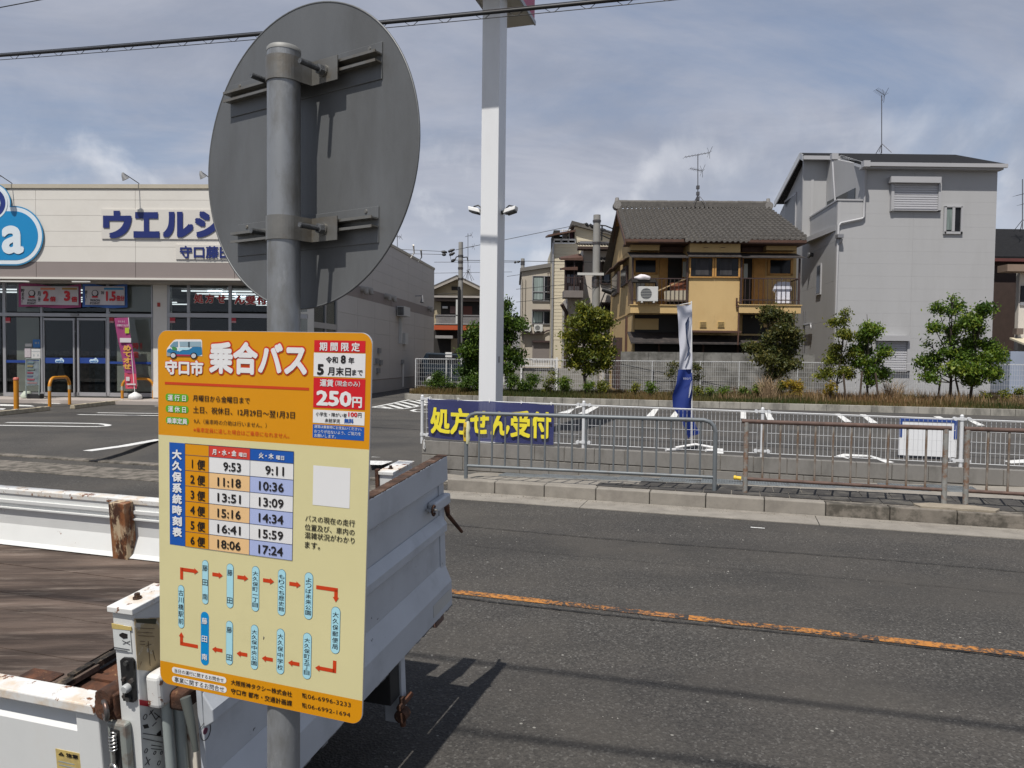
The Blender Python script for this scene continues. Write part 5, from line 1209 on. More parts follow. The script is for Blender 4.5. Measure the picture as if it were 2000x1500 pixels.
# hanging cloth banners above the doors
def cloth(name, fr, x0, y0, x1, y1, b, col, parent, seed, inner=None):
    a0, c1 = fr.hit(x0, y0, b); a1, c0 = fr.hit(x1, y1, b); mb = MB(); nx, ny = 30, 8; vs = []; fs = []; r_ = random.Random(seed); ph = r_.random()*6
    for j in range(ny+1):
        for i in range(nx+1):
            u_, v_ = i/nx, j/ny; sag = .03*math.sin(math.pi*u_*2+ph)*(v_)+.02*math.sin(7*u_)
            vs.append(fr.W(a0+(a1-a0)*u_, b+.03*math.sin(u_*9+ph)*(1-v_*.5), c0+(c1-c0)*v_+sag))
    for j in range(ny):
        for i in range(nx): k = j*(nx+1)+i; fs.append((k, k+1, k+nx+2, k+nx+1))
    mb.add(vs, fs, True); return mb.build(name, col, parent)
for (x0, x1, colm, seed, lab, items) in (
    (37, 158, M('cloth_magenta', (.33, .06, .16), .7), 1, 'white point banner with magenta border and red 2 and 3, hanging over the shop door', (('2', 84, 568, 95, 588), ('倍', 97, 579, 109, 589), ('3', 125, 568, 137, 588), ('倍', 139, 579, 151, 590))),
    (162, 248, M('cloth_blue', (.05, .13, .38), .7), 4, 'white point banner with blue border and red 1.5, hanging over the shop door', (('1.5', 207, 569, 226, 588), ('倍分', 227, 577, 243, 588)))):
    t = thing('hanging_banner', SG.W(SG.hit(x0, 560)[0], .12, 3.1), lab, 'banner', 'point banners above the shop doors')
    cloth('cloth', SG, x0, 556, x1, 601, .12, colm, t, seed)
    a0, c1 = SG.hit(x0+4, 559, .17); a1, c0 = SG.hit(x1-5, 596, .17); mb = MB(); mb.box(SG, a0, a1, .155, .17, c0, c1); mb.build('printed_panel', M('cloth_white', (.50, .47, .48), .7), t)
    for s, *q in items: pletter(SG, s, *q, .18, M('print_red_cloth', (.5, .02, .03), .6), t, bold=.06)
    for s, *q in ((('WAON', 53, 584, 70, 589), ('POINT', 53, 590, 70, 594.5), ('月', 73, 569, 79, 578), ('火曜日', 74, 580, 79, 589), ('貯まる！', 41, 564, 48, 592)) if x0 == 37 else (('WAON', 176, 584, 195, 589), ('POINT', 176, 590, 195, 594.5), ('70', 197, 569, 203, 575), ('使う！', 165, 567, 171, 590))):
        pletter(SG, '\n'.join(s) if s in ('貯まる！', '使う！', '火曜日') else s, *q, .18, k_bk, t, bold=.02)
    for q, c in (((79, 562, 107, 566), (.6, .2, .1)), ((121, 562, 150, 566), (.35, .2, .05))) if x0 == 37 else (((203, 562, 241, 566), (.04, .22, .42)),):
        a0, c1 = SG.hit(q[0], q[1], .18); a1, c0 = SG.hit(q[2], q[3], .18); mb = MB(); mb.box(SG, a0, a1, .17, .18, c0, c1); mb.build('printed_strip', M('strip_%d' % q[0], c, .6), t)
    xm = 62 if x0 == 37 else 185.5
    a, c = SG.hit(xm, 573, .18); mb = MB(); mb.tube([SG.W(a, .17, c), SG.W(a, .182, c)], .10, 18); mb.build('printed_disc', k_bk, t); mb = MB(); mb.tube([SG.W(a, .182, c+.01), SG.W(a, .186, c+.01)], .075, 18); mb.build('printed_disc', M('cloth_white', (.5, .47, .48)), t)
    a, c = SG.hit(xm, 580, .18); mb = MB(); mb.box(SG, a-.09, a+.09, .183, .19, c-.02, c+.02); mb.build('printed_strip', M('print_red_cloth', (.5, .02, .03)), t)
# promotional flag by the door with a white water base
t = thing('promo_flag', SG.W(SG.hit(264, 776)[0], .5, .3), 'narrow magenta shop flag leaning on a thin pole with a white base by the door', 'flag')
FF = Fr(SG.W(0, .5, 0), SG.x, SG.y)
a0, c0 = FF.hit(264, 770); a1, c1 = FF.hit(251, 620)
mb = MB(); mb.tube([FF.W(a0, 0, .35), FF.W(a1, 0, c1)], .011, 8); mb.build('pole', m_white, t)
def strip(name, fr, Lp, Rp, mat, parent, wob=.03, n=24, b=0.0, seed=0):
    """cloth between two picture-point edge lines"""
    mb = MB(); vs = []; fs = []; m_ = 10
    def ip(Q, t_):
        k = t_*(len(Q)-1); i = min(int(k), len(Q)-2); f_ = k-i; return Q[i][0]*(1-f_)+Q[i+1][0]*f_, Q[i][1]*(1-f_)+Q[i+1][1]*f_
    for j in range(n+1):
        l_, r_ = ip(Lp, j/n), ip(Rp, j/n); la, lc = fr.hit(*l_, b); ra, rc = fr.hit(*r_, b)
        for i in range(m_+1):
            u_ = i/m_; vs.append(fr.W(la+(ra-la)*u_, b+wob*math.sin(u_*6.5+j*.22+seed)*(.4+.6*j/n), lc+(rc-lc)*u_))
    for j in range(n):
        for i in range(m_): k = j*(m_+1)+i; fs.append((k, k+m_+1, k+m_+2, k+1))
    mb.add(vs, fs, True); return mb.build(name, mat, parent)
m_mag = M('flag_magenta', (.26, .035, .13), .65, var=.06); m_pk2 = M('flag_pinkred', (.45, .05, .09), .65)
strip('cloth', FF, [(223, 621), (228, 650), (236, 690), (243, 728)], [(251, 620), (255, 655), (262, 700), (266, 730)], m_mag, t, .02)
strip('cloth_foot', FF, [(243, 728), (244, 745), (245, 759)], [(266, 730), (267, 745), (267, 759)], m_pk2, t, .01)
pletter(FF, 'め\nて\nオ\nせ', 240, 674, 256, 721, .035, M('flag_orange', (.55, .30, .05), .6), t, bold=.05)
pletter(FF, 'らくらく', 231, 626, 244, 630, .035, M('flag_text', (.5, .4, .45), .6), t); pletter(FF, 'お買物できます', 228, 633, 251, 638, .035, MATS['flag_text'], t)
mb = MB(); mb.pbox(FF, 234, 660, 256, 669, .03, .034); mb.build('printed_panel', MATS['cloth_white'], t); mb = MB(); mb.pbox(FF, 246, 736, 253, 744, .03, .034); mb.pbox(FF, 247, 749, 265, 752, .03, .034); mb.build('printed_panel', MATS['cloth_white'], t)
mb = MB(); mb.pbox(FF, 244, 640, 252, 651, .03, .034); mb.build('printed_shirt', M('flag_lime', (.35, .42, .03), .6), t)
mb = MB(); bc = FF.W(a0, 0, .3); mb.tube([bc, bc+Vector((0, 0, .05)), bc+Vector((0, 0, .13)), bc+Vector((0, 0, .19)), bc+Vector((0, 0, .21))], [.16, .19, .17, .06, .04], 14, True, True); mb.build('water_base', m_white, t)
# A-frame menu sign
t = thing('a_frame_sign', SG.W(SG.hit(66, 776)[0], .7, .3), 'grey metal A-frame board standing left of the shop doors', 'sign board')
AF = Fr(SG.W(0, .75, 0), SG.x, SG.y); mb = MB()
Ptop = [AF.hit(51, 701), AF.hit(78, 702)]; Pb = [AF.hit(63, 773), AF.hit(88, 771)]; Pl = AF.hit(41, 771)
for p_, q_ in ((Ptop[0], Pb[0]), (Ptop[1], Pb[1]), (Ptop[0], Ptop[1])): mb.tube([AF.W(p_[0], 0, p_[1]), AF.W(q_[0], .25, q_[1])if q_ != Ptop[1] else AF.W(q_[0], 0, q_[1])], .018, 6)
mb.tube([AF.W(Ptop[0][0], -.02, Ptop[0][1]), AF.W(Pl[0], -.2, Pl[1]+.05)], .018, 6); mb.tube([AF.W(Ptop[1][0], -.02, Ptop[1][1]), AF.W(Pl[0]+.40, -.2, Pl[1]+.05)], .018, 6)
mb.build('frame', M('frame_greygreen', (.17, .20, .19), .5, .3), t)
def lerp2(p_, q_, f_): return (p_[0]+(q_[0]-p_[0])*f_, p_[1]+(q_[1]-p_[1])*f_)
mb = MB(); q4 = [lerp2(Ptop[0], Pb[0], .04), lerp2(Ptop[1], Pb[1], .04), lerp2(Ptop[1], Pb[1], .72), lerp2(Ptop[0], Pb[0], .72)]; mb.poly([AF.W(q4[i][0], (.01, .01, .19, .19)[i], q4[i][1]) for i in range(4)]); mb.build('poster', M('poster_dark', (.09, .11, .12), .5, var=.5, vs=8), t)
rs = random.Random(4)
for k_ in range(7):
    f0 = .08+.09*k_; mb = MB(); l_, r_ = lerp2(Ptop[0], Pb[0], f0), lerp2(Ptop[1], Pb[1], f0); x0, x1 = l_[0]+.05, l_[0]+(r_[0]-l_[0])*rs.uniform(.5, .9)
    mb.box(AF, x0, x1, .02+.25*f0, .03+.25*f0, l_[1]-.045, l_[1]-.0); mb.build('poster_row', M('row_%d' % k_, ((.10, .16, .18), (.22, .18, .08), (.12, .16, .13), (.20, .05, .07), (.07, .09, .15), (.25, .05, .07), (.22, .14, .14))[k_], .6), t)
mb = MB(); a, c = AF.hit(48, 768); mb.tube([AF.W(a, -.1, .31), AF.W(a, -.1, .38), AF.W(a, -.1, .50)], [.15, .17, .08], 12); mb.build('weight_bag', M('bag_white', (.42, .46, .38), .7, var=.15), t)
mb = MB(); mb.box(AF, a+.15, a+.55, -.05, .15, .30, .44); mb.build('base_box', m_black, t, bevel=.02)

# slab in front of the shop, guards and wheel stops
mb = MB(); mb.box(SG, i0, i1+.3, -.05, 1.35, .1, .298); tag(mb.build('shop_step', M('slab_beige', (.34, .30, .27), .8, var=.06, vs=2)), kind='structure')
mb = MB(); f0 = facade(150, 20.55, 2.5); 
m_bol = M('bollard_orange', (.50, .20, .008), .45, var=.06, vs=6)
def ground_at(px, py): return gz(px, py, .205)
p = ground_at(32, 800); t = thing('bollard', p, 'single orange post bollard with faded red cap at the left', 'bollard')
h_ = 62/F*p.y; mb = MB(); mb.tube([p, p+Vector((0, 0, h_-.05))], .057, 16); mb.build('post', m_bol, t); mb = MB(); mb.tube([p+Vector((0, 0, h_-.05)), p+Vector((0, 0, h_)), p+Vector((0, 0, h_+.015))], [.064, .064, .04], 16); mb.build('cap', M('cap_red', (.45, .12, .09), .5), t)
for lab, xa, ya, xb, yb, yt in (('narrow orange arched guard in front of the sliding doors', 97, 795, 136, 790, 738), ('wide orange arched guard behind the timetable board, by the shop flag', 239, 784.5, 300, 784.5, 739.5)):
    p, q = ground_at(xa, ya), ground_at(xb, yb); t = thing('arched_guard', p, lab, 'bollard', 'orange arched guards before the shop'); h_ = (ya-yt)/F*p.y*1.0; d_ = (q-p); ln = d_.length; d_.normalize(); r_ = .24 if ln > .7 else .22
    pts = []
    arc = [(r_*(1-math.cos(k*math.pi/12)), h_-r_+r_*math.sin(k*math.pi/12)) for k in range(7)]
    pts = [p+d_*x+Vector((0, 0, z)) for x, z in arc]+[p+d_*(ln-x)+Vector((0, 0, z)) for x, z in arc[::-1]]
    mb = MB(); mb.tube(pts, .040, 12); mb.build('arch', m_bol, t)
    for bpt in (p, p+d_*ln): mb = MB(); mb.tube([bpt, bpt+Vector((0, 0, h_-r_))], .040, 12); mb.build('leg', m_bol, t); mb = MB(); mb.tube([bpt+Vector((0, 0, h_-r_-.10)), bpt+Vector((0, 0, h_-r_+.02))], .0415, 12); mb.build('reflective_band', M('band_grey', (.34, .33, .27), .5), t)
for lab, A_, B_ in (('concrete wheel stop nearest the left edge, below the orange post', (-60, 818), (98, 801.5)), ('concrete wheel stop between the two arched guards', (145, 798.5), (252, 786.5))):
    p, q = ground_at(*A_), ground_at(*B_); d_ = q-p; ln = d_.length; d_.normalize(); t = thing('wheel_stop', p, lab, 'wheel stop', 'wheel stops before the shop'); fr = Fr(p, d_, Vector((-d_.y, d_.x, 0)))
    mb = MB(); mb.prism(Fr(p, Vector((-d_.y, d_.x, 0)), d_), [(-.02, 0), (.12, 0), (.10, .10), (.0, .10)], 0, ln); mb.build('block', M('stop_beige', (.36, .31, .22), .85, var=.15, vs=7, bump=.4, dirt=(.2, .17, .12), da=.6, ds=8), t, bevel=.01)
    for k in range(6):
        if k % 2: mb = MB(); x = ln*(k+.2)/6; mb.box(fr, x, x+.12, .0, .10, .1, .104); mb.build('worn_mark', M('stop_pale', (.5, .45, .35), .8), t)
# ================================================================ tall white sign pylon
pv = gy(961, 868, 12.1); uv = RI(pv); pyl = thing('sign_pylon', (pv.x, pv.y, .2), 'tall white square pylon with floodlights and a pink sided sign box on top', 'sign pylon')
PF = Fr(RD(uv[0], uv[1]), RD(1, 0), RD(0, -1))          # y towards the road
m_pyl = M('pylon_white', (.66, .67, .68), .35, var=.02, vs=1, dirt=(.55, .55, .55), da=.4, ds=1.2, stretch=(1, 1, .3))
hw = .147; dp = .19
l0, _ = PF.hit(935.5, 700, dp); r0, _ = PF.hit(969, 700, dp); cxp = (l0+r0)/2; hw = (r0-l0)/2
PF = Fr(PF.W(cxp, 0, 0), PF.x, PF.y)
mb = MB(); mb.box(PF, -hw, hw, -dp, dp, .1, 10.2); mb.build('column', m_pyl, pyl, bevel=.008)
zb_ = 7.45; m_und = M('underside_beige', (.40, .38, .33), .7, var=.05)
mb = MB(); mb.box(PF, -.33, .34, -1.15, 1.2, zb_, zb_+2.6); bx = mb.build('sign_box', M('box_pink', (.42, .06, .13), .5, var=.03), pyl)
mb = MB(); mb.box(PF, -.335, -hw-.002, -1.155, 1.205, zb_-.012, zb_+.004); mb.box(PF, hw+.002, .345, -1.155, 1.205, zb_-.012, zb_+.004); mb.box(PF, -hw, hw, dp+.002, 1.205, zb_-.012, zb_+.004); mb.box(PF, -hw, hw, -1.155, -dp-.002, zb_-.012, zb_+.004); mb.build('underside', m_und, pyl)
mb = MB(); mb.box(PF, -.35, -.32, -1.17, 1.22, zb_-.02, zb_+.05); mb.box(PF, .33, .36, -1.17, 1.22, zb_-.02, zb_+.05); mb.build('box_trim', MATS['frame_aluminium'], pyl)
side = Fr(PF.W(.341, 0, 0), PF.y*-1, PF.x)
mb = MB(); mb.box(side, -.86, -.83, 0, .004, zb_+.32, zb_+1.8); mb.box(side, -.78, -.76, 0, .004, zb_+.32, zb_+1.8); mb.box(side, -1.02, -1.0, 0, .004, zb_+.32, zb_+1.8); mb.build('white_lines', m_white, pyl)
for sg in (-1, 1):
    a, c = PF.hit(926 if sg < 0 else 996, 409, 0); f = MB(); a0 = sg*hw
    f.tube([PF.W(a0, 0, c-.05), PF.W(a0+sg*.08, 0, c-.02)], .03, 8); f.build('lamp_bracket', m_black, pyl)
    f = MB(); ddx = sg*.14
    f.hexa([PF.W(a0+sg*.05, -.09, c-.075), PF.W(a0+sg*.25, -.09, c-.02), PF.W(a0+sg*.25, .09, c-.02), PF.W(a0+sg*.05, .09, c-.075), PF.W(a0+sg*.08, -.08, c+.0), PF.W(a0+sg*.26, -.08, c+.045), PF.W(a0+sg*.26, .08, c+.045), PF.W(a0+sg*.08, .08, c+.0)])
    fo = f.build('floodlight', m_white, pyl, bevel=.01); f = MB(); f.hexa([PF.W(a0+sg*.10, -.085, c-.085), PF.W(a0+sg*.24, -.085, c-.045), PF.W(a0+sg*.24, .085, c-.045), PF.W(a0+sg*.10, .085, c-.085), PF.W(a0+sg*.10, -.085, c-.065), PF.W(a0+sg*.24, -.085, c-.025), PF.W(a0+sg*.24, .085, c-.025), PF.W(a0+sg*.10, .085, c-.065)]); f.build('lens', m_black, fo)
    f = MB(); f.tube([PF.W(a0+sg*.06, -.03, c+.02), PF.W(a0+sg*.12, -.03, c+.07), PF.W(a0+sg*.2, -.03, c+.05)], .012, 6); f.build('cable', m_black, pyl)
mb = MB(); a, c = PF.hit(976, 702, 0); mb.box(PF, hw, hw+.01, .02, .08, c-.05, c+.05); mb.build('switch_box', m_alum, pyl)

# ================================================================ feather flag and notice board in the lot
pb_ = gz(1356, 880, .205); t = thing('advertising_flag', pb_, 'tall narrow flag, white above and deep blue below, on a white pole in the lot', 'flag')
fl = Fr((pb_.x, pb_.y, 0), (1, 0, 0), (0, -1, 0)); a, ztp = fl.hit(1350.5, 588)
mb = MB(); a0, _ = fl.hit(1352, 850); mb.tube([fl.W(a0, 0, .25), fl.W(a, 0, ztp)], .010, 8); mb.build('pole', m_white, t)
mb = MB(); a1, c1 = fl.hit(1320, 597); _, c2 = fl.hit(1352, 591); mb.tube([fl.W(a1, 0, c1), fl.W(a, 0, c2)], .006, 6); mb.build('top_bar', m_white, t)
def clothmat(name, c):
    m = bpy.data.materials.new(name); m.use_nodes = True; tt = m.node_tree; p_ = tt.nodes['Principled BSDF']; p_.inputs['Base Color'].default_value = (*c, 1); p_.inputs['Roughness'].default_value = .65
    tl = tt.nodes.new('ShaderNodeBsdfTranslucent'); tl.inputs[0].default_value = (*c, 1); mx_ = tt.nodes.new('ShaderNodeMixShader'); mx_.inputs[0].default_value = .25
    tt.links.new(p_.outputs[0], mx_.inputs[1]); tt.links.new(tl.outputs[0], mx_.inputs[2]); tt.links.new(mx_.outputs[0], tt.nodes['Material Output'].inputs[0]); return m
cw, cb2 = clothmat('flag_white', (.55, .56, .62)), clothmat('flag_blue', (.010, .032, .20))
strip('cloth_white', fl, [(1322, 598), (1325, 640), (1328, 680), (1325, 722)], [(1351, 594), (1351.5, 640), (1351.5, 680), (1351, 721)], cw, t, .035, 40)
strip('cloth_blue', fl, [(1325, 722), (1320, 750), (1313, 772), (1315, 795), (1326, 812), (1336, 835), (1343, 857)], [(1351, 721), (1351.5, 750), (1351.5, 780), (1354, 805), (1356, 822), (1360, 836), (1367, 845)], cb2, t, .05, 40)
dk = clothmat('flag_print', (.05, .07, .13))
strip('printed_swoosh', fl, [(1344, 620), (1338, 632), (1339, 650), (1341, 668), (1345, 680), (1341, 697), (1337, 705)], [(1346, 619), (1345, 630), (1342, 646), (1343, 660), (1348, 680), (1346, 694), (1339, 704)], dk, t, .02, 24, .045)
strip('printed_swoosh', fl, [(1350, 745), (1346, 760), (1344, 778)], [(1351, 744), (1350, 760), (1346, 776)], cw, t, .01, 10, .07)
pletter(fl, 'Y川パ', 1334, 737, 1349, 742, .06, cw, t)
mb = MB()
for x in (1313, 1390): a, c = fl.hit(x, 879); mb.tube([fl.W(a-.12, .1, .22), fl.W(a+.12, 0, .22)], .025, 8)
a0 = fl.hit(1318, 879)[0]; a1 = fl.hit(1398, 879)[0]; mb.tube([fl.W(a0, .05, .25), fl.W((a0+a1)/2, .0, .30), fl.W(a1, .05, .25)], .022, 8); mb.build('base', m_white, t)
pbn = gz(1812, 896, .205); t = thing('notice_board', pbn, 'white standing notice panel with blue upper frame behind the mesh fence', 'notice board')
fb = Fr((pbn.x, pbn.y, 0), RD(1, 0), RD(0, -1)); m_nb = M('notice_blue', (.015, .05, .22), .5, var=.03)
A0, Ct = fb.hit(1757, 816); A1, _ = fb.hit(1870, 818); Cb = fb.hit(1812, 891)[1]; Cm = fb.hit(1757, 853)[1]
mb = MB(); mb.box(fb, A0, A1, -.03, 0, Cb, Ct); mb.build('panel', M('notice_white', (.68, .69, .70), .5, var=.02), t)
mb = MB(); mb.box(fb, A0, A1, .0, .008, Ct-.045, Ct); mb.box(fb, A0, A0+.04, .0, .008, Cm, Ct-.045); mb.box(fb, A1-.04, A1, .0, .008, Cm, Ct-.045); mb.build('blue_frame', m_nb, t)
mb = MB(); 
for a in (A0+.08, A1-.12): mb.box(fb, a, a+.04, -.25, .12, .2, .24); mb.box(fb, a, a+.04, -.07, -.03, .2, Cb+.3)
mb.build('legs', m_alum, t)

# ================================================================ yellow stucco house
YH = facade(1235, 27.9, 1.5); yh = thing('yellow_house', YH.W(0, 0, .3), 'old two storey ochre stucco house with grey tile roof and two rusty balconies', 'house')
m_st = M('stucco_ochre', (.50, .35, .16), .9, var=.05, vs=1.2, bump=.25, bs=14, dirt=(.45, .29, .12), da=.5, ds=1.5, dr=(.5, .72), dirt2=(.20, .14, .07), da2=.35, ds2=3.5, dr2=(.6, .75), stretch=(1, 1, .5))
m_br = M('wood_brown', (.075, .035, .022), .7, var=.2, vs=6); m_brd = M('wood_ochre', (.42, .22, .06), .7, var=.12, vs=4); m_irn = M('rail_brown', (.05, .03, .028), .6, .2, var=.2)
m_tile_ = M('roof_tile', (.085, .078, .07), .75, var=.3, vs=9, dirt=(.13, .12, .105), da=.45, ds=2.2, dr=(.5, .7), dirt2=(.04, .04, .035), da2=.6, ds2=6)
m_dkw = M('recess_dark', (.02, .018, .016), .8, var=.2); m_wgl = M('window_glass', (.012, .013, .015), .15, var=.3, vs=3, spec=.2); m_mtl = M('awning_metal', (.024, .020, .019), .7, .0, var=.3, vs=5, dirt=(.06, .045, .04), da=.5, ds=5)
def yb(name, x0, y0, x1, y1, b0, b1, mat, parent=yh, bevel=0): return pb(name, YH, x0, y0, x1, y1, b0, b1, mat, parent, bevel)
BO = .95
aR = YH.hit(1556, 500)[0]; zE = 5.95
mb = MB(); mb.box(YH, .0, aR, -8.2, 0, .2, zE); mb.build('wall', m_st, yh)
pr = [(0.0, zE-.05), (-4.1, 8.0), (-8.2, zE-.05)]
for a0, a1 in ((0, .16), (aR-.16, aR)):
    mb = MB(); mb.prism(Fr(YH.o, YH.y, YH.x), pr, a0, a1); mb.build('gable_wall', m_st, yh)
# centre bay
x0, x1 = YH.hit(1345, 600, BO)[0], YH.hit(1443.5, 600, BO)[0]; zbt = YH.hit(1400, 648, BO)[1]; ztb = YH.hit(1400, 464, BO)[1]
mb = MB(); mb.box(YH, x0, x1, .0, BO, zbt, ztb); mb.build('bay_wall', m_st, yh)
yb('bay_skirt', 1343, 645, 1448, 650, .9, 1.02, m_br)
for q in ((1349, 504, 1392, 540), (1399, 504, 1443, 540)):
    w_ = yb('window', *q, BO, BO+.02, m_wgl); x_0, y_0, x_1, y_1 = q
    for r_ in ((x_0-2, y_0-3, x_1+2, y_0), (x_0-2, y_1, x_1+2, y_1+2.5), (x_0-2.5, y_0-3, x_0, y_1+2.5), (x_1, y_0-3, x_1+2.5, y_1+2.5)): pb('frame', YH, *r_, BO, BO+.06, m_brd, w_)
    pb('curtain', YH, x_0+(10 if x_0 < 1390 else 8), y_0+2, x_1-(8 if x_0 < 1390 else 14), y_1-3, BO+.015, BO+.025, M('curtain_dark', (.035, .033, .035), .8, var=.5, vs=30, stretch=(1, 1, .05)), w_)
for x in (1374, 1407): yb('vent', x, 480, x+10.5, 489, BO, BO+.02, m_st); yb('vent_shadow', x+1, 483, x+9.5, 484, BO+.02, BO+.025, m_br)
for x in (1367, 1402):
    v_ = yb('vent', x, 628, x+13, 639.5, BO, BO+.03, M('vent_ochre', (.46, .33, .12), .6)); mb = MB()
    for k_ in range(4): mb.pbox(YH, x+1, 629.5+2.6*k_, x+12, 630.4+2.6*k_, BO+.03, BO+.04)
    mb.build('slot', m_br, v_)
# roof with separate barrel tiles (joined)
eY = BO+.1; eaveL = YH.hit(1221, 465, eY); eaveR = YH.hit(1576, 466, eY); zeave = eaveL[1]; rgY = -3.6; rL = YH.hit(1205, 402, rgY); rR = YH.hit(1500, 402, rgY); zr_ = YH.hit(1350, 408, rgY)[1]
aL_, aR_ = (eaveL[0]+rL[0])/2, max(rR[0], eaveR[0])
aL0, aR0 = eaveL[0], eaveR[0]; aL1, aR1 = rL[0], rR[0]
def roofpt(s, tt, h=0):       # s 0..1 across, tt 0 eave .. 1 ridge
    a = (aL0+(aR0-aL0)*s)*(1-tt)+(aL1+(aR1-aL1)*s)*tt
    return YH.W(a, eY+(rgY-eY)*tt, zeave+(zr_-zeave)*tt+h)
NR, NC = 15, 34; mb = MB(); rr2 = random.Random(9)
k1, k2 = YH.hit(1330, 466, eY)[0], YH.hit(1470, 466, eY)[0]; s1, s2 = (k1-aL0)/(aR0-aL0), (k2-aL0)/(aR0-aL0)
for j in range(-1, NR):
    for i in range(NC):
        s_a, s_b = i/NC, (i+1)/NC
        if j == -1 and not (s1 < s_a and s_b < s2): continue
        t0, t1 = j/NR, (j+1.12)/NR; dz = rr2.uniform(-.008, .008); vs = []
        for tt, lift in ((t0, .095+dz), (t1, .010+dz)):
            for f_, h in ((0, .0), (.15, -.035), (.40, -.04), (.60, -.01), (.70, .075), (.84, .10), (.97, .06)):
                vs.append(roofpt(s_a+(s_b-s_a)*f_, tt, h+lift))
        for f_, h in ((0, -.01), (.15, -.05), (.40, -.05), (.62, -.02), (.72, .0), (.86, .0), (1.0, 0)): vs.append(roofpt(s_a+(s_b-s_a)*f_, t0, h+.01+dz))
        mb.add(vs, [(q, q+1, q+8, q+7) for q in range(6)]+[(14+q, 15+q, q+1, q) for q in range(6)])
o = mb.build('roof_tiles', m_tile_, yh); o['kind'] = 'stuff'
mb = MB(); mb.poly([roofpt(0, 0, -.02), roofpt(1, 0, -.02), roofpt(1, 1, -.02), roofpt(0, 1, -.02)])
bk = [YH.W(aL1, rgY, zr_-.02), YH.W(aR1+.2, rgY, zr_-.02), YH.W(aR1+.6, -9.0, zE-.1), YH.W(aL1-.1, -9.0, zE-.1)]; mb.poly(bk); mb.build('roof_deck', m_tile_, yh)
mb = MB()
for x, y, z0 in ((0, 0, 0),):
    nrt = 30
    for i in range(nrt):
        s_ = i/nrt; p0 = roofpt(s_, 1, .05); p1 = roofpt(s_+1/nrt*1.04, 1, .05)
        f_ = Fr(p0, (p1-p0), YH.y); L_ = (p1-p0).length; h_ = rr2.uniform(-.006, .006)
        mb.box(f_, 0, L_*.97, -.16, .16, .0, .10); mb.box(f_, 0, L_*.97, -.13, .13, .10, .19+h_); mb.tube([f_.W(0, 0, .20+h_), f_.W(L_*.97, 0, .20+h_)], .10, 8)
mb.build('ridge_tiles', m_tile_, yh)
mb = MB()
for i in range(35): s_ = (i+.2)/35; p0 = roofpt(s_, .985, .055); mb.add([p0+Vector((x, y, z)) for x, y, z in ((0, -.1, 0), (.13, -.1, 0), (.13, .05, .09), (0, .05, .09))], [(0, 1, 2, 3)])
mb.build('ridge_mortar', M('mortar_white', (.42, .41, .39), .9), yh)
for s_ in (.0, 1.0):
    p0 = roofpt(s_, 1, .05); mb = MB(); mb.tube([p0+YH.y*.2+Vector((0, 0, .06)), p0+YH.y*-.2+Vector((0, 0, .06))], .17, 12); mb.tube([p0+Vector((0, 0, .16)), p0+Vector((0, 0, .40))], [.12, .07], 8); mb.build('ridge_end_tile', M('tile_end', (.20, .19, .18), .8, var=.3, vs=20), yh)
# barge boards and eaves underside on the left gable
g0 = YH.W(aL0-.02, eY, zeave-.04); g1 = YH.W(aL1-.02, rgY, zr_-.02); zg = YH.hit(1191, 520, -8.6); g2 = YH.W(zg[0], -8.9, zg[1]+.1)
for q, (a_, b_) in enumerate(((g0, g1), (g1, g2))):
    mb = MB(); dn = Vector((0, 0, -.20)); iw = YH.x*.50
    mb.hexa([a_+dn, a_+dn+YH.x*.05, b_+dn+YH.x*.05, b_+dn, a_, a_+YH.x*.05, b_+YH.x*.05, b_]); mb.build('barge_board', m_br, yh)
    mb = MB(); mb.quad(a_+dn*.5, a_+dn*.5+iw, b_+dn*.5+iw, b_+dn*.5); mb.build('eave_boards', M('eave_wood', (.30, .17, .06), .7, var=.2, vs=5), yh)
mb = MB(); mb.box(YH, aL0+.05, aR0-.02, .0, eY-.02, zeave-.16, zeave-.10); mb.build('eaves_board', m_br, yh); mb = MB(); mb.box(YH, aL0+.02, aR0, eY-.05, eY, zeave-.12, zeave-.02); mb.build('gutter', m_br, yh)
# upper wall strips in front (boxed storage over balconies)
yb('upper_box', 1232, 471, 1288, 489, 0, .55, m_st); yb('upper_box', 1497, 471, 1556, 489, 0, .55, m_st)
yb('dark_panel', 1290, 473, 1335, 492, 0, .2, m_br); yb('dark_panel', 1450, 473, 1497, 492, 0, .2, m_br)
# awning along the storey
def quadp(name, pts, mat, parent, th=.03):
    mb = MB(); P_ = [YH.W(a, b_, c) for a, b_, c in pts]; d_ = Vector((0, 0, -th)); mb.hexa([p_+d_ for p_ in P_]+P_); return mb.build(name, mat, parent)
za = YH.hit(1300, 502, 1.25)[1]; zb3 = za+.26
aa, ab, ac, ad = YH.hit(1233, 500, 1.25)[0], YH.hit(1345, 500, 1.25)[0], YH.hit(1448, 500, 1.1)[0], YH.hit(1573, 500, 1.25)[0]
quadp('balcony_awning', [(aa, 1.28, za), (ab, 1.28, za), (ab, .2, zb3+.06), (aa, .2, zb3+.06)], m_mtl, yh); quadp('balcony_awning', [(ab, 1.2, za+.05), (ac, 1.2, za+.05), (ac, .9, zb3), (ab, .9, zb3)], m_mtl, yh); quadp('balcony_awning', [(ac, 1.28, za+.02), (ad, 1.28, za+.02), (ad, .2, zb3+.06), (ac, .2, zb3+.06)], m_mtl, yh)
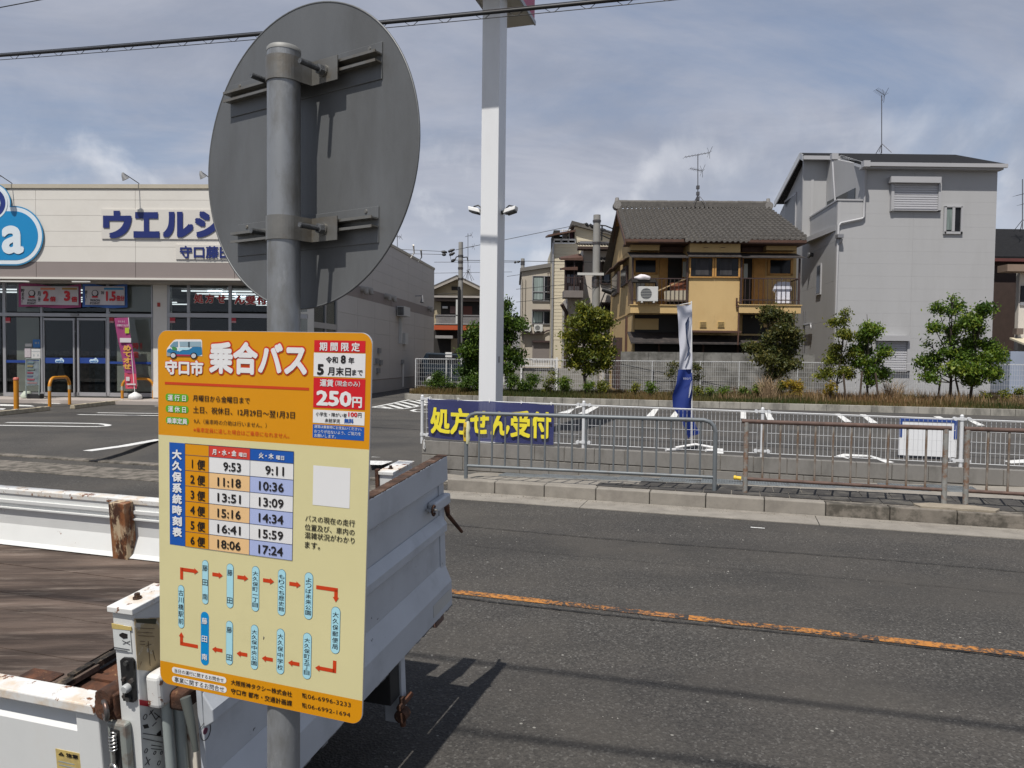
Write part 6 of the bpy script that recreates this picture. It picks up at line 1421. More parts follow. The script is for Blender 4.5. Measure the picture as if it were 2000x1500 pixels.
# balconies
def balcony(xa, xb, wall, lab):
    a0, a1 = YH.hit(xa, 600, BO+.08)[0], YH.hit(xb, 600, BO+.08)[0]; zt_, zb4 = YH.hit(xa, 596, BO+.1)[1], YH.hit(xa, 611, BO+.1)[1]; zrl = YH.hit(xa, 543, BO+.1)[1]
    b_ = MB(); b_.box(YH, a0, a1, 0, BO+.10, zb4, zt_); bo = b_.build('balcony', m_st, yh); b_ = MB(); b_.box(YH, a0-.03, a1+.03, BO-.02, BO+.14, zt_, zt_+.03); b_.build('balcony_cap', m_st, bo)
    b_ = MB()
    for z in (zrl, zt_+.20): b_.box(YH, a0+.03, a1-.03, BO+.04, BO+.07, z-.02, z+.015)
    b_.box(YH, a0+.03, a0+.06, 0.05, BO+.05, zrl-.02, zrl+.015); b_.box(YH, a1-.06, a1-.03, 0.05, BO+.05, zrl-.02, zrl+.015); b_.build('rail', m_irn, bo)
    n_ = 13
    for k_ in range(n_+1):
        x = a0+.05+(a1-a0-.12)*k_/n_; b_ = MB(); b_.box(YH, x, x+.018, BO+.045, BO+.062, zt_+.02, zrl); b_.build('baluster', m_irn, bo)
    b_ = MB()
    for k_ in range(5):
        for x in (a0+.035, a1-.05): b_.box(YH, x, x+.015, .1+.18*k_, .115+.18*k_, zt_+.02, zrl)
    b_.build('side_balusters', m_irn, bo)
    for x in (a0+.04, a1-.1): b_ = MB(); b_.box(YH, x, x+.06, BO+.02, BO+.08, zt_, za+.02); b_.build('balcony_post', m_irn, bo)
    return bo, a0, a1, zt_
bl1, ba0, ba1, bz = balcony(1231, 1345, 1, ''); bl2, bb0, bb1, bz2 = balcony(1443, 1564, 1, '')
# openings at the back of the balconies (on the main wall, b = 0)
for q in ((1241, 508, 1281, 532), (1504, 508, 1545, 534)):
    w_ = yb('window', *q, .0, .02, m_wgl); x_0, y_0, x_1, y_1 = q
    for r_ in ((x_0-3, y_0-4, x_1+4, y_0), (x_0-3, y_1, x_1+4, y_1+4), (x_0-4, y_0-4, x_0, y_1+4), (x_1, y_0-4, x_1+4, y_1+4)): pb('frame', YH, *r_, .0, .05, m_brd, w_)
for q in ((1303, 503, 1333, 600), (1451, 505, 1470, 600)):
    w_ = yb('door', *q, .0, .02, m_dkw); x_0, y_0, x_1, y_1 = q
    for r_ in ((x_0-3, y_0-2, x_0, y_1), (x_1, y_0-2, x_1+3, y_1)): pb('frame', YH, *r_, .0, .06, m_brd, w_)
yb('door_leaf', 1289, 503, 1301, 600, .0, .08, m_brd); yb('door_leaf', 1473, 503, 1493, 600, .0, .08, m_brd); yb('white_door_edge', 1334, 511, 1341, 541, .5, .55, M('door_pale', (.35, .37, .33), .6)); yb('white_door_edge', 1453, 515, 1460, 543, .5, .55, MATS['door_pale'])
# ground floor
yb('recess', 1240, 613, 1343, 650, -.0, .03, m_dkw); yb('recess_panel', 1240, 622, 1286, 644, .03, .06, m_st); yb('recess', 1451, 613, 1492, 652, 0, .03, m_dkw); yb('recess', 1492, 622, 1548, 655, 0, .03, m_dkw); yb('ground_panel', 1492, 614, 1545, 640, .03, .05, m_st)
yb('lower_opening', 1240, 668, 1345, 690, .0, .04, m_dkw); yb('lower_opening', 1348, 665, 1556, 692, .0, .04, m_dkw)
zl = YH.hit(1300, 669, 1.0)[1]; a0, a1 = YH.hit(1232, 668, 1.0)[0], YH.hit(1345, 668, 1.0)[0]; a2 = YH.hit(1560, 668, 1.0)[0]
quadp('lean_to_roof', [(a0, 1.05, zl), (a1, 1.05, zl), (a1, 0, zl+.42), (a0, 0, zl+.42)], m_mtl, yh, .05); quadp('lean_to_roof', [(a1, .95, zl+.0), (a2, .95, zl+.0), (a2, 0, zl+.32), (a1, 0, zl+.32)], m_mtl, yh, .05)
mb = MB()
for x in (1286, 1345, 1372, 1440, 1480): mb.pbox(YH, x, 671, x+3, 695, .3, .38)
mb.build('posts', m_br, yh)
# pipes
mb = MB(); a = YH.hit(1445, 600, BO+.05)[0]; mb.tube([YH.W(a-.04, BO+.06, 2.2), YH.W(a-.04, BO+.06, 3.55), YH.W(a-.12, BO+.06, 3.6), YH.W(a-.12, BO+.06, 3.9)], .03, 6); mb.tube([YH.W(a-.14, BO+.06, 3.58), YH.W(a+.05, BO+.06, 3.58)], .03, 6); mb.tube([YH.W(a-.14, BO+.06, 3.75), YH.W(a+.05, BO+.06, 3.75)], .025, 6); mb.build('pipes', m_br, yh)
# left side wall windows with hoods
YL = Fr(YH.W(-.003, 0, 0), YH.y*-1, YH.x*-1)
for (x0, x1, y0, y1) in ((1216, 1228, 518, 562), (1199, 1211, 530, 580)):
    a0, c1 = YL.hit(x1, y0); a1, c0 = YL.hit(x0, y1); a0_, a1_ = min(a0, a1), max(a0, a1)
    mb = MB(); mb.box(YL, a0_, a1_, 0, .10, c0, c1); w_ = mb.build('side_window', m_irn, yh); mb = MB(); mb.box(YL, a0_+.08, a1_-.08, .10, .11, c0+.08, c1-.08); mb.build('pane', m_wgl, w_)
    mb = MB(); P_ = [YL.W(a0_-.1, .45, c1+.12), YL.W(a1_+.1, .45, c1+.12), YL.W(a1_+.1, 0, c1+.32), YL.W(a0_-.1, 0, c1+.32)]; mb.hexa([p_-Vector((0, 0, .04)) for p_ in P_]+P_); mb.build('window_hood', m_br, yh)
mb = MB(); a0, c1 = YL.hit(1226, 618); mb.box(YL, a0, a0+.15, 0, .08, 1.2, c1); mb.build('side_pipe', m_br, yh); mb = MB(); a0, c1 = YL.hit(1212, 660); mb.box(YL, a0-.6, a0+.8, 0, .25, .4, c1); mb.build('side_vent', m_irn, yh)
mb = MB(); mb.box(YL, 0, 8, .0, .02, YL.hit(1232, 611)[1]-.03, YL.hit(1232, 611)[1]+.03); mb.build('side_ledge', m_st, yh)
# things on the balconies (things of their own)
def onb(px, py, b_=BO+.3): return YH.hit(px, py, b_)
t = thing('outdoor_unit', YH.W(ba0+.4, BO+.2, bz), 'white air conditioner unit hung outside the left balcony of the ochre house', 'air conditioner')
a0, c1 = onb(1246, 560); a1, c0 = onb(1284, 589); aircon(YH, a0, c0, a1-a0, c1-c0, .30, t, b0=BO+.12)
for o_ in [x for x in bpy.data.objects if x.parent == t]: pass
t = thing('laundry_bundle', YH.W(ba0+.5, .6, bz), 'white bundle lying on a dark rack above the air conditioner on the left balcony', 'bundle')
a0, c0 = YH.hit(1256, 543, 1.0); bm_ = bmesh.new(); bmesh.ops.create_icosphere(bm_, subdivisions=3, radius=1)
for v in bm_.verts:
    n_ = math.sin(v.co.x*5+v.co.z*3)*.08+math.sin(v.co.y*6)*.06; v.co = Vector((v.co.x*.30*(1+n_), v.co.y*.25*(1+n_), max(v.co.z, -.5)*.13*(1+n_*1.5)))
me_ = bpy.data.meshes.new('bundle'); bm_.to_mesh(me_); bm_.free(); me_.materials.append(M('bundle_white', (.62, .58, .60), .8, var=.05)); o = bpy.data.objects.new('sheet', me_); COL.objects.link(o); o.parent = t; o.location = YH.W(a0, 1.0, c0)-t.location
for p_ in me_.polygons: p_.use_smooth = True
mb = MB(); mb.box(YH, a0-.4, a0+.45, .75, 1.15, c0-.16, c0-.06); mb.tube([YH.W(a0+.42, .95, c0-.05), YH.W(a0+.5, .95, c0-.2), YH.W(a0+.5, .95, c0-.4)], .06, 6); mb.build('rack', m_dkw, t)
t = thing('board_stack', YH.W(ba0+1.6, .6, bz), 'reddish board and pale panel leaning inside the left balcony railing', 'boards')
def slab(name, pts, b_, th, mat, par):
    mb = MB(); mb.prism(YH, [YH.hit(x, y, b_) for x, y in pts], b_-th, b_); return mb.build(name, mat, par)
slab('red_board', [(1308, 553), (1341, 547), (1341, 568), (1309, 573)], .85, .03, M('board_red', (.20, .065, .03), .8, var=.15), t); slab('pale_panel', [(1297, 568), (1345, 567), (1345, 588), (1298, 588)], .90, .03, M('panel_beige', (.38, .34, .26), .8, var=.05), t); slab('white_panel', [(1242, 552), (1260, 552), (1260, 590), (1242, 590)], .70, .03, m_cond, t)
slab('pole', [(1284, 567), (1349, 539), (1350, 541), (1285, 569)], .95, .02, M('pole_wood', (.42, .30, .16), .7), t)
t = thing('white_shirt', YH.W(bb1-.7, .6, bz), 'white shirt drying on a hanger behind the right balcony railing', 'shirt')
slab('shirt', [(1513, 556), (1519, 552), (1532, 550), (1543, 551), (1547, 567), (1544, 569), (1543, 563), (1545, 592), (1515, 592), (1516, 564), (1513, 571), (1510, 568)], .80, .06, M('shirt_white', (.62, .63, .70), .8, var=.05, vs=6), t)
mb = MB(); a, c = YH.hit(1527, 548, .78); mb.tube([YH.W(a-.02, .78, c+.1), YH.W(a+.03, .78, c+.08), YH.W(a, .78, c), YH.W(a-.2, .78, c-.06), YH.W(a+.25, .78, c-.06)], .012, 5); mb.build('hanger', m_white, t)
# old concrete wall in front of the house
W1 = gy(1212, 765, 26.4); cwl = thing('garden_wall', (W1.x, W1.y, .2), 'old dark stained concrete garden wall between the ochre house and the fence', 'wall'); CWF = Fr((W1.x, W1.y, 0), YH.x, YH.y)
ztw = CWF.hit(1400, 688)[1]; a1 = CWF.hit(1592, 688)[0]; m_ow = M('old_wall', (.20, .195, .18), .9, var=.2, vs=1.5, bump=.5, bs=20, dirt=(.06, .058, .05), da=.8, ds=1.6, dr=(.42, .62)); na = int(a1/.9)
for i in range(na):
    for j in range(5):
        x0, x1 = a1*i/na, a1*(i+1)/na-.012; z0 = .2+(ztw-.2)*j/5; z1 = .2+(ztw-.2)*(j+1)/5-.012; mb = MB(); mb.box(CWF, x0, x1, -.15, rr2.uniform(-.012, .012), z0, z1); mb.build('block', m_ow, cwl)
mb = MB(); mb.box(CWF, .02, a1-.02, -.13, -.04, .2, ztw-.02); mb.build('mortar', m_conc_dirty, cwl)

# ================================================================ grey three storey house
GHt = facade(1628, 28.3, .0); gh = thing('grey_house', GHt.W(0, 0, .3), 'tall pale grey three storey house with black roof and roller shutters at the right', 'house')
m_sd = M('siding_grey', (.365, .366, .37), .7, var=.03, vs=.8, bump=.15, bs=30, dirt=(.33, .33, .33), da=.4, ds=1.2, stretch=(1, 1, .2)); m_trim = M('trim_grey', (.36, .36, .37), .5, var=.02); m_slate = M('slate_black', (.011, .011, .012), .9, spec=.2, var=.3, vs=8, bump=.2, bs=30)
def g_(name, x0, y0, x1, y1, b0, b1, mat, parent=gh): return pb(name, GHt, x0, y0, x1, y1, b0, b1, mat, parent)
gw = GHt.hit(1943, 500)[0]; zt = GHt.hit(1800, 323)[1]; zpar = GHt.hit(1650, 392)[1]; xb1 = GHt.hit(1688, 360)[0]
bearL = R(5.5); gl = Vector((math.sin(bearL), math.cos(bearL), 0)); DEP = 9.0
# front wall split in cladding panels with thin joints; the left upper corner is an open balcony
xj = GHt.hit(1782, 500)[0]; zj = [.2]+[GHt.hit(1800, y)[1] for y in (700, 652, 605, 555, 503, 478)]; zj = [.2+(zpar-.2)*k_/16 for k_ in range(17)]
for j in range(len(zj)-1):
    for x0, x1 in ((0, xj), (xj, gw)):
        mb = MB(); mb.box(GHt, x0+.002, x1-.002, -.12, 0, zj[j]+.001, zj[j+1]-.001); mb.build('cladding', m_sd, gh)
for x0, x1 in ((xb1, xj), (xj, gw)):
    mb = MB(); mb.box(GHt, x0+.002, x1-.002, -.12, 0, zpar+.001, zt); mb.build('cladding', m_sd, gh)
mb = MB(); mb.box(GHt, .1, gw-.1, -.2, -.121, .2, zpar); mb.build('core', m_sd, gh)
LW = Fr(GHt.W(0, 0, 0), gl, Vector((-gl.y, gl.x, 0)))    # left wall: x away, y outwards (left)
dpt, _ = LW.hit(1584, 360); zw_b = zpar
for j in range(5):
    z0 = .2+(zpar-.2)*j/5; z1 = .2+(zpar-.2)*(j+1)/5
    for x0, x1 in ((0.0, DEP/2), (DEP/2, DEP)): mb = MB(); mb.box(LW, x0+.002, x1-.004, -.12, 0, z0+.002, z1-.003); mb.build('cladding', m_sd, gh)
zback = 9.4; ridY = 4.2
ridz = GHt.hit(1700, 300, -ridY)[1]
mb = MB(); mb.prism(LW, [(dpt, zpar), (DEP, zpar), (DEP, 8.7), (ridY, ridz-.15), (dpt, zt+.25)], -.12, 0); mb.build('gable_wall', m_sd, gh)
m_sdl = m_sd
mb = MB(); mb.box(GHt, 0, xb1, -dpt, -.13, zpar-1.1, zpar-.9); mb.build('balcony_floor', m_sd, gh)
mb = MB(); mb.box(GHt, -.03, xb1, -.14, .03, zpar, zpar+.06); mb.box(LW, -.0, dpt, -.14, .03, zpar+.001, zpar+.061); mb.build('parapet_cap', m_trim, gh)
sw = Fr(GHt.W(xb1-.004, 0, 0), (0, 1, 0), (-1, 0, 0)); mb = MB(); mb.box(sw, .7, dpt-.2, 0, .03, zpar-.2, zpar+.65); mb.build('balcony_window', m_dg if 'm_dg' in globals() else m_wgl, gh)
mb = MB(); mb.box(GHt, gw-.12, gw, -DEP, -.12, .2, zt); mb.box(GHt, .5, gw-.1, -DEP, -DEP+.1, .2, 8.5); mb.build('rear_walls', m_sd, gh)
# roof
RB = max(1.4, dpt-.3); ev = .30; zev = GHt.hit(1800, 318, ev)[1]; xr = GHt.hit(1966, 318, ev)[0]; xl = GHt.hit(1640, 318, ev)[0]; xrl = GHt.hit(1562, 300, -ridY)[0]; xrr = GHt.hit(1866, 300, -ridY)[0]
xk = GHt.hit(1685, 318, ev)[0]; zk = lambda b_: zev+(ridz-zev)*(ev-b_)/(ev+ridY)
xq = GHt.hit(1568, 308, -RB)[0]
top_ = [(xk, ev), (xr, ev), (max(xrr, gw+.4), -ridY), (xrl, -ridY), (xq, -RB), (GHt.hit(1640, 308, -RB)[0], -RB)]
mb = MB(); up = [GHt.W(a, b_, zk(b_)) for a, b_ in top_]; lo_ = [p_-Vector((0, 0, .12)) for p_ in up]; n_ = len(up); mb.add(lo_+up, [tuple(range(n_))[::-1], tuple(range(n_, 2*n_))]+[(i, (i+1) % n_, n_+(i+1) % n_, n_+i) for i in range(n_)]); mb.build('roof', m_slate, gh)
mb = MB(); mb.box(GHt, .0, xb1, -dpt-.1, -dpt, zpar-.9, zk(-dpt)-.14); mb.build('balcony_back_wall', m_sdl, gh)
mb = MB(); mb.prism(Fr(GHt.o, GHt.y, GHt.x), [(-dpt, zpar-.9), (-.121, zpar-.9), (-.121, zk(-.121)-.14), (-dpt, zk(-dpt)-.14)], xb1, xb1+.12); mb.build('balcony_side_wall', m_sdl, gh)
mb = MB(); mb.poly([p_-Vector((0, 0, .125)) for p_ in up]); mb.build('soffit', m_trim, gh)
q_ = LW.hit(1512, 394, .35); rear = LW.W(q_[0], .35, q_[1]); ridp = GHt.W(xrl, -ridY, ridz); rgt = GHt.W(max(xrr, gw+.4), -ridY, ridz); rrr = Vector((rgt.x, rear.y, rear.z))
mb = MB(); dn = Vector((0, 0, -.12)); mb.hexa([ridp+dn, rgt+dn, rrr+dn, rear+dn, ridp, rgt, rrr, rear]); mb.build('roof', m_slate, gh)
mb = MB(); sx = Vector((.05, 0, 0)); mb.hexa([rear+dn*2.2, rear+dn*2.2+sx, ridp+dn*2.2+sx, ridp+dn*2.2, rear-Vector((0, 0, .0))-sx*.2, rear+sx, ridp+sx, ridp-sx*.2]); A_ = GHt.W(xq, -RB, zk(-RB)); mb.hexa([ridp+dn*2.2, ridp+dn*2.2+sx, A_+dn*2.2+sx, A_+dn*2.2, ridp-sx*.2, ridp+sx, A_+sx, A_-sx*.2]); mb.build('barge_board', M('trim_white', (.60, .61, .62), .5, var=.02), gh)
mb = MB(); mb.quad(rear+dn, rear+dn+Vector((.6, 0, 0)), ridp+dn+Vector((.6, 0, 0)), ridp+dn); mb.quad(ridp+dn, ridp+dn+Vector((.5, 0, 0)), A_+dn+Vector((.5, 0, 0)), A_+dn); mb.build('soffit', m_trim, gh)
# gutters and downpipe
mb = MB(); mb.box(GHt, xk-.05, xr, ev, ev+.10, zev-.16, zev-.02); mb.box(GHt, xk, xr-.1, .0, ev, zev-.22, zev-.16); mb.build('gutter', m_trim, gh)
zA = zk(-RB); mb = MB(); mb.box(GHt, xq, GHt.hit(1640, 308, -RB)[0], -RB, -RB+.1, zA-.22, zA-.06); mb.build('gutter', m_trim, gh)
B_ = GHt.W(GHt.hit(1640, 308, -RB)[0], -RB, zA); K_ = GHt.W(xk, ev, zev); mb = MB(); mb.hexa([B_+dn*2, B_+dn*2+Vector((.06, 0, 0)), K_+dn*2+Vector((.06, 0, 0)), K_+dn*2, B_, B_+Vector((.06, 0, 0)), K_+Vector((.06, 0, 0)), K_]); mb.build('barge_board', MATS['trim_white'], gh)
def gp(px, py, b_=.07): a, c = GHt.hit(px, py, b_); return GHt.W(a, b_, c)
mb = MB(); mb.tube([gp(1692, 318, .3), gp(1691, 332), gp(1688, 423), gp(1684, 427), gp(1642, 436), gp(1638, 441), gp(1632, 620), gp(1631, 765)], .045, 8); mb.build('downpipe', m_trim, gh)
mb = MB(); mb.pbox(GHt, 1688, 313, 1700, 325, .35, .6); mb.build('rain_head', m_trim, gh); mb = MB(); a, c = GHt.hit(1626, 306, -1.3); mb.box(GHt, a-.1, a+.15, -1.3, -1.1, c-.15, c+.08); mb.build('rain_head', m_trim, gh)
mb = MB(); mb.tube([gp(1626, 312, -1.2), gp(1628, 350, -1.0), gp(1631, 392, -.9)], .04, 6); mb.build('downpipe', m_trim, gh)
g_('hood', 1637, 457, 1648, 464, 0, .25, M('hood_steel', (.25, .25, .26), .4, .5)); mb = MB(); mb.tube([gp(1643, 466, .12), gp(1642, 472, .10), gp(1637, 474, .04)], .07, 8); mb.build('vent_pipe', m_trim, gh)
# windows
def shutter(x0, y0, x1, y1, hh):
    s_ = g_('roller_shutter', x0+3, y0+hh, x1-2, y1-2, 0, .06, M('shutter_grey', (.44, .44, .46), .5, var=.02))
    pb('shutter_box', GHt, x0, y0, x1, y0+hh, 0, .28, m_trim, s_); pb('side_rail', GHt, x0+1, y0+hh, x0+5, y1, 0, .13, m_trim, s_); pb('side_rail', GHt, x1-5, y0+hh, x1-1, y1, 0, .13, m_trim, s_); pb('bottom_rail', GHt, x0+1, y1-2.5, x1-1, y1, 0, .13, m_trim, s_)
    a0, c1 = GHt.hit(x0+5, y0+hh+1, .06); a1, c0 = GHt.hit(x1-5, y1-3, .06); n_ = int((c1-c0)/.085)
    for k_ in range(n_):
        z = c0+(c1-c0)*k_/n_; mb = MB(); hz_ = (c1-c0)/n_; vs = [GHt.W(x, y, zz) for x in (a0, a1) for y, zz in ((.06, z+.004), (.085, z+.02), (.085, z+hz_-.018), (.06, z+hz_-.004))]; mb.add(vs, [(0, 1, 5, 4), (1, 2, 6, 5), (2, 3, 7, 6)]); mb.build('slat', MATS['shutter_grey'], s_)
shutter(1741, 344, 1839, 412, 13); shutter(1716, 655, 1778, 726, 11)
w_ = g_('window', 1848, 404, 1879, 455, 0, .02, m_wgl); 
for r_ in ((1845, 403, 1848, 457), (1878, 403, 1880.5, 457), (1845, 402, 1880, 405), (1845, 452, 1880, 457), (1861, 404, 1864.5, 453)): pb('frame', GHt, *r_, 0, .07, m_trim, w_)
pb('curtain', GHt, 1850, 407, 1860, 449, .021, .03, M('curtain_green', (.15, .19, .18), .8, var=.3, vs=14, stretch=(1, 1, .1)), w_)
mb = MB(); a0, c0 = LW.hit(1604, 575); a1, c1 = LW.hit(1597, 518); mb.box(LW, min(a0, a1), max(a0, a1), 0, .05, c0, c1); o = mb.build('narrow_window', m_trim, gh); mb = MB(); mb.box(LW, min(a0, a1)+.07, max(a0, a1)-.07, .05, .055, c0+.08, c1-.06); mb.build('pane', m_wgl, o)
mb = MB(); a0, c0 = LW.hit(1555, 430); a1, c1 = LW.hit(1534, 400); mb.box(LW, a0, a1, 0, .05, c0-.6, c1+.2); o = mb.build('side_window', m_trim, gh); mb = MB(); mb.box(LW, a0+.08, a1-.08, .05, .055, c0-.5, c1+.1); mb.build('pane', m_wgl, o)
mb = MB(); a, c = LW.hit(1588, 499); mb.tube([LW.W(a, 0, c+.02), LW.W(a, .16, c+.04), LW.W(a, .2, c-.1)], [.09, .11, .05], 10); mb.build('vent_hood', M('hood_black', (.05, .05, .05), .4), gh)
mb = MB(); a, c = LW.hit(1577, 330); mb.box(LW, a-.15, a+.15, 0, .03, c-.25, c+.2); mb.build('gable_vent', m_trim, gh)
mb = MB(); a, _ = LW.hit(1574, 700); c = LW.hit(1574, 608)[1]; mb.tube([LW.W(a, .12, .6), LW.W(a, .12, c)], .04, 6); c = LW.hit(1574, 635)[1]; mb.tube([LW.W(a, .12, c), LW.W(a-1.0, .12, c), LW.W(a-1, .12, c-.2)], .05, 6); c = LW.hit(1574, 676)[1]; mb.tube([LW.W(a, .15, c), LW.W(a+1.2, .15, c)], .04, 6); mb.build('meter_pipes', MATS['hood_steel'], gh)

# ================================================================ houses at the right edge
EH = facade(1941, 31.5, 0); eh = thing('dark_house', EH.W(0, 0, .3), 'dark brown house with black roof, half hidden behind the tall grey house', 'house')
m_bw = M('wall_darkbrown', (.045, .028, .022), .85, var=.15, vs=4)
zz = EH.hit(1950, 507)[1]; mb = MB(); mb.box(EH, -4, 6, -8, 0, .2, zz); mb.build('wall', m_bw, eh)
z2_ = EH.hit(1950, 447, -3.5)[1]; mb = MB(); mb.hexa([EH.W(*p_) for p_ in ((-4, .4, zz-.05), (6, .4, zz-.05), (6, -3.5, z2_-.15), (-4, -3.5, z2_-.15), (-4, .4, zz+.08), (6, .4, zz+.08), (6, -3.5, z2_), (-4, -3.5, z2_))]); mb.build('roof', m_slate, eh)
pb('eaves', EH, 1938, 504, 2100, 512, 0, .42, M('eaves_maroon', (.10, .03, .025), .6), eh)
E2_ = facade(1972, 29.5, 0); e2 = thing('white_house', E2_.W(0, 0, .3), 'white walled house with brown canopy cut off by the right edge of the photo', 'house')
def e_(n, *q, m, b0=0, b1=.05): return pb(n, E2_, *q[:4], b0, b1, m, e2)
m_ww = M('wall_offwhite', (.58, .54, .48), .8, var=.04)
mb = MB(); mb.box(E2_, E2_.hit(1986, 700)[0], E2_.hit(1986, 700)[0]+6, -.2, 0, .2, E2_.hit(1990, 528)[1]); mb.build('wall', m_ww, e2)
e_('canopy', 1968, 516, 2100, 531, m=M('canopy_brown', (.22, .16, .12), .7), b0=0, b1=.6)
e_('window', 1995, 558, 2040, 590, m=m_wgl); e_('window_frame', 1993, 590, 2040, 597, m=m_alum)
zq = E2_.hit(1990, 668)[1]; a0 = E2_.hit(1970, 668)[0]; mb = MB(); mb.hexa([E2_.W(*p_) for p_ in ((a0, 1.6, zq-.35), (a0+6, 1.6, zq-.35), (a0+6, .05, zq+.1), (a0, .05, zq+.1), (a0, 1.6, zq-.28), (a0+6, 1.6, zq-.28), (a0+6, .05, zq+.17), (a0, .05, zq+.17))]); mb.build('porch_roof', M('porch_cream', (.50, .45, .33), .7, var=.05), e2)
e_('shed_wall', 1974, 686, 2100, 770, m=M('shed_blue', (.26, .30, .38), .7, var=.05), b0=.0, b1=1.2); e_('meter_box', 1986, 641, 1999, 653, m=M('meter_brown', (.14, .11, .09), .6), b0=0, b1=.25)
mb = MB(); a, _ = E2_.hit(1965.5, 720); mb.tube([E2_.W(a, 1.3, .3), E2_.W(a, 1.3, E2_.hit(1966, 668, 1.3)[1]), E2_.W(a+.7, 1.0, E2_.hit(1966, 662, 1.3)[1])], .06, 8); mb.build('downpipe', M('pipe_maroon', (.13, .03, .03), .5), e2)

# ================================================================ row of buildings behind, centre
m_be = M('wall_beige', (.40, .36, .30), .85, var=.04, vs=1); m_crm = M('siding_cream', (.50, .45, .34), .75, var=.04, vs=1); m_wh2 = M('wall_pale', (.48, .44, .39), .85, var=.05, vs=1)
m_cur = M('curtain_pale', (.22, .27, .26), .7, var=.35, vs=14, stretch=(1, 1, .06))
B1 = facade(1017, 45, 0); h1 = thing('beige_building', B1.W(0, 0, .3), 'flat beige building with two wall mounted air conditioners behind the trees', 'building')
def b1(n, *q, m, b0=0, b1_=.06, par=None): return pb(n, B1, *q, b0, b1_, m, par or h1)
a1 = B1.hit(1100, 600)[0]; z0 = B1.hit(1018, 531)[1]; z1 = B1.hit(1078, 521)[1]
mb = MB(); mb.prism(B1, [(0, .2), (a1, .2), (a1, z1+.1), (0, z0)], -8, 0); mb.build('wall', m_be, h1)
mb = MB(); mb.prism(B1, [(-.1, z0), (a1, z1+.1), (a1, z1+.35), (-.1, z0+.22)], -8, .15); mb.build('roof_edge', m_bw if False else M('roof_edge_grey', (.16, .15, .14), .7), h1)
for q, cc in (((1041, 540, 1077, 587), 1), ((1040, 607, 1076, 632), 1)):
    w_ = b1('window', *q, m=m_wgl, b1_=.03); x_0, y_0, x_1, y_1 = q
    for r_ in ((x_0-1, y_0-1.5, x_1+1, y_0), (x_0-1, y_1, x_1+1, y_1+1.5), (x_0-1, y_0, x_0, y_1), ((x_0+x_1)/2+3, y_0, (x_0+x_1)/2+4.5, y_1), (x_0, y_0+29, x_1, y_0+31) if y_1-y_0 > 40 else (x_0, y_0, x_1, y_0+2)): pb('frame', B1, *r_, 0, .08, m_alum, w_)
    pb('curtain', B1, x_0+2, y_0+2, x_0+19, y_1-2, .031, .04, m_cur, w_)
b1('window_hood', 1040, 604, 1078, 607, m=m_irn, b1_=.4); s_ = b1('shutter', 1040, 668, 1076, 705, m=M('shutter_brown', (.17, .15, .14), .6, var=.05)); b1('shutter_box', 1040, 665, 1077, 669, m=m_irn, b1_=.25)
for x in (1020, 1043): a0, c1 = B1.hit(x, 634, .3); a1_, c0 = B1.hit(x+17, 647, .3); aircon(B1, a0, c0, a1_-a0, c1-c0, .32, h1, b0=.05)
mb = MB(); mb.pbox(B1, 1018, 651, 1062, 652.5, .0, .4); mb.tube([B1.W(B1.hit(1061, 650)[0], .1, B1.hit(1061, 650)[1]), B1.W(B1.hit(1068, 646)[0], .1, B1.hit(1068, 646)[1]), B1.W(B1.hit(1076, 645)[0], .1, B1.hit(1076, 645)[1])], .05, 6); mb.build('shelf_and_pipe', m_irn, h1)
mb = MB()
for x in (1019, 1025): a, _ = B1.hit(x, 600); mb.tube([B1.W(a, .06, .3), B1.W(a, .06, B1.hit(x, 545)[1])], .035, 6)
mb.build('downpipe', m_be, h1)
mb = MB(); cxx = B1.hit(1073, 556)[0]
for k_ in range(6): mb.tube([B1.W(cxx-.1+.12*k_, .35, B1.hit(1073, 574)[1]), B1.W(cxx-.1+.12*k_, .45, B1.hit(1073, 535)[1]+.1*math.sin(k_*.6))], .02, 5)
for y in (535, 548, 560, 574): a = B1.hit(1069, y)[0]; mb.tube([B1.W(a, .1, B1.hit(1069, y)[1]), B1.W(a+.1, .42, B1.hit(1069, y)[1]), B1.W(a+.8, .42, B1.hit(1069, y)[1])], .02, 5)
mb.build('iron_grille', m_irn, h1)
B2 = facade(1078, 42, 0); h2 = thing('cream_siding_building', B2.W(0, 0, .3), 'tall narrow building with cream horizontal siding and a rooftop drying terrace', 'building')
a1 = B2.hit(1215, 600)[0]; zt2 = B2.hit(1100, 475)[1]; zp = B2.hit(1123, 437)[1]; ax = B2.hit(1123, 437)[0]; zr2 = B2.hit(1200, 467)[1]
mb = MB(); mb.prism(B2, [(0, .2), (a1, .2), (a1, zr2), (ax, zp-.1), (ax, zt2), (0, zt2)], -7, 0); mb.build('wall', m_crm, h2)
nb_ = 34; zs0 = B2.hit(1100, 664)[1]
for k_ in range(nb_):
    z = zs0+(zp-zs0)*k_/nb_; dz = (zp-zs0)/nb_; xr_ = a1 if z < zr2-.3 else a1-(z-zr2+.3)/(zp-zr2)*(a1-ax); x0 = 0 if z < zt2-dz else ax
    if z > zp-.5: break
    mb = MB(); vs = [B2.W(x, y, c) for x in (x0, xr_) for y, c in ((.004, z+dz*.97), (.014, z+.01), (.0, z))]; mb.add(vs, [(0, 1, 4, 3), (1, 2, 5, 4)]); mb.build('siding_board', m_crm, h2)
mb = MB(); mb.hexa([B2.W(*p_) for p_ in ((ax-.2, .3, zp-.1), (a1+.2, .3, zr2-.05), (a1+.2, -7, zr2-.05), (ax-.2, -7, zp-.1), (ax-.2, .3, zp+.12), (a1+.2, .3, zr2+.17), (a1+.2, -7, zr2+.17), (ax-.2, -7, zp+.12))]); mb.build('roof', m_tile_, h2)
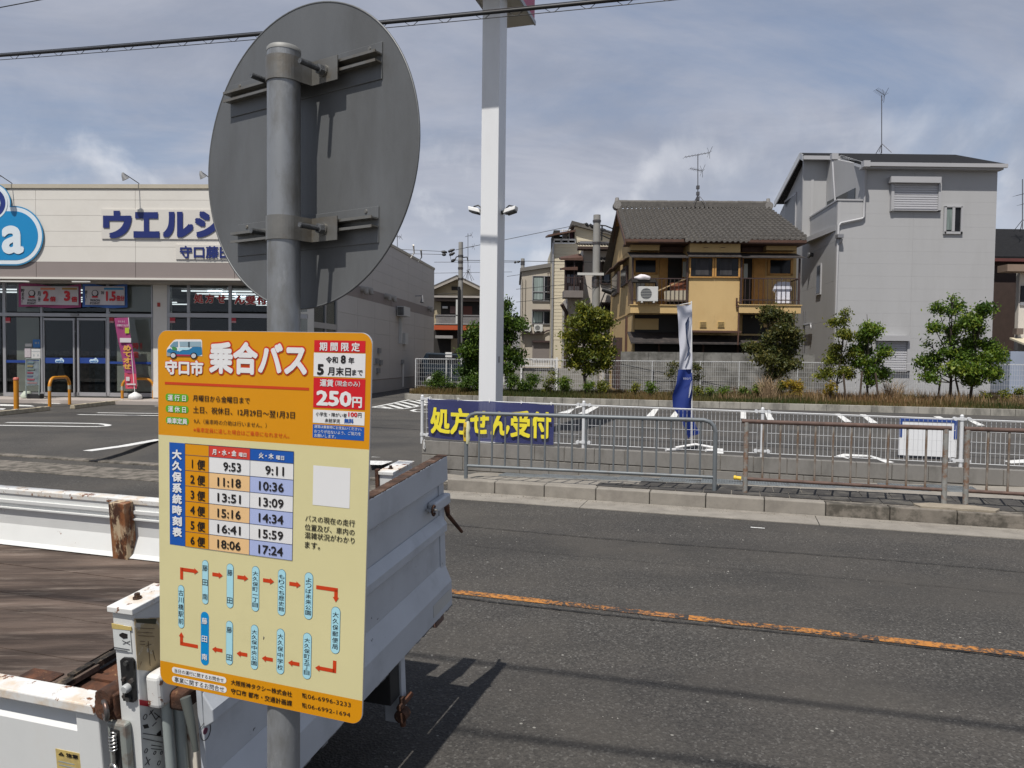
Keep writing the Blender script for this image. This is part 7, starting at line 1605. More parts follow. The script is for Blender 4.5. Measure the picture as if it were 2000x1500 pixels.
c0, c1 = B2.hit(1070, 446)[1], B2.hit(1123, 438)[1]; al = B2.hit(1070, 446)[0]
mb = MB(); mb.hexa([B2.W(*p_) for p_ in ((al, .6, c0-.55), (ax, .6, c1-.5), (ax, -3, c1-.05), (al, -3, c0-.05), (al, .6, c0-.45), (ax, .6, c1-.4), (ax, -3, c1+.05), (al, -3, c0+.05))]); mb.build('terrace_canopy', m_br, h2)
mb = MB(); mb.box(B2, 0, .35, -3, .0, zt2, c0-.1); mb.box(B2, .3, ax, -3, -2.9, zt2, c1-.2); mb.build('terrace_back', m_dkw, h2)
mb = MB(); mb.box(B2, 0, ax, .0, .06, zt2+.15, zt2+.24); mb.box(B2, 0, ax, .0, .06, zt2-.05, zt2+.03)
for k_ in range(4): mb.box(B2, ax*k_/3, ax*k_/3+.05, 0, .06, zt2, zt2+.2)
for k_ in range(3): x = .5+ax*k_/3.2; mb.box(B2, x, x+.05, -.3, -.25, zt2, c0)
mb.build('terrace_rail', m_white, h2); mb = MB(); mb.tube([B2.W(.3, -.3, zt2+.75), B2.W(ax-.2, -.3, zt2+.8)], .025, 5); mb.build('drying_pole', m_cond, h2)
for k_, c_ in enumerate(((.25, .22, .22), (.12, .06, .08), (.05, .05, .07), (.18, .18, .2))): mb = MB(); mb.box(B2, .55+.34*k_, .80+.34*k_, -.32, -.28, zt2+.25, zt2+.7); mb.build('laundry', M('laundry_%d' % k_, c_, .8), h2)
mb = MB(); a = B2.hit(1079, 600)[0]; mb.tube([B2.W(a, .08, .3), B2.W(a, .08, zt2)], .05, 6); mb.build('downpipe', m_alum, h2)
B3 = facade(1100, 38, 0); h3 = thing('pale_house', B3.W(0, 0, .3), 'pale plaster house with tiled roof and covered balcony left of the ochre house', 'house')
def p3(n, *q, m, b0=0, b1_=.06, par=None): return pb(n, B3, *q, b0, b1_, m, par or h3)
a1 = B3.hit(1215, 600)[0]; aw = B3.hit(1108, 600)[0]; z_l = B3.hit(1120, 580)[1]; au = B3.hit(1139, 520)[0]; z_t = B3.hit(1150, 484)[1]
mb = MB(); mb.box(B3, aw, a1, -8, 0, .2, z_l); mb.box(B3, au, a1, -8, 0, z_l, z_t); mb.build('wall', m_wh2, h3)
mb = MB(); ar0 = B3.hit(1129, 488)[0]; zr3 = B3.hit(1137, 477, -1.5)[1]; n_ = 16
for k_ in range(n_):
    x0 = ar0+(a1-ar0)*k_/n_; x1 = ar0+(a1-ar0)*(k_+1)/n_
    for t_ in range(4):
        y0, y1 = .6-.5*t_, .6-.5*(t_+1.1); z0_, z1_2 = z_t-.02+(zr3-z_t)*t_/4, z_t+(zr3-z_t)*(t_+1)/4
        vs = [B3.W(x0+(x1-x0)*f_, y, z+h) for y, z, e_h in ((y0, z0_, .07), (y1, z1_2, .0)) for f_, h in ((0, .05+e_h), (.3, e_h), (.6, e_h), (.8, .1+e_h), (1, .05+e_h))]; mb.add(vs, [(q, q+1, q+6, q+5) for q in range(4)])
o = mb.build('roof_tiles', m_tile_, h3); o['kind'] = 'stuff'
mb = MB(); mb.box(B3, ar0-.05, a1, .0, .62, z_t-.15, z_t-.02); mb.build('eaves', m_bw, h3)
for q in ((1095, 494, 1138, 515), (1097, 516, 1128, 534)):
    c0, c1 = B3.hit(q[0], q[3], .9)[1], B3.hit(q[2], q[1], .2)[1]; a0_, a1_ = B3.hit(q[0], 500, .9)[0], B3.hit(q[2], 500, .9)[0]
    mb = MB(); mb.hexa([B3.W(*p_) for p_ in ((a0_, 1.1, c0+.15), (a1_, 1.1, c0+.15), (a1_, -.4, c1-.05), (a0_, -.4, c1-.05-.2), (a0_, 1.1, c0+.25), (a1_, 1.1, c0+.3), (a1_, -.4, c1+.05), (a0_, -.4, c1-.15))]); mb.build('balcony_roof', m_br, h3)
p3('balcony', 1101, 567, 1139, 581, m=M('balcony_grey', (.17, .15, .14), .7), b0=0, b1_=1.0); p3('balcony_back', 1103, 505, 1139, 568, m=m_dkw, b0=-.3, b1_=-.2)
mb = MB(); a0_, a1_ = B3.hit(1103, 550, .95)[0], B3.hit(1138, 550, .95)[0]; zz0, zz1 = B3.hit(1120, 567, .95)[1], B3.hit(1120, 541, .95)[1]; mb.box(B3, a0_, a1_, .93, .97, zz1-.04, zz1)
for k_ in range(12): x = a0_+(a1_-a0_)*k_/11; mb.box(B3, x, x+.025, .94, .96, zz0, zz1)
for x in (a0_, (a0_+a1_)/2, a1_): mb.box(B3, x, x+.05, .9, .98, zz0, B3.hit(1120, 508, .95)[1])
mb.build('balcony_rail', m_irn, h3); mb = MB(); mb.pbox(B3, 1112, 559, 1131, 568, .3, .6); mb.build('balcony_unit', m_cond, h3)
for k_, c_ in enumerate(((.35, .36, .38), (.12, .14, .2), (.30, .28, .26), (.18, .16, .15))): p3('laundry', 1108+7*k_, 536, 1113+7*k_, 552+k_ % 3*2, m=M('wash_%d' % k_, c_, .8), b0=.6, b1_=.63)
for q in ((1175, 513, 1212, 553), (1178, 608, 1212, 640)):
    w_ = p3('window', *q, m=m_wgl, b1_=.03); x_0, y_0, x_1, y_1 = q
    for r_ in ((x_0-2, y_0-2, x_1, y_0), (x_0-2, y_1, x_1, y_1+2), (x_0-2, y_0, x_0, y_1)): pb('frame', B3, *r_, 0, .1, m_irn, w_)
    pb('curtain', B3, x_0+5, y_0+3, x_0+15, y_1-2, .031, .04, M('curtain_bluegrey', (.12, .14, .18), .8, var=.4, vs=9, stretch=(1, 1, .1)), w_)
    mb = MB(); a0_ = B3.hit(x_0-5, y_0-6)[0]
    for k_ in range(8): x = a0_+.16*k_; z = B3.hit(1180, y_0-6, .5)[1]; mb.add([B3.W(x+f_, y, zz_+h) for y, zz_ in ((.55, z-.12), (0, z+.16)) for f_, h in ((0, .04), (.05, 0), (.1, .0), (.13, .06), (.16, .04))], [(q_, q_+1, q_+6, q_+5) for q_ in range(4)])
    mb.build('hood_tiles', m_tile_, w_)
p3('lower_canopy', 1175, 590, 1215, 594, m=m_bw, b1_=.7); mb = MB(); a = B3.hit(1104, 600)[0]; mb.tube([B3.W(a+.05, .1, .3), B3.W(a+.05, .1, z_l-.8), B3.W(a-.2, .3, z_l-.4)], .10, 8); mb.build('downpipe', m_bw, h3)

# gabled house between shop and pylon
B4 = facade(850, 50, 0); h4 = thing('gabled_house', B4.W(0, 0, .3), 'small gabled house with grey balcony and orange red band left of the white pylon', 'house')
def p4(n, *q, m, b0=0, b1_=.06): return pb(n, B4, *q, b0, b1_, m, h4)
a0_, a1_ = B4.hit(838, 600)[0], B4.hit(947, 600)[0]; zsh = B4.hit(900, 572)[1]; zpk = B4.hit(893, 546)[1]; apk = B4.hit(894, 546)[0]
mb = MB(); mb.prism(B4, [(a0_, .2), (a1_, .2), (a1_, zsh), (apk, zpk), (a0_, zsh)], -8, 0); mb.build('wall', M('wall_tan', (.33, .28, .19), .85, var=.05), h4)
for sgn, e_a in ((1, a0_-.6), (-1, a1_+.6)):
    mb = MB(); e_z = zsh-.25; mb.hexa([B4.W(e_a, .7, e_z), B4.W(apk, .7, zpk+.0), B4.W(apk, -8, zpk), B4.W(e_a, -8, e_z), B4.W(e_a, .7, e_z+.22), B4.W(apk, .7, zpk+.24), B4.W(apk, -8, zpk+.24), B4.W(e_a, -8, e_z+.22)]); mb.build('roof', m_tile_, h4)
    mb = MB(); mb.hexa([B4.W(e_a, .72, e_z-.05), B4.W(apk, .72, zpk-.05), B4.W(apk, .70, zpk-.05), B4.W(e_a, .70, e_z-.05), B4.W(e_a, .72, e_z+.1), B4.W(apk, .72, zpk+.1), B4.W(apk, .70, zpk+.1), B4.W(e_a, .70, e_z+.1)]); mb.build('barge_board', M('barge_pale', (.33, .30, .26), .7), h4)
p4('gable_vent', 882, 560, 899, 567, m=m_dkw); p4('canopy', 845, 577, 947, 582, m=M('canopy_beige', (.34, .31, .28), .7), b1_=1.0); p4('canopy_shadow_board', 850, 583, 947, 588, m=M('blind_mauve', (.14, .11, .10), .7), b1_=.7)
p4('opening', 860, 588, 940, 615, m=m_dkw, b1_=.05); p4('panel', 849, 590, 861, 616, m=MATS['wall_tan'], b1_=.1); p4('pink_panel', 879, 598, 893, 612, m=M('panel_pinkish', (.18, .11, .10), .7), b1_=.1); p4('red_panel', 905, 598, 922, 615, m=M('panel_redbrown', (.12, .04, .03), .7), b1_=.1); p4('lamp', 864, 598, 874, 602, m=m_white, b1_=.3)
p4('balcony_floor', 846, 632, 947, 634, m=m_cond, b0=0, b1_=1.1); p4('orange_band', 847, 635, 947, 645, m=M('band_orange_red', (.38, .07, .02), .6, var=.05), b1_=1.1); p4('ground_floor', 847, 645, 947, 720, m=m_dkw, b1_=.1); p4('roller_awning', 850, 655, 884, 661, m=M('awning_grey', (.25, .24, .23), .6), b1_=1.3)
mb = MB(); x0, x1 = B4.hit(852, 620, 1.05)[0], B4.hit(947, 620, 1.05)[0]; zz0, zz1 = B4.hit(900, 633, 1.05)[1], B4.hit(900, 615, 1.05)[1]; mb.box(B4, x0, x1, 1.0, 1.1, zz1-.07, zz1)
for k_ in range(36): x = x0+(x1-x0)*k_/36; mb.box(B4, x, x+.07, 1.02, 1.06, zz0, zz1)
mb.build('balcony_slats', M('slat_grey', (.17, .165, .17), .6), h4); p4('wall_strip', 881, 661, 893, 690, m=MATS['wall_tan'], b0=.1, b1_=.2); p4('balcony_post', 890.5, 585, 893.5, 633, m=m_cond, b0=1.0, b1_=1.1)
# parked car seen over the back fence
pc_ = gy(866, 722, 34); t = thing('parked_car', (pc_.x, pc_.y, .3), 'dark blue car parked behind the back fence beside the shop wall', 'car')
CFm = Fr((pc_.x, pc_.y, .3), (1, 0, 0), (0, -1, 0)); body = [(-1.0, .25), (1.7, .25), (1.75, .75), (1.5, .95), (1.1, 1.05), (.7, 1.5), (-.7, 1.55), (-1.0, 1.0)]
mb = MB(); mb.prism(CFm, body, -.8, .8); cb_ = mb.build('body', M('car_blue', (.006, .015, .026), .35, .1, var=.05), t, bevel=.06, seg=3)
mb = MB(); mb.prism(CFm, [(-.6, 1.05), (.95, 1.05), (.62, 1.42), (-.6, 1.46)], .79, .812); mb.build('side_window', m_wgl, t)
for x in (-.5, 1.15): 
    mb = MB(); mb.tube([CFm.W(x, .6, .3), CFm.W(x, .82, .3)], .3, 20); wq = mb.build('wheel', m_tyre, t); mb = MB(); mb.tube([CFm.W(x, .81, .3), CFm.W(x, .83, .3)], .18, 16); mb.build('rim', m_rim, wq)
t = thing('white_rack', gy(877, 702, 30), 'white slatted rack standing in front of the dark blue parked car', 'rack'); f_ = Fr((gy(877, 702, 30).x, 30, .3), (1, 0, 0), (0, -1, 0)); a, c = f_.hit(877, 690); mb = MB()
for dz in (0, -.12): mb.box(f_, a-.13, a+.13, 0, .2, c+dz-.04, c+dz+.04)
mb.box(f_, a-.12, a-.09, 0, .05, 0, c); mb.box(f_, a+.09, a+.12, 0, .05, 0, c); mb.build('slats', m_white, t)

# distant blocks so that the horizon is closed
m_fb = [M('far_wall_%d' % k, c, .85, var=.1, vs=.3) for k, c in enumerate(((.34, .31, .27), (.28, .27, .27), (.40, .37, .33), (.22, .19, .17)))]
rb = random.Random(21)
labels = ['low pale far building left of the white pylon, between pole and shop', 'far grey low building seen under the wires right of the pylon']
for k_, (px0, px1, D_, zt_) in enumerate(((780, 1000, 75, 5.2), (1000, 1030, 62, 4.6))):
    f_ = facade(px0, D_, 0); a1 = f_.hit(px1, 700)[0]; t = thing('far_building', f_.W(0, 0, 0), labels[k_], 'building'); mb = MB(); mb.box(f_, 0, a1, -8, 0, 0, zt_); mb.build('wall', m_fb[k_], t); mb = MB(); mb.box(f_, -.3, a1+.3, -8.3, .3, zt_, zt_+.4); mb.build('roof', m_slate, t)
# ================================================================ planting strip, kerb, back fence
kA, kB = gz(790, 769.5, .38), gz(1400, 785.5, .38); kC = gz(2000, 800.5, .38); kd = (kC-kA); kd.z = 0; KL = kd.length; kd.normalize(); kn = Vector((-kd.y, kd.x, 0)); KF = Fr((kA.x, kA.y, 0), kd, kn)
pk = tag(MB().build('planting_kerb', None), kind='structure'); m_pk = M('kerb_grey', (.30, .285, .25), .85, var=.1, vs=4, bump=.25, dirt=(.12, .115, .10), da=.75, ds=3, dr=(.45, .62), stretch=(1, 1, .4))
s = -.0
while s < KL+14: mb = MB(); mb.box(KF, s, s+.6-.008, 0, .13, .1, .385); mb.build('kerb_stone', m_pk, pk, bevel=.006, seg=1); s += .6
s = .14
while s < 6: mb = MB(); mb.box(KF, 0, .13, s, s+.592, .1, .384); mb.build('kerb_stone', m_pk, pk, bevel=.006, seg=1); s += .6
F0, F1 = gy(812, 757, 27.3), gy(2000, 775, 24.6); F0.z = F1.z = 0; fd = (F1-F0).normalized(); FF0 = Fr(F0, fd, Vector((fd.y, -fd.x, 0)))
mb = MB(); e0 = KF.W(.12, .12, .36); e1 = KF.W(KL+14, .12, .36); q1 = F0+fd*(KL+14); mb.poly([e0, e1, Vector((q1.x, q1.y+.8, .44)), Vector((F0.x-.3, F0.y+.6, .44))]); tag(mb.build('planting_bed', m_soil), kind='structure')
bf = thing('back_fence', F0+Vector((0, 0, .4)), 'long white mesh fence at the back of the planted strip', 'fence')
zt0 = FF0.hit(812, 700.5)[1]; zt1 = FF0.hit(2000, 712)[1]; Lf = (F1-F0).length; zsl = (zt1-zt0)/Lf
fx = [FF0.hit(x, 720)[0] for x in (812, 901, 1222, 1444, 1558, 1791)]
sp_ = 1.98; posts = [0]
while posts[-1] < Lf+4: posts.append(posts[-1]+sp_)
# follow the visible post spacing
vis = [812, 901, 992, 1084, 1178, 1222+52, 1368, 1444, 1558, 1672, 1791, 1905, 2020]
posts = [FF0.hit(x, 720)[0] for x in vis]
for s in posts:
    zt_ = zt0+zsl*s; mb = MB(); mb.tube([FF0.W(s, 0, .35), FF0.W(s, 0, zt_)], .022, 8); mb.build('post', m_fence, bf)
for a_, b_ in zip(posts[:-1], posts[1:]):
    f_ = Fr(FF0.W(0, 0, 0), FF0.x, FF0.y); zt_ = zt0+zsl*(a_+b_)/2
    mb = MB(); n_ = round((b_-a_)/.075)
    for i in range(n_+1):
        a = a_+(b_-a_)*i/n_; mb.tube([f_.W(a, .02, .42), f_.W(a, .02, zt_-.02)], .0032, 4, False, False)
    for j in range(8): c = .42+(zt_-.44)*j/7; mb.tube([f_.W(a_, .024, c), f_.W(b_, .024, c)], .0036, 4, False, False)
    mb.tube([f_.W(a_, .0, zt_), f_.W(b_, .0, zt_)], .009, 5, False)
    o = mb.build('wire_mesh', m_fence, bf); o['kind'] = 'stuff'
# second, nearer-to-street gate fence behind the pylon tree
GF = facade(1018, 31, 0); t = thing('white_gate', GF.W(0, 0, .3), 'white upright bar gate in front of the beige building with air conditioners', 'gate')
x0, x1 = GF.hit(1018, 700)[0], GF.hit(1087, 700)[0]; ztg, zbg = GF.hit(1050, 700)[1], GF.hit(1050, 714)[1]
mb = MB(); mb.box(GF, x0, x1, 0, .05, ztg-.04, ztg); mb.box(GF, x0, x1, 0, .05, zbg-.04, zbg); mb.build('rail', m_white, t)
for k_ in range(22): x = x0+(x1-x0)*k_/21; mb = MB(); mb.box(GF, x, x+.03, .01, .04, zbg, ztg-.02); mb.build('bar', m_white, t)
for x in (x0, x1): mb = MB(); mb.box(GF, x-.03, x+.05, 0, .06, .3, ztg+.05); mb.build('post', m_white, t)
t = thing('grey_garden_wall', GF.W(0, .1, .3), 'low grey wall under the white bar gate behind the shrubs', 'wall'); mb = MB(); mb.box(GF, x0-2.2, x1+1.5, -.2, -.05, .2, zbg-.1); mb.build('wall', M('garden_grey', (.24, .23, .21), .85, var=.1, vs=3), t)
SBF = facade(983, 28.5, 0); t = thing('small_signboard', SBF.W(0, 0, .3), 'small white sign with dark lettering standing behind the fence right of the pylon', 'sign')
pb('board', SBF, 983, 716, 993, 751, 0, .04, m_white, t); pletter(SBF, '月\n極\n駐\n車\n場', 985, 718, 991, 748, .045, k_bk, t, bold=.03); pb('legs', SBF, 986, 751, 990, 765, -.02, .02, m_alum, t)

# grass and weeds on the strip
def blades(name, n, region, h0, h1, cols, w=.012, dens=None, lean=.35, seedv=1):
    r_ = np.random.RandomState(seedv); u_ = r_.uniform(0, 1, n); v_ = r_.uniform(0, 1, n)
    A_ = np.array(region[0]); B_ = np.array(region[1]); C_ = np.array(region[2]); D_ = np.array(region[3])
    p = (A_*(1-u_)[:, None]+B_*u_[:, None])*(1-v_)[:, None]+(D_*(1-u_)[:, None]+C_*u_[:, None])*v_[:, None]
    cl = .5+.5*np.sin(p[:, 0]*1.7+2*np.sin(p[:, 1]*2.1))*np.cos(p[:, 0]*.63+1.3); cl2 = .5+.5*np.sin(p[:, 0]*.9+4)
    h = r_.uniform(h0, h1, n)*(.55+.9*cl); th = r_.uniform(0, 2*np.pi, n); ln = r_.uniform(0, lean, n)*h; wd = w*r_.uniform(.6, 1.5, n)
    d = np.stack([np.cos(th), np.sin(th), np.zeros(n)], 1); s_ = np.stack([-np.sin(th), np.cos(th), np.zeros(n)], 1)
    b0_, b1_ = p-s_*wd[:, None]/2, p+s_*wd[:, None]/2; m_ = p+d*ln[:, None]*.4+np.array([0, 0, 1])*h[:, None]*.6; t_ = p+d*ln[:, None]+np.array([0, 0, 1])*h[:, None]
    V = np.stack([b0_, b1_, m_+s_*wd[:, None]*.3, m_-s_*wd[:, None]*.3, t_], 1).reshape(-1, 3)
    me = bpy.data.meshes.new(name); me.vertices.add(len(V)); me.vertices.foreach_set('co', V.ravel()); idx = np.arange(n)*5
    li = np.stack([idx, idx+1, idx+2, idx+3, idx+3, idx+2, idx+4], 1).ravel(); me.loops.add(len(li)); me.loops.foreach_set('vertex_index', li); me.polygons.add(2*n); me.polygons.foreach_set('loop_start', np.stack([np.arange(n)*7, np.arange(n)*7+4], 1).ravel()); me.update()
    at = me.attributes.new('tint', 'FLOAT', 'POINT'); at.data.foreach_set('value', np.repeat(np.clip(cl2*.7+r_.normal(0, .18, n)+.1, 0, 1), 5)); me.materials.append(cols)
    o = bpy.data.objects.new(name, me); COL.objects.link(o); return o
g_grass = leafmat('grass_leaf', (.035, .06, .012), (.10, .095, .03), (.21, .135, .06)); g_dry = leafmat('dry_grass', (.24, .17, .09), (.30, .20, .10), (.20, .11, .05))
reg = [KF.W(.1, .14, .37), KF.W(KL+1.5, .14, .37), Vector((F1.x, F1.y+.3, .43)), Vector((F0.x, F0.y+.3, .43))]
tag(blades('grass', 46000, reg, .05, .16, g_grass, .016), 'short green and brown grass covering the planted strip', 'grass', kind='stuff')
rr_ = [KF.W(KL*.55, .9, .38), KF.W(KL+1.5, .6, .38), Vector((F1.x, F1.y+.2, .43)), FF0.W(Lf*.55, -.2, .43)]
tag(blades('dry_weeds', 6000, rr_, .12, .34, g_dry, .014, lean=.6, seedv=3), 'straw coloured dry weeds at the foot of the right hand trees', 'weeds', kind='stuff')

# ================================================================ trees
lf = {'g': leafmat('leaf_green', (0.022, 0.049, 0.010), (0.061, 0.115, 0.016), (0.145, 0.210, 0.023)), 'y': leafmat('leaf_yellowgreen', (0.032, 0.056, 0.010), (0.123, 0.147, 0.018), (0.304, 0.280, 0.033)),
      'd': leafmat('leaf_dull', (0.026, 0.042, 0.013), (0.080, 0.091, 0.023), (0.174, 0.147, 0.039)), 'b': leafmat('leaf_bright', (0.026, 0.059, 0.009), (0.094, 0.168, 0.018), (0.232, 0.280, 0.033)), 'o': leafmat('leaf_orange', (0.087, 0.098, 0.013), (0.319, 0.238, 0.026), (0.522, 0.308, 0.039))}
m_bark = M('bark', (.045, .035, .026), .9, var=.3, vs=8, bump=.5, bs=30); m_stake = M('stake_wood', (.07, .05, .035), .8, var=.2)
def tree(name, label, base, blobs, kind, D, n, size, trunks=None, group=None, top=None, wr=.055):
    p0 = gy(base[0], base[1], D); p0.z = .38; t = thing(name, p0, label, 'tree', group); f_ = Fr((p0.x, D, 0), (1, 0, 0), (0, -1, 0)); r_ = random.Random(int(base[0])); B = []
    for x, y, rx, ry in blobs:
        a, c = f_.hit(x, y); k = D/F; b_ = r_.uniform(-.5, .5)*min(1, rx/22); B.append((f_.W(a, b_, c), (rx*k*.88, rx*k*.72, ry*k*.88)))
    leafobj('crown', B, lf[kind], t, n, size)
    hi = top or min(blobs, key=lambda q: q[1]); a, c = f_.hit(hi[0], hi[1]); tip = f_.W(a, 0, c)
    mid = p0+(tip-p0)*.45+Vector((r_.uniform(-.08, .08), 0, 0)); mb = MB(); mb.tube([p0-Vector((0, 0, .1)), p0+(mid-p0)*.5+Vector((r_.uniform(-.05, .05), 0, 0)), mid, mid+(tip-mid)*.6+Vector((.04, 0, 0)), tip+Vector((0, 0, .1))], [wr, wr*.8, wr*.6, wr*.3, .008], 8); mb.build('trunk', m_bark, t)
    for (c_, rd) in B:
        q = p0+(tip-p0)*min(.92, max(.2, ((c_.z-p0.z)/(tip.z-p0.z))*.62)); e_ = Vector(c_)+Vector((0, 0, rd[2]*.2)); m_ = (q+e_)/2+Vector((0, 0, -.06)); mb = MB(); mb.tube([q, m_, e_], [wr*.42, wr*.3, .008], 5); 
        for kk in range(4):
            w2 = e_+Vector((r_.uniform(-1, 1)*rd[0], r_.uniform(-1, 1)*rd[1], r_.uniform(-.3, 1)*rd[2])); mb.tube([m_+(e_-m_)*.6, w2], [wr*.2, .004], 4, False)
        mb.build('limb', m_bark, t)
    return t, f_
tree('tree', 'dark green tree just left of the white pylon, mostly hidden by it', (935, 766), [(925, 650, 12, 18), (916, 683, 18, 20), (928, 705, 18, 22), (912, 722, 18, 14), (936, 735, 18, 14), (940, 660, 10, 20)], 'g', 26.0, 5200, .13)
tree('tree', 'tall dark green tree just right of the white pylon', (998, 764), [(985, 598, 14, 14), (975, 625, 20, 22), (996, 622, 14, 10), (985, 655, 24, 18), (1010, 640, 14, 8), (1016, 632, 10, 8), (980, 690, 26, 18), (1005, 695, 18, 14), (1015, 706, 14, 6), (985, 718, 20, 12), (965, 645, 16, 40)], 'g', 26.2, 8500, .13)
tree('tree', 'round yellow green tree in front of the pale tiled house, left of the ochre house', (1146, 768), [(1136, 602, 12, 10), (1150, 612, 22, 12), (1172, 618, 14, 10), (1128, 630, 22, 14), (1162, 635, 26, 16), (1188, 628, 12, 10), (1108, 655, 14, 8), (1138, 655, 28, 14), (1172, 664, 28, 14), (1120, 680, 20, 12), (1152, 690, 34, 14), (1186, 690, 18, 16), (1130, 707, 22, 12), (1175, 712, 22, 12), (1150, 722, 16, 8)], 'y', 24.8, 11500, .125)
tree('tree', 'dull olive tree in front of the right balcony of the ochre house', (1506, 767), [(1500, 605, 10, 8), (1515, 613, 20, 10), (1530, 622, 14, 8), (1505, 622, 14, 12), (1522, 645, 30, 12), (1540, 658, 20, 12), (1505, 660, 20, 10), (1475, 680, 22, 12), (1512, 684, 36, 14), (1545, 690, 20, 12), (1490, 704, 30, 14), (1532, 712, 26, 14), (1510, 730, 20, 10), (1548, 670, 14, 10)], 'd', 24.4, 9500, .12)
tree('tree', 'thin sparse tree with reddish leaf tips before the left part of the grey house', (1634, 773), [(1651, 610, 5, 8), (1632, 629, 11, 9), (1646, 627, 7, 9), (1640, 654, 17, 9), (1655, 656, 8, 8), (1636, 678, 11, 9), (1632, 697, 12, 11), (1648, 704, 12, 10), (1664, 690, 9, 10), (1616, 706, 7, 6), (1614, 728, 12, 10), (1640, 726, 16, 9), (1664, 732, 12, 8), (1600, 735, 8, 6)], 'y', 23.4, 4600, .10, wr=.035)
tree('tree', 'slim dark green young tree with a bare tip in front of the lower roller shutter', (1697, 768), [(1693, 642, 14, 11), (1712, 645, 13, 12), (1688, 655, 9, 10), (1698, 662, 15, 9), (1697, 683, 20, 11), (1719, 688, 13, 12), (1674, 686, 11, 10), (1690, 705, 15, 9), (1718, 706, 11, 7), (1695, 722, 15, 9), (1724, 728, 14, 10), (1699, 742, 9, 10), (1728, 738, 6, 5), (1676, 712, 10, 8)], 'b', 23.3, 7500, .10, top=(1693, 620, 1, 1), wr=.04)
tree('tree', 'big bright green tree in front of the right part of the grey house, left stem', (1856, 772), [(1857, 583, 6, 4), (1832, 602, 12, 10), (1848, 612, 8, 7), (1876, 600, 13, 11), (1874, 632, 24, 12), (1866, 646, 16, 9), (1819, 640, 16, 10), (1815, 671, 7, 4), (1863, 668, 14, 10), (1845, 688, 14, 10), (1838, 700, 18, 10), (1807, 707, 14, 9), (1876, 696, 22, 13), (1850, 718, 28, 12), (1812, 738, 16, 9), (1880, 722, 26, 14), (1826, 722, 14, 8)], 'b', 23.0, 8000, .115, wr=.05)
tree('tree', 'big bright green tree in front of the right corner of the grey house, right stem', (1894, 771), [(1912, 604, 16, 12), (1900, 622, 18, 11), (1924, 612, 6, 9), (1916, 644, 17, 11), (1905, 668, 26, 14), (1937, 674, 18, 13), (1890, 690, 20, 14), (1925, 700, 28, 14), (1948, 690, 14, 10), (1895, 742, 20, 11), (1926, 728, 22, 11), (1962, 702, 8, 5), (1905, 720, 22, 12), (1940, 738, 8, 6)], 'b', 23.0, 8000, .115, wr=.05)
for lab, q in (('wooden stake leaning beside the thin sparse tree', (1653, 765, 1647, 730)), ('wooden stake at the left foot of the slim young tree', (1679, 764, 1684, 725)), ('wooden stake at the right foot of the slim young tree', (1717, 766, 1710, 728)), ('wooden stake at the left foot of the big bright trees', (1831, 774, 1837, 740)), ('wooden stake between the stems of the big bright trees', (1878, 772, 1866, 738))):
    f_ = Fr((0, 23.0, 0), (1, 0, 0), (0, -1, 0)); a, c = f_.hit(q[0], q[1]); a2, c2 = f_.hit(q[2], q[3]); mb = MB(); mb.tube([f_.W(a, 0, .35), f_.W(a2, 0, c2)], .03, 6); tag(mb.build('tree_stake', m_stake), lab, 'stake', 'stakes holding the young trees')
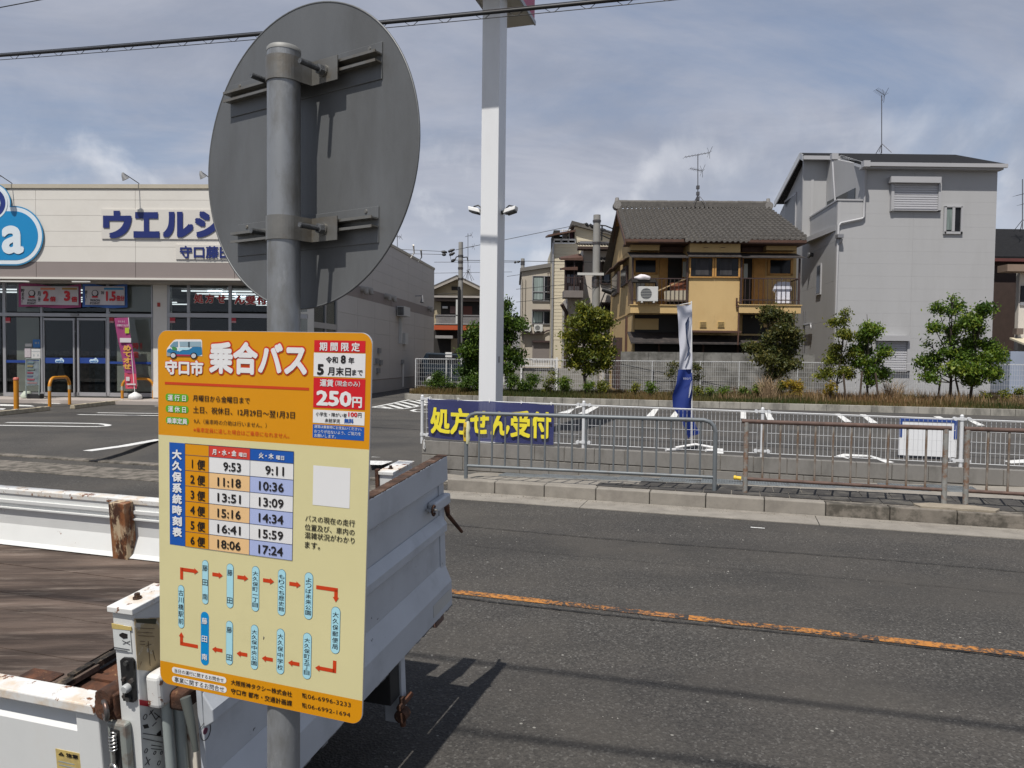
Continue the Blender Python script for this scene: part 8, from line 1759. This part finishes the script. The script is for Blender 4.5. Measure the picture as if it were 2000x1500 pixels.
# shrubs
SH = [('shrub', 'large green shrub at the left end of the planted strip by the shop wall', 'g', 26.2, [(858, 735, 14, 10), (845, 747, 16, 10), (868, 748, 18, 11), (880, 755, 10, 7)], 2600),
      ('shrub', 'dark green shrub at the left foot of the white pylon', 'g', 25.6, [(912, 745, 14, 12), (930, 748, 14, 13), (905, 755, 8, 6)], 2200),
      ('shrub', 'wide green shrub at the right foot of the white pylon', 'g', 25.4, [(1003, 744, 14, 16), (1022, 752, 14, 10), (1042, 742, 16, 14), (1034, 755, 14, 8)], 3000),
      ('shrub', 'small shrub with a bright yellow top, next to the wide pylon shrub', 'y', 25.0, [(1075, 745, 12, 8), (1072, 758, 9, 8), (1080, 729, 8, 4)], 900),
      ('shrub', 'round green shrub between the yellow topped one and the yellow green tree', 'b', 24.9, [(1102, 745, 12, 8), (1104, 757, 11, 9)], 1200),
      ('shrub', 'small shrub at the foot of the yellow green tree, left one', 'b', 24.6, [(1150, 754, 12, 8)], 600),
      ('shrub', 'small shrub at the foot of the yellow green tree, right one', 'y', 24.5, [(1176, 755, 11, 10)], 700),
      ('shrub', 'tiny low shrub left of the advertising flag, first from the tree', 'y', 24.3, [(1240, 758, 8, 9)], 350),
      ('shrub', 'tiny bright shrub close left of the advertising flag', 'b', 24.2, [(1269, 757, 10, 12)], 500),
      ('shrub', 'slender tree-like shrub half hidden behind the advertising flag', 'd', 24.6, [(1310, 730, 8, 12), (1356, 718, 12, 9), (1363, 735, 8, 9), (1316, 712, 8, 8)], 1100),
      ('shrub', 'tiny upright shrub close right of the advertising flag', 'y', 24.1, [(1363, 760, 7, 9)], 320),
      ('shrub', 'first small bright shrub right of the flag', 'b', 24.1, [(1389, 763, 5, 7)], 220), ('shrub', 'second small bright shrub right of the flag', 'b', 24.0, [(1413, 763, 8, 8)], 330),
      ('shrub', 'small dark shrub at the left foot of the olive tree', 'g', 24.0, [(1455, 763, 8, 6)], 260), ('shrub', 'bright green shrub under the olive tree', 'b', 23.8, [(1488, 761, 12, 9)], 650),
      ('shrub', 'low green hedge plant between olive tree and orange bush', 'y', 23.7, [(1530, 752, 14, 8), (1524, 762, 8, 8)], 700), ('shrub', 'orange and yellow leaved bush in the middle right of the strip', 'o', 23.5, [(1548, 751, 16, 8), (1555, 767, 14, 13), (1565, 755, 8, 8)], 1700),
      ('shrub', 'small yellow leaved bush left of the thin sparse tree', 'o', 23.2, [(1618, 757, 9, 10), (1622, 769, 8, 7)], 650), ('shrub', 'low yellowish weed bush at the far right of the strip', 'y', 22.6, [(1930, 775, 10, 6), (1955, 770, 8, 8), (1985, 765, 8, 8)], 700)]
for nm, lab, kd_, D_, bl_, n_ in SH:
    b0_ = bl_[0]; p0 = gy(b0_[0], 775, D_); p0.z = .38; t = thing(nm, p0, lab, 'shrub', 'shrubs along the planted strip'); f_ = Fr((p0.x, D_, 0), (1, 0, 0), (0, -1, 0)); k = D_/F; B = []
    for x, y, rx, ry in bl_: a, c = f_.hit(x, y); B.append((f_.W(a, random.uniform(-.15, .15), max(c, .45)), (rx*k, rx*k*.8, ry*k)))
    leafobj('foliage', B, lf[kd_], t, n_, .075); mb = MB()
    for q in range(7): c_, r2 = B[q % len(B)]; e_ = Vector(c_)+Vector((random.uniform(-1, 1)*r2[0]*.8, random.uniform(-1, 1)*r2[1]*.6, random.uniform(-.2, 1)*r2[2])); mb.tube([Vector((c_[0], c_[1], .36)), e_], [.012, .004], 4)
    mb.build('stems', m_bark, t)
# tall dry grass tufts
for lab, x, y, n_, hgt in (('tall fan of dry grass under the olive tree', 1500, 770, 160, .95), ('tall dry grass tuft left of the grey house lower shutter corner', 1745, 772, 110, .85), ('dry grass tuft right of the big bright trees', 1935, 775, 120, .5)):
    p0 = gz(x, y, .4); p0 = gy(x, y, 23.6); p0.z = .38; mb = MB(); rg = random.Random(x)
    for k_ in range(n_):
        th = rg.uniform(0, 6.28); l_ = rg.uniform(.2, .55); h_ = hgt*rg.uniform(.5, 1); d_ = Vector((math.cos(th)*l_, math.sin(th)*l_, 0)); sx = Vector((.007, 0, 0)); p1 = p0+Vector((rg.uniform(-.2, .2), rg.uniform(-.1, .1), 0))
        mb.add([p1-sx, p1+sx, p1+d_*.4+Vector((0, 0, h_*.7))+sx*.7, p1+d_*.4+Vector((0, 0, h_*.7))-sx*.7, p1+d_*1.1+Vector((0, 0, h_))], [(0, 1, 2, 3), (3, 2, 4)])
    o = mb.build('dry_grass_tuft', M('straw', (.27, .19, .11), .8, var=.25, vs=30)); tag(o, lab, 'grass tuft', 'dry grass tufts on the strip')

# ================================================================ antennas, utility poles, wires
m_ant = M('antenna_metal', (.10, .10, .11), .5, .5)
def antenna(lab, px, ybase, ytop, D, arms, tripod=True):
    f_ = Fr((0, D, 0), (1, 0, 0), (0, -1, 0)); a, c0 = f_.hit(px, ybase); a2, c1 = f_.hit(px, ytop); t = thing('tv_antenna', f_.W(a, 0, c0), lab, 'antenna', 'television antennas on the roofs'); k = D/F
    mb = MB(); mb.tube([f_.W(a, 0, c0), f_.W(a2, 0, c1)], .018, 6); mb.build('mast', m_ant, t)
    if tripod:
        mb = MB()
        for dx, dy in ((-12, .3), (12, .3), (-6, -.4), (7, -.4)): mb.tube([f_.W(a+dx*k, dy, c0-.05), f_.W(a, 0, c0+18*k)], .014, 5)
        mb.build('stand', m_ant, t)
    for (x0, y0, x1, y1, ex) in arms:
        p, q = f_.hit(x0, y0), f_.hit(x1, y1); P_, Q_ = f_.W(p[0], .0, p[1]), f_.W(q[0], 0, q[1]); mb = MB(); mb.tube([P_, Q_], .012, 5); mb.build('boom', m_ant, t); mb = MB(); ne = 8
        for i in range(ne+1): c_ = P_+(Q_-P_)*i/ne; h_ = .22*(1 if i < ne else 1.3); mb.tube([c_+Vector((-.02, h_, 0)), c_+Vector((.02, -h_, 0))], .005, 4)
        for sg in (-1, 1): c_ = Q_; mb.tube([c_, c_+Vector((.05*sg*0+.06, -.2*sg, ex*k*sg))], .008, 4); mb.tube([c_+Vector((-.02, 0, 0)), c_+Vector((-.1, 0, ex*k*sg))], .008, 4)
        mb.build('elements', m_ant, t)
    return t, f_
t, f_ = antenna('television antenna with two booms on the ridge of the tiled ochre house', 1363, 398, 302, 31.4, [(1337, 307, 1386, 298, 9), (1348, 329, 1372, 334, 10)])
mb = MB(); a, c = f_.hit(1363, 385); 
for y in (388, 378, 366): a, c = f_.hit(1363, y); mb.box(f_, a-.06, a+.06, -.06, .06, c-.07, c+.07)
mb.build('amplifier_box', m_ant, t)
antenna('slim television antenna on the black roof of the tall grey house', 1722, 299, 186, 32.0, [(1711, 175, 1728, 186, 11)])
antenna('multi boom antenna behind the utility pole left of the pylon', 914, 546, 456, 46, [(909, 462, 921, 459, 4), (910, 483, 925, 482, 5), (911, 528, 918, 526, 8)])
antenna('small antenna on the shop roof close to the round sign', 776, 482, 458, 40, [(774, 462, 783, 463, 4)], False)
antenna('antenna cut by the right edge of the photo', 1997, 447, 350, 33, [(1985, 382, 2010, 376, 4), (1993, 400, 2006, 396, 3)])
m_cp = M('pole_concrete', (.25, .245, .23), .85, var=.08, vs=3); m_ins = M('insulator_black', (.012, .012, .014), .5); m_wire = M('wire_black', (.01, .01, .011), .5)
def upole(lab, px, ytop, D, r_, extra):
    f_ = Fr((0, D, 0), (1, 0, 0), (0, -1, 0)); a, c1 = f_.hit(px, ytop); t = thing('utility_pole', f_.W(a, 0, .2), lab, 'utility pole', 'utility poles'); mb = MB(); mb.tube([f_.W(a+.03, 0, 0), f_.W(a, 0, c1)], [r_*1.25, r_], 14); mb.build('pole', m_cp, t); mb = MB()
    for y in extra: q = f_.hit(px, y)[1]; mb = MB(); mb.tube([f_.W(a, 0, q-.05), f_.W(a, 0, q+.05)], r_*1.2, 12); mb.build('band', m_steel, t)
    return t, f_, a, D/F
t, f_, a, k = upole('slim concrete utility pole with black insulators left of the white pylon', 900, 473, 38, .115, (500, 512, 524, 545))
def ibox(x0, y0, x1, y1, b0=-.1, b1=.1, m=m_ins, nm='insulator', fr=None, par=None):
    fr = fr or f_; par = par or t; p, q = fr.hit(x0, y0), fr.hit(x1, y1); mb = MB(); mb.tube([fr.W(p[0], b0, p[1]), fr.W((p[0]+q[0])/2, b0, (p[1]+q[1])/2), fr.W(q[0], b0, q[1])], [.05, .085, .04], 8); return mb.build(nm, m, par)
for q in ((862, 491, 873, 492.5), (863, 496.5, 871, 497), (875, 491, 888, 486.5), (877, 498, 888, 493), (881, 511, 888, 506)): ibox(*q)
def wire(name, pts, r_, lab=None, grp=None, par=None, m=None):
    mb = MB(); mb.tube(pts, r_, 6, False); o = mb.build(name, m or m_wire, par)
    if lab: tag(o, lab, 'wire', grp)
    return o
def fw(x, y, D): return gy(x, y, D)
wire('bracket', [fw(888, 510, 38), fw(891, 502, 38), fw(898, 500, 38)], .03, par=t); wire('bracket', [fw(903, 503, 38), fw(912, 502, 38), fw(914, 510, 38)], .03, par=t); wire('service_box', [fw(899, 670, 37.7), fw(900, 680, 37.7)], .12, par=t)
wire('cable_down', [fw(896.5, 560, 37.8), fw(896, 700, 37.8)], .07, par=t); wire('cable_down', [fw(878, 492, 37.9), fw(881, 508, 37.9), fw(890, 505, 37.9)], .012, par=t)
t, f_, a, k = upole('thick concrete utility pole with crossarms before the pale tiled house', 1166, 420, 36, .17, (432, 475, 543, 546, 550, 555, 559))
p = f_.hit(1134, 472); q = f_.hit(1196, 471); mb = MB(); mb.box(f_, p[0], q[0], -.3, -.2, p[1]-.05, p[1]+.05); mb.build('crossarm', MATS['hood_steel'], t); p = f_.hit(1127, 536); q = f_.hit(1178, 539); mb = MB(); mb.box(f_, p[0], q[0], .18, .28, p[1]-.06, p[1]+.06); mb.build('crossarm', m_cond, t)
for q in ((1144, 435, 1150, 442), (1152, 437, 1162, 446), (1174, 448, 1184, 449)): ibox(*q)
for q in ([(1173, 440), (1183, 441), (1200, 448)], [(1174, 449), (1186, 452), (1200, 458)], [(1173, 458), (1190, 466), (1198, 468)]): wire('bracket', [fw(x, y, 35.8) for x, y in q], .03, par=t)
wire('stay', [fw(1176, 441, 36), fw(1175, 470, 36)], .04, par=t); p, q = f_.hit(1176, 565, .3), f_.hit(1196, 571, .3); mb = MB(); mb.tube([f_.W(p[0], .3, p[1]), f_.W(q[0], .3, q[1])], [.10, .16], 8); mb.build('street_light', m_ins, t)
wire('lamp_arm', [fw(1168, 604, 35.8), fw(1180, 575, 35.7), fw(1185, 566, 35.7)], .03, par=t)
t, f_, a, k = upole('short utility pole top rising behind the beige building roof', 1021, 505, 52, .13, (512, 516)); 
for q in ((1010, 512, 1016, 510), (1004, 512.5, 1009, 511.5)): ibox(*q)
wi = 'thin black wires between the utility poles'
WS = [([(780, 487), (862, 491)], 42), ([(780, 495), (863, 497)], 42), ([(848, 512), (1010, 512)], 45), ([(760, 535), (1000, 531)], 50), ([(1008, 565), (1100, 556), (1160, 541)], 40), ([(1008, 590), (1080, 583), (1160, 575)], 40), ([(990, 540), (1018, 536)], 45), ([(890, 488), (1144, 436)], 37), ([(888, 508), (1162, 512)], 37),
      ([(1168, 553), (1240, 580)], 33), ([(1168, 543), (1200, 560), (1232, 570)], 33), ([(1170, 549), (1205, 548)], 35), ([(1134, 548), (1155, 565), (1166, 560)], 35.8), ([(850, 575), (900, 572)], 39)]
for i, (pts, D_) in enumerate(WS): wire('power_wire', [fw(x, y, D_) for x, y in pts], .013, ['thin wire meeting the insulators left of the slim pole, upper', 'thin wire meeting the insulators left of the slim pole, lower', 'thin wire running behind the pylon to the short pole', 'lowest long thin wire behind the white pylon', 'thin wire crossing the beige building upper window', 'thin wire crossing the beige building below the grille', 'short wire right of the pylon near the short pole', 'wire sloping up from the slim pole to the crossarm pole', 'level wire from the slim pole to the thick pole', 'drop wire from the thick pole to the ochre house, lower', 'sagging drop wire from the thick pole to the ochre house', 'short level wire right of the thick pole', 'loop of wire left of the thick pole', 'short wire at the gabled house'][i], wi)
# overhead cables close above the road: bundle with spiral hangers in view, two more outside the frame that shade the asphalt
def bundle(P_, Q_, lab, gap, r1=.028, r2=.010, n=70):
    t = thing('overhead_cable', P_, lab, 'cable', 'overhead cables above the road'); sagf = lambda f: -.9*4*f*(1-f)*.12
    pt = lambda f, dz: P_+(Q_-P_)*f+Vector((0, 0, sagf(f)+dz)); mb = MB(); mb.tube([pt(i/40, 0) for i in range(41)], r1, 8, False); mb.tube([pt(i/40, .035) for i in range(41)], r2, 5, False); mb.build('main_cable', m_wire, t)
    mb = MB(); mb.tube([pt(i/40, -gap) for i in range(41)], r2, 5, False); mb.build('messenger', m_wire, t); mb = MB(); rg = random.Random(2)
    for i in range(n):
        f0 = (i+rg.uniform(-.1, .1))/n; w_ = .26/n; mb.tube([pt(f0-w_, 0), pt(f0-w_*.2, -gap*.95), pt(f0+w_*.2, -gap*1.05), pt(f0+w_, 0)], .0045, 4, False, False)
    o = mb.build('spiral_hanger', m_wire, t); o['kind'] = 'stuff'
DL, DR = 15.2, 9.6
pA, pB = gy(-60, 107, 13.4), gy(1260, -19, 9.6)
dirc = (pB-pA); bundle(pA-dirc*.25, pB+dirc*.45, 'black cable bundle with zigzag hangers crossing the sky behind the round sign', .075, .026, .006, 40)
w0 = thing('thin_cable', gy(0, 18, 12), 'single thin cable in the top left corner of the sky', 'cable', 'overhead cables above the road'); q0, q1 = gy(-60, 26, 12), gy(130, -10, 12); wire('strand', [q0-(q1-q0)*2, q1+(q1-q0)*3], .008, par=w0)
for lab, pts in (('overhead cable above the kerb, out of frame, whose shadow crosses the road lower right', ((900, 1290), (2000, 1425))), ('overhead cable above the kerb, out of frame, casting the shadow nearest the viewer', ((900, 1427), (1400, 1490)))):
    g0, g1 = gz(*pts[0], 0), gz(*pts[1], 0); H_ = 6.0; sh = Vector((sd.x/sd.z*H_, sd.y/sd.z*H_, H_)); P_, Q_ = g0+sh, g1+sh; d_ = (Q_-P_).normalized(); t = thing('overhead_cable', P_, lab, 'cable', 'overhead cables above the road'); wire('strand', [P_-d_*25, P_+d_*30], .018, par=t)
